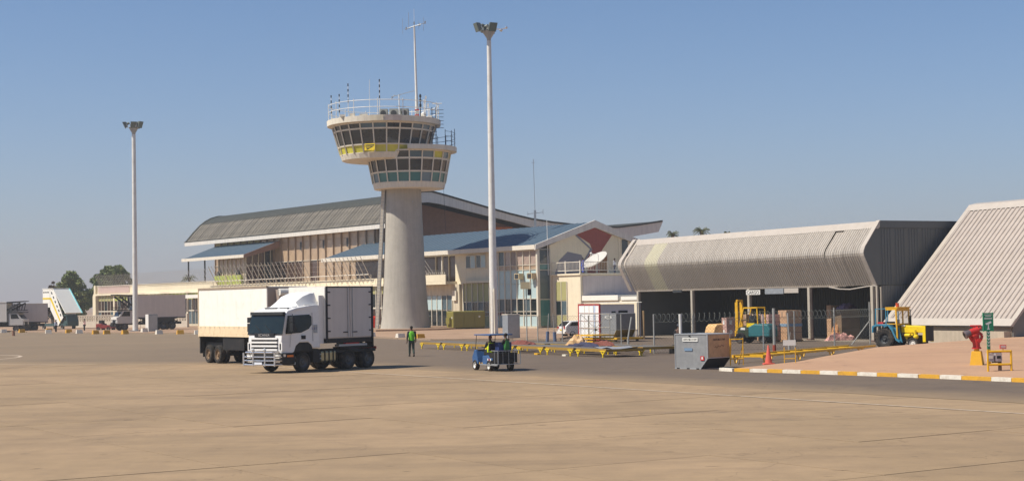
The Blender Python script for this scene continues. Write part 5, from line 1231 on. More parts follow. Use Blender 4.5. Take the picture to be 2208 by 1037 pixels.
bp('hood', fk, -.45, .2, -.8, -.05, 1.15, 1.42, YELB); bp('seat', fk, -.35, .1, -.7, -.2, 1.42, 1.95, INKD); bp('plate', fk, .25, .62, .06, .08, .95, 1.1, WHITE)
wheel(fk, .62, .1, .39, .3, 1, rim=DGREY); wheel(fk, .62, -1.0, .39, .3, -1, rim=DGREY); wheel(fk, -1.15, .0, .3, .22, 1, rim=DGREY); wheel(fk, -1.15, -.9, .3, .22, -1, rim=DGREY)
# ------------------------------------------------------------------ golf cart
gc = thing('utility_cart', 'small blue canopied utility cart with rear cargo basket crossing the apron', 'utility cart', (-1.25, 75.6, 0), math.atan2(-.50, -.866))
# heading camera-left; left side (y+) faces viewer. origin under near rear... x: front axle 1.25, rear axle -.35
gc.location = (-1.44, 75.55, 0); gc.rotation_euler.z = math.atan2(.907, -.42)
GX = .95
for x in (GX, -.72): wheel(gc, x, .0, .25, .2, 1, rim=WHITE, hubs=0); wheel(gc, x, -1.05, .25, .2, -1, rim=WHITE, hubs=0)
MB().prism([(1.28, .35), (1.34, .62), (1.05, .98), (.88, .98), (.72, .6), (.62, .3), (1.2, .3)], -1.1, .05, 'y').build('front_cowl', CBLUE, gc, bevel=.04)
MB().prism([(.62, .28), (.62, .36), (.15, .36), (.08, .72), (-.55, .75), (-.7, .62), (-1.05, .62), (-1.05, .5), (-.5, .5), (-.35, .3)], -1.08, .04, 'y').build('body', CBLUE, gc, bevel=.03)
MB().box(.86, .9, -1.02, -.05, .45, .98).build('dash', INKD, gc)
bp('seat', gc, -.5, .1, -1.0, -.05, .76, .88, INKD); bp('seat_back', gc, -.52, -.44, -1.0, -.05, .95, 1.3, INKD)
rf_ = MB().prism([(1.0, 1.68), (1.0, 1.73), (-.9, 1.75), (-.9, 1.68)], -1.12, .08, 'y').build('canopy', CBLUE, gc, bevel=.02)
pm = MB()
for y in (-1.02, -.02): pm.tube([(1.05, y, .9), (.9, y, 1.7)], .016).tube([(-.62, y, .7), (-.6, y, 1.7)], .016)
pm.build('canopy_posts', INKD, gc)
bk = MB()
for z in (.35, .98): bk.bar((-.98, .05, z), (-1.75, .05, z), .03, .03).bar((-.98, -1.1, z), (-1.75, -1.1, z), .03, .03).bar((-1.75, .05, z), (-1.75, -1.1, z), .03, .03)
for y in (.05, -1.1): bk.bar((-1.75, y, .35), (-1.75, y, 1.0), .03, .03).bar((-1.35, y, .35), (-1.35, y, 1.0), .02, .02)
for q in range(3): bk.bar((-1.75, -.8+q*.3, .35), (-1.75, -.8+q*.3, 1.0), .01, .01)
bk.build('cargo_basket', GREYM, gc); bp('cargo_tub', gc, -1.62, -.62, -1.0, -.0, .42, .88, CHASS); bp('running_board', gc, -1.7, .3, .04, .1, .28, .33, GREYM)
MB().box(-.5, -1.0, -1.0, -.35, .92, 1.36).build('tool_box', mat('navy_box', (44, 58, 104), .5), gc); bp('tool_box_door', gc, -.5, -.47, -.98, -.37, .94, 1.34, PLATE)
MB().tube([(.78, -.3, .9), (.55, -.3, 1.1)], .02).build('steering_column', INKD, gc); MB().lathe([(.16, 0), (.18, .02), (.16, .04)], 14, cap=False).build('steering_wheel', INKD, gc).location = (.55, -.3, 1.1)
for q in range(4): bp('hazard_stripe', gc, .52-q*.14, .6-q*.14, .041, .048, .3, .4, YEL if q % 2 else INKD)
for q in range(3): bp('hazard_stripe', gc, -.6-q*.16, -.5-q*.16, .041, .048, .5, .6, REDL if q % 2 else WHITE)

# ================================================================== PEOPLE
SKIN = mat('brown_skin', (92, 62, 46), .6, var=.05); HAIR = mat('black_hair', (24, 20, 18), .8)
HIVG = mat('green_vest', (110, 196, 44), .7, var=.06); HIVY = mat('yellow_green_vest', (206, 226, 30), .7, var=.05)
TRO = mat('dark_green_trousers', (52, 66, 58), .8, var=.08); SHO = mat('shoe_black', (30, 28, 27), .6)
BSH = mat('blue_shirt', (70, 90, 190), .8); WSHI = mat('pale_blue_shirt', (196, 206, 224), .8); DKC = mat('dark_jacket', (34, 36, 40), .8); GRC = mat('dark_green_jacket', (36, 62, 42), .8)
def skin_body(name, pts, edges, m, parent, sub=2):
    me = bpy.data.meshes.new(name); me.from_pydata([p[:3] for p in pts], edges, []); me.materials.append(m)
    o = bpy.data.objects.new(name, me); C.objects.link(o); o.parent = parent
    sk = o.modifiers.new('skin', 'SKIN')
    if not me.skin_vertices: me.attributes.new  # layer is made by the modifier
    sv_ = me.skin_vertices[0].data
    for i, p in enumerate(pts):
        r = p[3] if isinstance(p[3], tuple) else (p[3], p[3]); sv_[i].radius = r; sv_[i].use_root = (i == 0)
    sk.use_smooth_shade = True
    ss = o.modifiers.new('subdivision', 'SUBSURF'); ss.levels = sub; ss.render_levels = sub
    return o
def person(label, loc, rz, J, top_m, leg_m, vest_m=None, hair_m=HAIR, group=None, sleeve=True, scale=1.0, hat=None):
    """J: joints: pel, hipL,kneeL,ankL,toeL, ... x forward, y left"""
    t = thing('person', label, 'person', loc, rz, group)
    t.scale = (scale,)*3
    V_ = Vector
    pts = []; ed = []
    def P(p, r): pts.append((*p, r)); return len(pts)-1
    pel = P(J['pel'], (.14, .11)); sp = P(J['waist'], (.13, .10)); ch = P(J['chest'], (.16, .11)); nk = P(J['neck'], .055); hd = P(J['head'], (.085, .10)); tp = P(V_(J['head']) + V_((0, 0, .085)), (.06, .07))
    fc = P(V_(J['head']) + V_((.035, 0, -.06)), .055)
    ed += [(pel, sp), (sp, ch), (ch, nk), (nk, hd), (hd, tp), (hd, fc)]
    for s in 'LR':
        h = P(J['hip'+s], .09); k = P(J['knee'+s], .062); a = P(J['ank'+s], .04); to = P(J['toe'+s], (.04, .03)); ed += [(pel, h), (h, k), (k, a), (a, to)]
        sh = P(J['sh'+s], .06); el = P(J['el'+s], .042); wr_ = P(J['wr'+s], .028); ed += [(ch, sh), (sh, el), (el, wr_)]
        d = (V_(J['wr'+s]) - V_(J['el'+s])).normalized(); side_ = d.cross(V_((0, 0, 1))); side_ = side_.normalized() if side_.length > .1 else V_((1, 0, 0))
        pm_ = P(V_(J['wr'+s]) + d*.07, (.03, .02)); ed.append((wr_, pm_))
        for q, (o_, l_) in enumerate(((-.026, .07), (-.009, .082), (.009, .078), (.026, .06))):
            f1 = P(V_(J['wr'+s]) + d*(.09 + l_*.4) + side_*o_, .009); f2 = P(V_(J['wr'+s]) + d*(.09 + l_) + side_*o_ + V_((.012, 0, -.012)), .0075); ed += [(pm_, f1), (f1, f2)]
        th = P(V_(J['wr'+s]) + d*.05 + side_*.05, .01); th2 = P(V_(J['wr'+s]) + d*.085 + side_*.06, .008); ed += [(wr_, th), (th, th2)]
    skin_body('body', pts, ed, SKIN, t)
    # trousers
    p2 = [(*J['pel'], (.155, .13))]; e2 = []
    for s in 'LR':
        n0 = len(p2); p2 += [(*J['hip'+s], .105), (*J['knee'+s], .078), (*J['ank'+s], .062)]; e2 += [(0, n0), (n0, n0+1), (n0+1, n0+2)]
    skin_body('trousers', p2, e2, leg_m, t)
    p3 = [(*J['waist'], (.15, .125)), (*(V_(J['pel']) + V_((0, 0, .04))), (.155, .13)), (*J['chest'], (.175, .13)), (*(V_(J['neck']) - V_((0, 0, .05))), .07)]; e3 = [(0, 1), (0, 2), (2, 3)]
    for s in 'LR':
        n0 = len(p3); w_ = V_(J['el'+s]).lerp(V_(J['wr'+s]), .85 if sleeve else .05); p3 += [(*J['sh'+s], .075), (*J['el'+s], .056), (*w_, .045)]; e3 += [(2, n0), (n0, n0+1), (n0+1, n0+2)]
    skin_body('shirt', p3, e3, top_m, t)
    if vest_m:
        p4 = [(*J['waist'], (.2, .17)), (*(V_(J['pel']) + V_((0, 0, .0))), (.19, .17)), (*J['chest'], (.225, .18)), (*(V_(J['neck']) - V_((0, 0, .07))), .08)]
        n0 = 4; p4 += [(*V_(J['chest']).lerp(V_(J['shL']), .85), .11), (*V_(J['chest']).lerp(V_(J['shR']), .85), .11)]
        skin_body('vest', p4, [(0, 1), (0, 2), (2, 3), (2, 4), (2, 5)], vest_m, t)
    h_ = V_(J['head'])
    MB().ball(h_ + V_((-.022, 0, .05)), .103, 12, 8, (1.02, .88, .86)).build('hair' if not hat else 'cap', hat or hair_m, t, smooth=True)
    fa = MB(); 
    for s in (-.033, .033): fa.ball(h_ + V_((.082, s, .0)), .012, 6, 4)
    fa.build('eyes', PLATE, t); MB().ball(h_ + V_((.1, 0, -.025)), .018, 6, 4).ball(h_ + V_((0, .088, -.01)), .022, 6, 4, (.6, .4, 1)).ball(h_ + V_((0, -.088, -.01)), .022, 6, 4, (.6, .4, 1)).build('nose_and_ears', SKIN, t)
    for s in 'LR':
        a = V_(J['ank'+s]); b = V_(J['toe'+s]); MB().hexa([a+V_((-.07, -.045, -.09)), b+V_((.05, -.045, -.04)), b+V_((.05, .045, -.04)), a+V_((-.07, .045, -.09))], [a+V_((-.06, -.04, .0)), b+V_((.02, -.04, .02)), b+V_((.02, .04, .02)), a+V_((-.06, .04, .0))]).build('shoe', SHO, t, bevel=.015)
    return t
def stand(**kw):
    J = dict(pel=(0, 0, .96), waist=(.0, 0, 1.12), chest=(.0, 0, 1.36), neck=(.0, 0, 1.52), head=(.015, 0, 1.65),
        hipL=(0, .09, .9), hipR=(0, -.09, .9), kneeL=(.03, .10, .5), kneeR=(.03, -.10, .5), ankL=(0, .10, .09), ankR=(0, -.10, .09), toeL=(.14, .11, .04), toeR=(.14, -.11, .04),
        shL=(0, .19, 1.43), shR=(0, -.19, 1.43), elL=(-.03, .25, 1.14), elR=(-.03, -.25, 1.14), wrL=(.05, .26, .9), wrR=(.05, -.26, .9)); J.update(kw); return J
walkJ = stand(kneeL=(.16, .09, .52), ankL=(.22, .09, .12), toeL=(.36, .1, .08), kneeR=(-.02, -.09, .5), ankR=(-.22, -.09, .15), toeR=(-.1, -.09, .05), elL=(-.12, .26, 1.16), wrL=(-.1, .28, .93), elR=(.05, -.26, 1.15), wrR=(.2, -.27, .96))
person('man in green vest and dark trousers walking away across the asphalt left of the cart', (-6.25, 96.6, -.01), math.atan2(.97, -.22), walkJ, DKC, TRO, HIVG, scale=1.06)
sitJ = lambda z: dict(pel=(0, 0, z+.09), waist=(-.01, 0, z+.25), chest=(.01, 0, z+.5), neck=(.02, 0, z+.66), head=(.05, 0, z+.79),
    hipL=(.03, .09, z+.08), hipR=(.03, -.09, z+.08), kneeL=(.42, .12, z+.12), kneeR=(.42, -.12, z+.12), ankL=(.48, .12, z-.3), ankR=(.48, -.12, z-.3), toeL=(.62, .12, z-.36), toeR=(.62, -.12, z-.36),
    shL=(.01, .19, z+.56), shR=(.01, -.19, z+.56), elL=(.14, .24, z+.32), elR=(.16, -.24, z+.32), wrL=(.38, .12, z+.36), wrR=(.38, -.14, z+.36))
def on_cart(x, y): 
    a = gc.rotation_euler.z; return (gc.location.x + math.cos(a)*x - math.sin(a)*y, gc.location.y + math.sin(a)*x + math.cos(a)*y, 0)
J = sitJ(.88); person('driver in yellow vest seated at the wheel of the blue cart', on_cart(-.18, -.28), gc.rotation_euler.z, J, DKC, DKC, HIVY, scale=.93, hair_m=mat('red_brown_cap', (120, 50, 40), .8))
J2 = sitJ(.80); person('passenger in dark jacket and green vest seated behind the toolbox of the blue cart', on_cart(-.95, -.75), gc.rotation_euler.z + .5, {k: (v[0], v[1], v[2]+.2) for k, v in J2.items()}, DKC, DKC, mat('mid_green_vest', (60, 130, 60), .7), scale=.93)
person('man in dark jacket and cap seen from behind over the grey aluminium container', (9.6, 92.0, 0), math.atan2(.9, .3), stand(), DKC, DKC, None, hat=mat('grey_cap', (70, 74, 84), .8), scale=1.0)
person('person in blue shirt by the left railing of the roof terrace, beside the dish', tuple(TW(-4.3, 3.1, 6.18)), R(200), stand(elL=(.2, .22, 1.2), wrL=(.4, .15, 1.3)), BSH, BSH, scale=.98)
person('person in pale blue shirt by the brown door on the roof terrace', tuple(TW(-2.0, 9.6, 6.18)), R(150), stand(), WSHI, mat('navy_trousers', (50, 60, 90), .8), scale=1.0)
person('person in pink shirt beside the red baggage tug below the boarding stairs', (-60.6, 223.0, 0), R(220), stand(), mat('pink_shirt', (214, 176, 170), .8), DKC, scale=1.0)
person('person in white shirt standing at the tail of the far left catering truck', (-62.6, 216.0, 0), R(160), stand(), WSHI, DKC, scale=1.0)
person('person in lime vest walking behind the low perforated wall', (-66.5, 262.0, .1), R(30), stand(), HIVY, DKC, scale=1.05)

# ================================================================== AIR FREIGHT CONTAINERS
ALU = mat('scuffed_aluminium', (146, 146, 145), .5, .2, var=.12, scale=2.5, dirt=(110, 112, 116), dirtamt=.4, streak=.08)
ALE = mat('aluminium_edge', (190, 192, 192), .35, .6, var=.08)
CNV = mat('brown_canvas', (204, 164, 122), .85, var=.12, scale=1.2, dirt=(104, 80, 60), dirtamt=.5, streak=.12)
LAB = mat('label_white', (216, 214, 206), .6, var=.03)
def uld(label, loc, rz, code, front=CNV, under=DGREY, fl=True):
    t = thing('air_cargo_container', label, 'cargo container', loc, rz)
    # local: profile face is the plane y=0 facing -y; profile in x,z; depth along +y
    pr = [(0, .03), (1.56, .03), (2.02, .52), (2.02, 1.62), (0, 1.62)]
    MB().prism(pr, 0, 1.53, 'y').build('shell', ALU, t)
    ed = MB(); pp = pr + [pr[0]]
    for yy in (0, 1.53):
        for a, b in zip(pp[:-1], pp[1:]): ed.bar((a[0], yy, a[1]), (b[0], yy, b[1]), .045, .045)
    for a in pr: ed.bar((a[0], 0, a[1]), (a[0], 1.53, a[1]), .045, .045)
    ed.build('edge_rails', ALE, t)
    bp('front_curtain', t, 2.03, 2.05, .04, 1.49, .56, 1.58, front)
    MB().hexa([(1.59, .04, .05), (1.59, 1.49, .05), (2.03, 1.49, .52), (2.03, .04, .52)], [(1.61, .04, .03), (1.61, 1.49, .03), (2.055, 1.49, .51), (2.055, .04, .51)]).build('sloped_panel', under, t)
    bp('base_pallet', t, -.03, 1.6, -.03, 1.56, 0, .05, ALE)
    lb = bp('code_label', t, .5, 1.45, -.034, -.028, 1.28, 1.46, LAB); text(code, .135, INKD, lb, (0, -.006, 0), (PI/2, 0, 0), name='code_lettering')
    if fl: 
        text(code, .13, INKD, t, (2.056, .77, 1.36), (PI/2, 0, PI/2), name='code_lettering')
        sc_ = MB(); sq_ = [(2.058, .45 + .065*k_, 1.0 + .05*math.sin(k_*1.9) + .01*k_) for k_ in range(11)]; sc_.tube(sq_, .008, 4).build('faint_scrawl', mat('faint_stencil', (106, 84, 66), .8), t)
        bp('red_sticker', t, 1.6, 1.83, -.034, -.028, .42, .62, RED); bp('warning_mark', t, 1.67, 1.76, -.037, -.035, .47, .58, LAB)
        for k, x in enumerate((.12, .75, 1.35)): bp('pallet_lug', t, x, x+.16, -.05, -.03, .0, .06, INKD)
        bp('faint_sticker', t, .6, 1.1, -.031, -.028, .85, .98, mat('faded_blue_print', (112, 136, 160), .6))
        bp('door_latch', t, .9, 1.0, -.05, -.03, 1.5, 1.56, INKD)
    else:
        bp('code_label', t, .7, 1.3, -.034, -.03, 1.25, 1.38, LAB)
    return t
uld('scuffed grey aluminium air cargo container with brown front panel at the kerb end', (7.55, 73.95, 0), math.atan2(-.757, .653) , 'AKN 8612 SW')
u2 = uld('dark grey air cargo container on a dolly beside the red edged kiosk', (6.85, 122.6, .35), math.atan2(-.9, .45), 'AKE', front=mat('grey_curtain', (122, 120, 118), .7), under=mat('olive_under', (92, 84, 40), .7), fl=False); u2.scale = (1.1, 1.1, 1.12)
dl_ = thing('container_dolly', 'low yellow dolly carrying the dark grey air cargo container by the kiosk', 'dolly', (6.9, 122.4, 0), math.atan2(-.9, .45))
bp('dolly_deck', dl_, -.3, 2.5, -.2, 2.1, .2, .34, YEL)
for x in (.2, 2.0): wheel(dl_, x, .0, .17, .1, -1, hubs=0); wheel(dl_, x, 1.9, .17, .1, 1, hubs=0)

# ================================================================== CONTAINER RACKS (yellow legged)
RK = mat('rack_steel', (104, 96, 84), .6, .3, var=.15, dirt=(140, 116, 86), dirtamt=.4)
RKD = mat('rack_dark_rim', (152, 120, 50), .7, var=.15); ROL = mat('roller_steel', (150, 142, 130), .45, .5, var=.15)
def rack_root():
    t = thing('container_rack', 'low yellow legged container rack', 'container rack', (0, 0, 0), 0, 'low yellow legged container racks in front of the fence')
    L_, W_, H_ = 3.5, 2.5, .48      # x along the row, y across (away)
    for y0_, y1_ in ((0, .09), (W_-.09, W_)): bp('side_beam', t, 0, L_, y0_, y1_, H_-.16, H_, RKD)
    for x in (0, L_-.09): bp('end_beam', t, x, x+.09, .1, W_-.1, H_-.16, H_-.01, RKD)
    for x in (L_*.33, L_*.66): bp('cross_beam', t, x, x+.07, .1, W_-.1, H_-.14, H_-.03, RK)
    for k in range(11):
        r = MB().cyl((.12 + k*.318, .12, H_-.03), (.12 + k*.318, W_-.12, H_-.03), .035, n=6).mesh('roller', ROL) if k == 0 else r
        o = bpy.data.objects.new('roller', r); C.objects.link(o); o.parent = t; o.location = (k*.318, 0, 0)
    g = MB()
    g.box(-.04, .04, -.04, .04, 0, .04).bar((0, 0, 0), (0, 0, .2), .06, .06).bar((0, 0, .15), (.2, 0, H_-.15), .055, .055).bar((0, 0, .15), (-.2, 0, H_-.15), .055, .055).box(-.3, .3, -.04, .04, H_-.15, H_-.1)
    me = g.mesh('leg', YELB)
    for x in (.3, L_-.3):
        for y in (-.03, W_+.03):
            o = bpy.data.objects.new('leg', me); C.objects.link(o); o.parent = t; o.location = (x, y, 0)
    return t
def Rk(d, w_):   # along the row from the far end, across
    dx, dy = .446, -.895
    return (-6.67 + dx*d - dy*w_, 113.0 + dy*d + dx*w_, 0)
RA_ = math.atan2(-.895, .446)
rk0 = rack_root(); first = True
labs = ['low rack at the far left end of the row, right of the walking man', 'low rack second from the far left end of the row', 'low rack in the row just left of the cart canopy', 'low rack in the row directly behind the blue cart', 'low rack in the front row just right of the blue cart basket', 'low rack carrying blue nets near the fence post', 'low rack at the near right end of the row with a silver sheet on it']
for k in range(7):
    loc = Rk(k*3.85, 0)
    if k == 0: rk0.location = loc; rk0.rotation_euler.z = RA_; rk0['label'] = labs[0]
    else: dup(rk0, loc, RA_ + random.uniform(-.015, .015), labs[k])
labs2 = ['low rack in the back row above the cart canopy', 'low rack in the back row left of the leaning post', 'low rack in the back row beside the gate frame', 'low rack in the back row nearest the dark grey container', ]
for k, d_ in enumerate((9.5, 13.6, 17.6, 21.6)): dup(rk0, Rk(d_, 3.3), RA_ + random.uniform(-.03, .03), labs2[k])
NET = mat('blue_net', (56, 56, 78), .9, var=.3, scale=8); RNET = mat('red_net', (116, 66, 56), .9, var=.3, scale=8)
def heap(name, label, cat, c, rx, ry, h, m, rz=0, seed=1, thinlump=.5):
    r_ = random.Random(seed); b = MB(); rows = []
    for i in range(7):
        q = i/6; row = []
        for j in range(17):
            a = 2*PI*(j % 16)/16; rr = (1-q)**.7 * (1 + .25*math.sin(3*a+seed) * (1-q)) ; rj = r_.uniform(-.08, .08) if j < 16 else 0
            row.append((math.cos(a)*rx*(rr+rj*(1-q)), math.sin(a)*ry*(rr+rj*(1-q)), h*q + r_.uniform(0, thinlump)*h*(0 < i < 6)))
        row[16] = row[0]; rows.append(row)
    b.sheet(rows); o = b.build(name, m, None, smooth=False, loc=c, rz=rz); tag(o, label, cat); return o
def onrk(d, w_, z=.48): p = Rk(d, w_); return (p[0], p[1], z)
heap('cargo_net', 'heap of dark blue netting on the low rack before the fence post', 'cargo net', onrk(21.0, 1.8), 1.7, .5, .22, NET, RA_, 3)
heap('cargo_net', 'heap of red netting on the rack right of the blue cart', 'cargo net', onrk(13.0, 1.5), 1.5, .5, .22, RNET, RA_, 5)
heap('cargo_net', 'small red net lying behind the blue net heap', 'cargo net', onrk(20.0, 3.6), 1.3, .5, .25, RNET, RA_, 9)
heap('plastic_sheet', 'crumpled tan plastic sheet on the racks left of the gate', 'plastic sheet', onrk(17.5, 3.2), .75, .6, .5, mat('tan_plastic', (206, 168, 120), .5, var=.2, scale=6), RA_, 7)
sh_ = MB(); sh_.sheet([[(x*.3, y*.5, .02 + .05*math.sin(x*1.3+y)) for y in range(5)] for x in range(9)]); so2 = sh_.build('metal_sheet', mat('silver_sheet', (196, 192, 186), .35, .5), None, loc=onrk(24.2, .4, .5), rz=RA_)
tag(so2, 'silver metal sheet lying on the nearest right rack', 'metal sheet')
for k, (d_, w_, lb) in enumerate(((18.8, -.35, 'small yellow block on the ground before the blue net rack'), (22.3, -.3, 'pale block under the front of the rack with blue nets'))):
    p = Rk(d_, w_); o = MB().cbox((0, 0, .05), (.45, .2, .1)).build('timber_block', YEL if k == 0 else CONCW, None, loc=p, rz=RA_, bevel=.01); tag(o, lb, 'block')
heap('cable_heap', 'tangled heap of dark cable on the ground at the foot of the fence post', 'cable heap', (10.3, 94.0, 0), 1.0, .35, .45, CHASS, .2, 12, .9)
stp = thing('stacked_dollies', 'stack of yellow dolly frames between the kiosk and the racks', 'dolly', (5.9, 117, 0), RA_)
for k in range(3): bp('dolly_frame', stp, -1.2, 1.5, -.9, .9, .15+k*.22, .25+k*.22, YEL); 
for x in (-1, 1.2): bp('dolly_leg', stp, x, x+.1, -.8, .8, 0, .15, RKD)

# yellow rail racks by the tractor
yr = thing('yellow_rail_rack', 'long low yellow rail rack running behind the sand island towards the tractor', 'container rack', (12.2, 77.5, 0), math.atan2(.82, .57))
for y_ in (0, 1.6): MB().box(0, 14.5, y_, y_+.1, .34, .44).build('rail', YEL, yr)
for k in range(9): bp('cross_tie', yr, .1+k*1.6, .2+k*1.6, .1, 1.6, .32, .4, YEL)
for k in range(4):
    for y_ in (0.02, 1.62): MB().bar((.25+k*4, y_, 0), (.05+k*4, y_, .34), .05, .05).bar((.3+k*4, y_, 0), (.6+k*4, y_, .34), .05, .05).box(-.05+k*4, .75+k*4, y_-.04, y_+.06, .29, .335).build('leg', YEL, yr)

# ================================================================== KIOSK
kq = thing('container_kiosk', 'container kiosk with white red-framed lit side and corrugated awning', 'kiosk', (5.62, 131.2, 0), S_A)
# near corner at x=1298: local x along gable (away right), -y toward viewer right...
KX = mat('kiosk_white', (238, 236, 232), .5, var=.02); KGR = mat('kiosk_shaded_side', (226, 216, 208), .7, var=.05)  # shell toned below the lit panel, shade put into its colour
kq.location = (6.95, 126.6, 0); kq.rotation_euler.z = math.atan2(.33, .944)
MB().box(0, 3.0, 0, 4.6, .05, 2.85).build('shell', KGR, kq); bp('lit_side', kq, -.03, -.002, .1, 4.5, .15, 2.8, KX)
for y_ in (0, 4.5): bp('corner_frame', kq, -.07, .05, y_-.02, y_+.12, .03, 2.92, RED)
bp('bottom_frame', kq, -.07, .05, .1, 4.5, .02, .14, RED); bp('top_frame', kq, -.07, .05, .1, 4.5, 2.81, 2.92, RED); bp('door_bar', kq, -.05, -.03, .9, 1.25, .15, 2.8, mat('bluish_white', (190, 200, 220), .5)); 
for y_ in (1.3, 2.2, 3.2): bp('panel_rib', kq, -.06, -.03, y_, y_+.06, .15, 2.8, CONCW)
for z in (.9, 1.5, 2.15): bp('panel_rib', kq, -.055, -.03, .12, 4.4, z, z+.05, PINK)
bp('window', kq, 1.6, 2.4, -.03, -.002, 1.9, 2.35, INKD); bp('side_window_frame', kq, 1.0, 1.35, -.03, -.002, 1.95, 2.3, DGREY)
aw = MB(); aw.sheet([[(x, (k*.15), 2.98 + .03*(k % 2) + .0*x) for k in range(34)] for x in (-.15, 3.6)]); aw.build('corrugated_roof', AWN, kq).location = (0, -.2, 0)
for x in (3.2, 3.45): MB().tube([(x, -.15, 0), (x, -.15, 2.95)], .04).build('awning_post', GREYM, kq)
bp('timber_plank', kq, 3.62, 3.72, -.4, -.2, 0, 2.3, mat('weathered_timber', (170, 140, 100), .8))

# ================================================================== GENERATOR
gn = thing('generator', 'khaki green boxy generator set on the plinth right of the control tower', 'generator', (-6.6, 179.4, .3), T_A)
gn.location = (-6.9, 180.6, .13); gn.rotation_euler.z = math.atan2(.40, .917)
MB().box(0, 4.0, 0, 2.2, .1, 2.05).build('housing', GENER, gn, bevel=.12)
bp('end_duct', gn, -.28, -.0, .5, 1.6, .6, 1.3, GENER); bp('skid', gn, .1, 3.9, .1, 2.1, 0, .12, DGREY)
for x in (.05, 1.35, 2.7): bp('door_panel', gn, x, x+1.2, -.03, -.002, .25, 1.85, GENER)
bp('white_sticker', gn, 3.15, 3.35, -.036, -.031, 1.3, 1.5, LAB); bp('end_sticker', gn, -.03, -.002, .2, .4, 1.2, 1.4, LAB)

# ================================================================== FENCES
PST = mat('galvanised_post', (168, 166, 158), .5, .3, var=.12); MSH = mat('fence_mesh_wire', (92, 94, 90), .6, .3)
def mesh_fence(name, label, pts, H, post_r=.045, coil_=False, step=.22, posts=None):
    t = thing(name, label, 'fence', (0, 0, 0))
    for i, (x, y) in enumerate(pts):
        h_ = (posts or [H]*len(pts))[i]; MB().cyl((x, y, 0), (x, y, h_), post_r, n=8).build('fence_post', PST, t)
    w_ = MB()
    for (a, b) in zip(pts[:-1], pts[1:]):
        A = Vector((*a, 0)); B = Vector((*b, 0)); L_ = (B-A).length; d = (B-A)/L_; n_ = int(L_/step)
        for z in (.05, H*.5, H*.97): w_.bar(A + Vector((0, 0, z)), B + Vector((0, 0, z)), .012, .012)
        rng = range(-int(H/step), n_)
        for k in rng:
            for s in (1, -1):
                s0, s1 = k*step, k*step + H; z0, z1 = (.05, H)
                if s0 < 0: z0 += -s0; s0 = 0
                if s1 > L_: z1 -= s1 - L_; s1 = L_
                if z1 <= z0: continue
                if s < 0: z0, z1 = H - z0 + .05, H - z1 + .05
                w_.bar(A + d*s0 + Vector((0, 0, z0)), A + d*s1 + Vector((0, 0, z1)), .006, .006)
    if w_.v: stuff(w_.build('wire_mesh', MSH, t))
    if coil_:
        c = MB()
        for (a, b) in zip(pts[:-1], pts[1:]): coil(c, (*a, H + .05), (*b, H + .05), .27, .33, .01, 8)
        c.build('razor_coil', mat('weathered_razor_wire', (122, 124, 116), .6, .3), t)
    return t
mesh_fence('chain_link_fence', 'chain link fence with razor coil running in front of the open cargo shed', [(8.39, 94.5), (10.9, 96.0), (15.36, 97.2), (17.53, 98.6), (20.36, 100.26), (23.55, 104.4)], 2.05, coil_=True, posts=[2.35, 2.2, 2.2, 2.35, 2.5, 2.8])
tl = thing('fence_brace', 'slanting steel brace leaning on the last fence post beside the tractor', 'brace', (0, 0, 0)); MB().cyl((22.2, 103.9, 0), (23.55, 104.3, 1.6), .04, n=6).build('brace_tube', PST, tl)
mesh_fence('chain_link_fence', 'chain link fence stretch with diagonal braces in front of the white hatchback', [(1.9, 124.5), (3.69, 119.75), (5.6, 118), (7.7, 113.0)], 2.1, step=.26, posts=[2.0, 2.5, 2.1, 2.2])
gt = thing('steel_gate', 'open steel tube gate with crossed braces before the kiosk', 'gate', (5.0, 117.5, 0), R(-15))
gm = MB()
for x in (0, 1.1, 2.2): gm.tube([(x, 0, .1), (x, 0, 2.2)], .03)
for z in (.1, 1.2, 2.2): gm.tube([(0, 0, z), (2.2, 0, z)], .025)
gm.tube([(0, 0, .1), (2.2, 0, 2.2)], .02).tube([(0, 0, 2.2), (2.2, 0, .1)], .02); gm.build('gate_frame', PST, gt); bp('gate_catch', gt, 1.05, 1.2, -.05, .05, .95, 1.1, DGREY)
for (x, y, h_, r_, lb, ln_) in ((8.05, 111.2, 2.0, .06, 'leaning pale post between the racks and the dark grey container', -.18), (9.35, 88.5, 2.4, .085, 'white post with red foot just left of the man in the cap', .0), (15.0, 91.0, 2.6, .08, 'grey post with red and white foot in front of the forklift', .0), (16.2, 93, 2.3, .05, 'thin grey post right of the forklift counterweight', .03)):
    t = thing('post', lb, 'post', (x, y, 0)); MB().cyl((0, 0, .5), (-ln_*1.5, 0, h_), r_, n=8).build('post_upper', WHITE if 'white post' in lb else PST, t); MB().cyl((0, 0, 0), (0, 0, .5), r_+.02, n=8).build('post_foot', mat('foot_red', (150, 62, 44), .7) if 'red' in lb else PST, t)
jk = thing('hand_truck', 'pair of upright steel handles with blue sleeves standing by the fence left of the gate', 'hand truck', (2.55, 118.5, 0))
MB().tube([(0, 0, .6), (.1, 0, 2.3)], .03).tube([(.5, 0, .6), (.42, 0, 2.3)], .03).build('handle', PST, jk); MB().cyl((-.05, 0, .0), (0, 0, .95), .12).cyl((.55, 0, .0), (.5, 0, .9), .13).build('sleeve', mat('denim_blue', (96, 108, 132), .8), jk)
fl2 = thing('area_lamp', 'beige floodlight box on a pole before the pale blue glazing', 'lamp', (1.05, 125, 0)); MB().tube([(0, 0, 0), (0, 0, 4.2)], .05).build('pole', PST, fl2); bp('lamp_housing', fl2, -.45, .3, -.35, .35, 4.2, 4.75, ACB); bp('lamp_bracket', fl2, .1, .4, -.1, .1, 3.7, 4.2, DGREY)

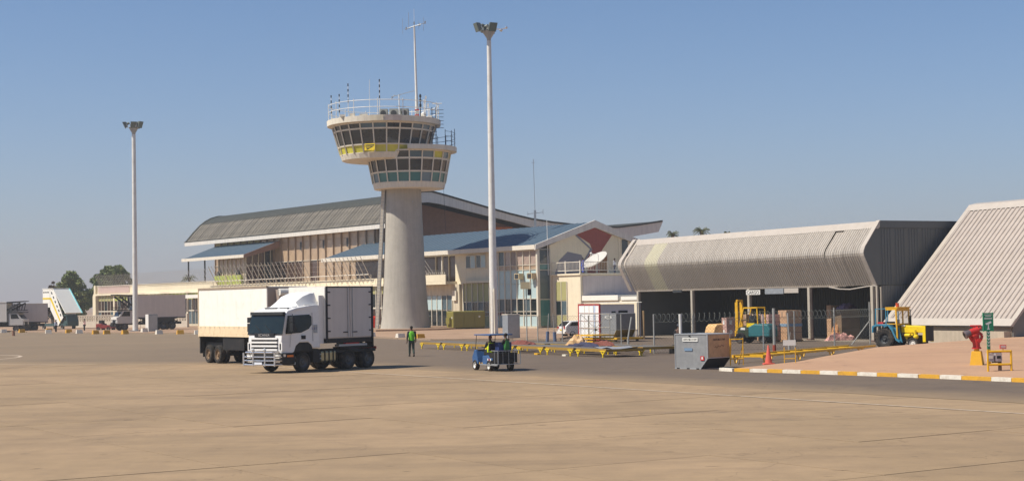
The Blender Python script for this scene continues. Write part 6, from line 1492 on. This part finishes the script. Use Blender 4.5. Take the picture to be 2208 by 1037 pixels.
# ================================================================== FREIGHT IN FRONT OF THE SHED
CRD = mat('cardboard', (176, 140, 108), .85, var=.08, scale=2, rnd=.12); CRP = mat('pinkish_carton', (184, 148, 136), .85, var=.08, scale=2, rnd=.06); STR = mat('shrink_wrap', (196, 178, 158), .35, var=.15, scale=5)
TARP = mat('tan_tarpaulin', (214, 172, 116), .6, var=.1, scale=3); PAL = mat('pallet_wood', (150, 116, 78), .85, var=.15)
def pallet(parent, x0, x1, y0, y1):
    bp('pallet_deck', parent, x0, x1, y0, y1, .1, .14, PAL)
    for x in (x0, (x0+x1)/2-.05, x1-.1): bp('pallet_runner', parent, x, x+.1, y0, y1, 0, .1, PAL)
def carton_stack(label, loc, rz, nx, ny, nz, s, m, jit=.03, wrap=False, lbl=False):
    t = thing('carton_stack', label, 'carton stack', loc, rz); pallet(t, -.05, nx*s[0]+.05, -.05, ny*s[1]+.05)
    for i in range(nx):
        for j in range(ny):
            for k in range(nz):
                if wrap and k == nz-1 and (i + j) % 3 == 2: continue
                o = bp('carton', t, i*s[0]+.008, (i+1)*s[0]-.008, j*s[1]+.008, (j+1)*s[1]-.008, .145 + k*s[2], .14 + (k+1)*s[2]-.008, m)
                o.rotation_euler.z = random.uniform(-jit, jit)
                if lbl and j == 0: q = bp('carton_label', o, -.12, .12, -.01, .0, -.18, .14, LAB); q.location = (.05, -s[1]/2-.002, 0)
                if lbl and i == 0: q = bp('carton_side_label', o, -.01, .0, -.12, .12, -.18, .14, LAB); q.location = (-s[0]/2-.002, .05, 0)
    return t
SA = S_A
tp_ = thing('covered_load', 'rounded load under a tan tarpaulin left of the stacked pink cartons', 'covered load', tuple(SW(14.5, 1.8, 0)), SA)
MB().prism([(0, 0), (.05, .9), (.25, 1.5), (.6, 1.85), (2.6, 1.9), (2.6, 0)], -1.2, 1.4, 'y').build('tarpaulin', TARP, tp_, bevel=.1); bp('load_base', tp_, -.05, 2.65, -1.25, 1.45, 0, .12, PAL)
tp_.location = (15.5, 125.2, 0); tp_.rotation_euler.z = .35; tp_.scale = (.6, .6, .62)
carton_stack('two by two stack of pinkish cartons with white labels left of the forklift mast', (16.75, 124.2, 0), math.atan2(.35, .94), 2, 1, 2, (.66, .8, .76), CRP, lbl=True)
cg = thing('wire_cage_load', 'wire cage trolley of mixed parcels behind the forklift', 'cage trolley', (17.2, 116.6, 0), math.atan2(.35, .94))
b = MB()
for x in (0, .6, 1.2, 1.8): 
    for y in (0, 1.2): b.bar((x, y, .2), (x, y, 2.2), .03, .03)
for z in (.25, .7, 1.15, 1.6, 2.15): b.bar((0, 0, z), (1.8, 0, z), .03, .03).bar((0, 0, z), (0, 1.2, z), .03, .03).bar((1.8, 0, z), (1.8, 1.2, z), .03, .03)
b.build('cage', mat('cage_olive', (120, 112, 70), .6), cg); bp('cage_base', cg, 0, 1.8, 0, 1.2, .1, .2, DGREY)
for k in range(12): x, y, z = (k % 3)*.58+.05, .1, .22 + (k//3)*.45; bp('parcel', cg, x, x+.5, y, y+.9, z, z+.4, (CRD, STR, CRP)[k % 3])
cg2 = thing('wire_cage', 'low dark wire cage with parcels right behind the forklift counterweight', 'cage trolley', (17.6, 112.2, 0), math.atan2(.3, .95))
b = MB()
for x in range(6): b.bar((x*.3, 0, .1), (x*.3, 0, 1.5 - x*.06), .03, .03)
for z in (.15, .5, .85, 1.2, 1.5): b.bar((0, 0, z), (1.5, 0, z - .04), .03, .03)
b.build('cage', DGREY, cg2); bp('parcel', cg2, .1, 1.4, .1, .9, .15, .75, CRD); bp('parcel', cg2, .3, 1.2, .1, .8, .76, 1.2, CRP)
cA = carton_stack('tallest wrapped stack of brown cartons in front of the shed column', (19.55, 113.0, 0), math.atan2(.35, .94), 2, 2, 4, (.62, .6, .53), CRD, wrap=False)
carton_stack('lower ragged stack of brown cartons left of the tallest wrapped stack', (18.35, 113.6, 0), math.atan2(.35, .94), 2, 2, 4, (.55, .55, .46), CRP, wrap=True, jit=.08)
bp('strap_wrap', cA, -.02, 1.27, -.02, 1.23, 1.1, 1.3, mat('blue_wrap', (124, 148, 168), .5)); 
carton_stack('shadowed stack of cartons under a purple bundle right of the shed column', tuple(SW(-1.6, 1.6, 0)), math.atan2(.35, .94), 2, 2, 3, (.8, .7, .7), mat('dark_carton', (120, 98, 76), .85, rnd=.1), wrap=False)
heap('fabric_bundle', 'striped purple bundle lying on the shadowed carton stack', 'bundle', tuple(SW(-1.1, 2.5, 2.24)), .8, .6, .35, mat('purple_bundle', (142, 118, 138), .8, var=.25, scale=6), SA, 21)
carton_stack('small stack of cartons on top shelf height beside the shed column', tuple(SW(-.2, 1.8, 0)), .4, 1, 1, 4, (.7, .6, .6), CRD)
heap('rubbish_heap', 'small heap of white and red rubbish at the foot of the shadowed cartons', 'rubbish', tuple(SW(-2.6, .6, .01)), 1.2, .6, .35, mat('rubbish_mix', (200, 150, 140), .8, var=.5, scale=5), SA, 23, .9)
heap('crumpled_paper', 'crumpled orange brown packing paper leaning on the shadowed cartons', 'packing paper', tuple(SW(-1.7, 1.0, .01)), .35, .35, 1.15, mat('kraft_paper', (204, 150, 100), .8, var=.2, scale=4), SA, 25, .3)

# ================================================================== SIGNS, CONE, BARRIERS, HYDRANT MONITOR
cn = thing('traffic_cone', 'tall faded red traffic cone standing on the painted kerb edge', 'traffic cone', (11.75, 73.0, .2)); cn.scale = (.84, .84, .84); CR = mat('faded_cone_red', (206, 96, 78), .6, var=.08, dirt=(160, 90, 70), dirtamt=.4)
MB().lathe([(.30, .0), (.29, .05), (.20, .06), (.17, .25), (.04, 1.0), (.03, 1.02)], 20).build('cone_body', CR, cn, smooth=True); bp('cone_foot', cn, -.3, .3, -.3, .3, -.05, .03, CR)
def pipe_barrier(name, label, loc, rz, w_, h_, m, rails, r=.035, cat='barrier'):
    t = thing(name, label, cat, loc, rz)
    for x in (0, w_): MB().cyl((x, 0, 0), (x, 0, h_), r, n=8).build('barrier_post', m, t)
    for z in rails: MB().cyl((0, 0, z), (w_, 0, z), r, n=8).build('barrier_rail', m, t)
    return t
q1 = pipe_barrier('tall_yellow_frame', 'tall narrow yellow tube frame left of the traffic cone', (10.0, 73.1, .15), R(10), .62, 1.25, YEL, (.3, 1.2), .025)
MB().tube([(.1, .3, 0), (.05, 0, 1.2)], .02).tube([(.5, .3, 0), (.6, 0, .9)], .02).build('rear_strut', YEL, q1)
q2 = pipe_barrier('yellow_sign_frame', 'low yellow frame holding a blank white board right of the cone', (12.35, 72.2, .25), R(-5), .5, .72, YEL, (.2,), .02, 'sign')
bp('white_board', q2, -.05, .52, -.03, -.01, .8, 1.05, LAB); MB().tube([(0, 0, .7), (.05, 0, .85)], .015).tube([(.25, 0, 1.05), (.3, .1, 1.4)], .012).build('board_stem', PST, q2)
# monitor
mn = thing('fire_monitor', 'red fire water cannon on a tapered yellow concrete pedestal', 'water cannon', (19.72, 67.35, .2), R(200))
mn.rotation_euler.z = 0
YP = mat('pedestal_yellow', (222, 168, 40), .7, var=.06, dirt=(170, 120, 50), dirtamt=.3)
MB().hexa([(-.28, -.3, -.1), (.28, -.3, -.1), (.28, .3, -.1), (-.28, .3, -.1)], [(-.19, -.2, .62), (.19, -.2, .62), (.19, .2, .62), (-.19, .2, .62)]).build('pedestal', YP, mn, bevel=.01).rotation_euler.z = R(-25)
MB().cyl((0, 0, .62), (0, 0, .72), .12, .1, 12).build('pedestal_neck', YP, mn)
rd = MB().cyl((0, 0, .72), (0, 0, .76), .2, n=16).cyl((0, 0, .76), (0, 0, .80), .18, n=16).cyl((0, 0, .8), (-.04, 0, 1.3), .15, .17, 14).cyl((-.05, 0, 1.28), (-.07, 0, 1.36), .22, n=16)
rd.tube([(-.02, 0, .95), (-.2, 0, 1.1), (-.3, 0, 1.3), (-.22, 0, 1.45)], .07, 8).tube([(.1, 0, 1.0), (.22, 0, 1.15), (.24, 0, 1.3), (.1, 0, 1.42), (-.05, 0, 1.48)], .065, 8)
rd.cyl((.08, 0, 1.52), (-.28, -.05, 1.42), .15, .13, 14); rdo = rd.build('monitor_body', RED, mn, smooth=True)
MB().cyl((-.26, -.05, 1.42), (-.48, -.08, 1.32), .12, .17, 16).cyl((-.46, -.08, 1.33), (-.52, -.085, 1.305), .18, .18, 16).build('nozzle', mat('nozzle_grey', (120, 108, 108), .4, .4), mn, smooth=True)
MB().cyl((-.521, -.085, 1.305), (-.53, -.087, 1.3), .12, n=14).build('nozzle_mouth', INKD, mn)
MB().tube([(-.1, 0, 1.5), (-.12, 0, 1.72)], .03).tube([(-.25, 0, 1.7), (.22, 0, 1.7)], .035).tube([(.1, .1, 1.5), (.24, .1, 1.62)], .05).build('aiming_handle', RED, mn)
MB().cyl((.06, -.16, 1.08), (.06, -.24, 1.08), .09, n=12).build('valve_wheel', RED, mn)
# green hydrant sign
gs = thing('direction_sign', 'green sign with white cannon symbol on a green and white chevron post', 'sign', (20.4, 67.9, .15), R(10))
GRN = mat('sign_green', (36, 140, 100), .5, var=.04); WHS = mat('sign_white', (226, 232, 224), .5, var=.02)
bp('sign_post', gs, -.07, .07, -.02, .02, .72, 1.55, GRN); bp('post_base', gs, -.07, .07, -.03, .03, 0, .715, YEL)
pn = bp('sign_panel', gs, -.23, .23, -.025, .025, 1.5, 2.28, GRN)
for sx_ in (-.235, .215): bp('panel_edge', gs, sx_, sx_+.02, -.03, .03, 1.48, 2.3, GRN)
for k in range(5):
    z = .82 + k*.14; MB().add([(-.06, -.023, z+.07), (0, -.023, z), (.06, -.023, z+.07), (.06, -.023, z+.125), (0, -.023, z+.055), (-.06, -.023, z+.125)], [(0, 1, 4, 5), (1, 2, 3, 4)]).build('chevron', WHS, gs)
for k, (w_, z) in enumerate(((.34, 2.2), (.26, 2.14), (.36, 2.06), (.36, 2.02))): bp('printed_line', gs, -w_/2, w_/2, -.029, -.026, z-.012, z+.012, WHS)
MB().add([(-.14, -.028, 1.83), (.12, -.028, 1.93), (.15, -.028, 1.85), (.0, -.028, 1.78), (-.1, -.028, 1.77)], [(0, 1, 2, 3, 4)]).add([(-.02, -.028, 1.77), (.02, -.028, 1.77), (.03, -.028, 1.6), (-.03, -.028, 1.6)], [(0, 1, 2, 3)]).add([(-.07, -.028, 1.6), (.07, -.028, 1.6), (.07, -.028, 1.57), (-.07, -.028, 1.57)], [(0, 1, 2, 3)]).build('cannon_symbol', WHS, gs)
yf = pipe_barrier('yellow_guard_frame', 'yellow tube guard frame around grey meter boxes beside the water cannon', (18.85, 62.9, .14), R(4), .95, .86, YEL, (.30, .82), .045)
for x, w_ in ((.05, .26), (.38, .26)): bx_ = bp('meter_box', yf, x, x+w_, .15, .35, .42, .74, mat('meter_box_grey', (176, 168, 172), .5)); bp('meter_window', bx_, -.08, .08, -.112, -.1, -.05, .06, LAB if x < .1 else INKD)
bp('meter_backboard', yf, .3, .7, .36, .4, .36, .78, DGREY); MB().cyl((.58, .25, 0), (.58, .25, .42), .07, n=10).build('meter_pipe', mat('brown_pipe', (104, 80, 68), .7), yf)
rp = bp('red_plate', yf, .5, .76, -.02, .02, .92, 1.08, mat('coral_red', (222, 90, 82), .5)); bp('plate_line', rp, -.1, .1, -.026, -.021, .02, .045, WHS); bp('plate_line', rp, -.1, .1, -.026, -.021, -.04, -.015, WHS)
MB().cyl((.63, 0, .82), (.63, 0, .92), .02).build('plate_stem', YEL, yf)
pip = thing('small_marker', 'small brown marker stub standing on the asphalt at the far left', 'marker', (-62.4, 197.0, 0)); MB().cyl((0, 0, 0), (0, 0, .65), .2, .16, 10).build('stub', mat('rusty_stub', (140, 100, 78), .8), pip)

# ================================================================== LOW WALL, TREES, PALMS
BRZ = mat('breeze_block', (196, 184, 166), .85, var=.08, rnd=.06)
lw = thing('low_perforated_wall', 'low pale wall with perforated upper blocks at the left in front of the trees', 'wall', (-72.0, 259, 0), math.atan2(-.66, .75))
n_ = 44; Lw = 30.0
bp('solid_course', lw, 0, Lw, 0, .25, 0, 1.05, BRZ); bp('coping', lw, 0, Lw, -.04, .29, 2.0, 2.1, BRZ)
bm_ = MB(); s_ = Lw/n_
bm_.box(0, s_-.02, 0, .22, 0, .1).box(0, s_-.02, 0, .22, .82, .93).box(0, .08, 0, .22, .1, .82).box(s_-.1, s_-.02, 0, .22, .1, .82).bar((.04, .11, .1), (s_-.06, .11, .82), .2, .07).bar((.04, .11, .82), (s_-.06, .11, .1), .2, .07)
me = bm_.mesh('perforated_block', BRZ)
for k in range(n_): o = bpy.data.objects.new('perforated_block', me); C.objects.link(o); o.parent = lw; o.location = (k*s_, .01, 1.06)
for k in range(6): bp('wall_pier', lw, k*Lw/5-.15, k*Lw/5+.15, -.06, .31, 0, 2.2, BRZ)

def leaf_mat(name, c1, c2):
    m = bpy.data.materials.new(name); m.use_nodes = True; N = m.node_tree.nodes; L = m.node_tree.links; b = N['Principled BSDF']; b.inputs['Roughness'].default_value = .7; b.inputs['Specular IOR Level'].default_value = .25
    g = N.new('ShaderNodeNewGeometry'); n_ = N.new('ShaderNodeTexNoise'); n_.inputs['Scale'].default_value = .9; n_.inputs['Detail'].default_value = 4; L.new(g.outputs['Position'], n_.inputs['Vector'])
    ad = N.new('ShaderNodeMath'); ad.operation = 'ADD'; L.new(n_.outputs[0], ad.inputs[0]); mm = N.new('ShaderNodeMath'); mm.operation = 'MULTIPLY_ADD'; mm.inputs[1].default_value = .4; mm.inputs[2].default_value = -.2; L.new(g.outputs['Random Per Island'], mm.inputs[0]); L.new(mm.outputs[0], ad.inputs[1])
    mr = N.new('ShaderNodeMapRange'); mr.inputs[1].default_value = .3; mr.inputs[2].default_value = .75; L.new(ad.outputs[0], mr.inputs[0])
    x = N.new('ShaderNodeMix'); x.data_type = 'RGBA'; L.new(mr.outputs[0], x.inputs[0]); x.inputs[6].default_value = (*lin(c1), 1); x.inputs[7].default_value = (*lin(c2), 1); L.new(x.outputs[2], b.inputs['Base Color'])
    return m
LF = leaf_mat('gum_tree_foliage', (84, 100, 54), (140, 146, 88)); LF2 = leaf_mat('brownish_foliage', (84, 62, 44), (110, 92, 62)); BARK = mat('tree_bark', (120, 100, 82), .9, var=.2)
def tree(label, loc, H, clumps, lm, n_leaf, seed, sz=.34):
    r = random.Random(seed); t = thing('tree', label, 'tree', loc, 0, 'trees at the left end of the terminal')
    tr = MB(); base_ = Vector((0, 0, 0)); top = Vector((r.uniform(-.3, .3), 0, H*.45)); tr.cyl(base_, top, .32, .2, 8)
    for (cx, cy, cz, rx, ry, rz_) in clumps: tr.cyl(top, (cx, cy, cz), .14, .04, 6)
    tr.build('trunk', BARK, t)
    b = MB(); vol = [c[3]*c[4]*c[5] for c in clumps]; tot = sum(vol)
    for c, v in zip(clumps, vol):
        # each clump is itself made of sub-clumps with air between them
        subs = []
        for _ in range(max(12, int(90 * (v/tot)**.5))):
            d = Vector((r.gauss(0, 1), r.gauss(0, 1), r.gauss(0, 1))).normalized() * r.uniform(.35, 1.0)
            subs.append((c[0] + d.x*c[3], c[1] + d.y*c[4], c[2] + d.z*c[5], r.uniform(.2, .36) * min(c[3], c[5])))
        for _ in range(int(n_leaf * v / tot)):
            s = r.choice(subs); d = Vector((r.gauss(0, 1), r.gauss(0, 1), r.gauss(0, 1))).normalized() * s[3] * r.random()**.5
            p = Vector(s[:3]) + d; a = Vector((r.gauss(0, 1), r.gauss(0, 1), r.gauss(0, 1))).normalized() * sz * r.uniform(.5, 1); q = a.orthogonal().normalized() * sz * r.uniform(.25, .5)
            b.add([p - a, p + q, p + a, p - q], [(0, 1, 2, 3)])
    me = bpy.data.meshes.new('crown'); me.from_pydata(b.v, [], b.f); me.materials.append(lm); o = bpy.data.objects.new('crown', me); C.objects.link(o); o.parent = t
    return t
# ~12 px per metre at 285 m (2208-wide photograph)
tree('dark green leafy tree, nearer left one with rounded crown above the boarding stairs', (-81.3, 290, 0), 9.3,
     [(-.1, 0, 6.8, 2.6, 2.4, 2.9), (1.5, 0, 4.2, 2.3, 2.2, 2.8), (-1.5, 0, 3.6, 1.9, 2, 2.5), (.3, 0, 8.7, 1.7, 1.6, 1.3), (2.9, 0, 5.2, 1.5, 1.4, 2.6), (0, 0, 2.2, 2.6, 2, 1.7)], LF, 30000, 2)
tree('broad dark green tree behind the left corner of the terminal terrace', (-77.2, 302, 0), 10.8,
     [(-2.0, 0, 7.4, 2.0, 2, 2.8), (.3, 0, 9.9, 1.9, 2, 1.8), (1.7, 0, 9.6, 1.8, 1.8, 1.7), (2.9, 0, 8.2, 1.3, 1.6, 2.0), (0, 0, 7.8, 3.2, 2.2, 1.8), (0, 0, 5.0, 3.2, 2.2, 3.2)], LF, 38000, 4)
tree('small brownish tree peeping out left of the boarding stairs canopy', (-85.3, 292, 0), 8.0, [(0, 0, 6.0, .9, .9, 2.3), (.4, 0, 3.2, 1.3, 1.2, 2.2)], LF2, 4500, 6)
def palm(label, loc, H, fr_, seed):
    r = random.Random(seed); t = thing('palm_tree', label, 'palm tree', loc, 0, 'palms rising behind the buildings'); MB().cyl((0, 0, 0), (0, 0, H), .3, .22, 8).build('trunk', BARK, t)
    b = MB()
    for k in range(26):
        a = r.uniform(0, 2*PI); el = r.uniform(-.1, 1.45); L_ = fr_ * r.uniform(.75, 1); pts = []
        for i in range(6):
            s = i/5; e = el - s*1.2; pts.append(Vector((math.cos(a)*L_*s*math.cos(el*.7), math.sin(a)*L_*s*math.cos(el*.7), H + L_*(math.sin(el)*s - .55*s*s))))
        for i in range(5):
            p, q = pts[i], pts[i+1]; d = (q-p); sd = d.cross(Vector((0, 0, 1))).normalized() * .42 * fr_/2.4 * (1 - .13*i)
            for w_ in (-1, 1):
                for j in range(3): pp = p.lerp(q, j/3); b.add([pp, pp + d*.22, pp + sd*w_ + d*.5 - Vector((0, 0, .22))], [(0, 1, 2)])
    b.build('crown', LFP, t); return t
LFP = leaf_mat('palm_foliage', (66, 76, 44), (118, 116, 74))
palm('palm top behind the left end of the cargo shed roof, left of two', (20.4, 200, 0), 11.3, 1.1, 31)
palm('palm top behind the cargo shed roof, right and taller of two', (24.1, 200, 0), 11.7, 1.35, 33)
palm('tiny palm tip barely showing above the cargo shed ridge', (27.4, 200, 0), 11.3, .7, 35)
palm('small palm behind the terrace parapet under the left porch roof', (-61.5, 300, 0), 8.5, 1.9, 37)

# ================================================================== HAZE
hzm = bpy.data.materials.new('dust_haze'); hzm.use_nodes = True; hn = hzm.node_tree; hn.nodes.clear()
ho = hn.nodes.new('ShaderNodeOutputMaterial'); hp = hn.nodes.new('ShaderNodeVolumePrincipled'); hn.links.new(hp.outputs[0], ho.inputs['Volume'])
hp.inputs['Density'].default_value = .00042; hp.inputs['Color'].default_value = (.97, .95, .93, 1); hp.inputs['Anisotropy'].default_value = .3
stuff(MB().box(-900, 900, -40, 1400, -1.1, 46).build('haze', hzm))
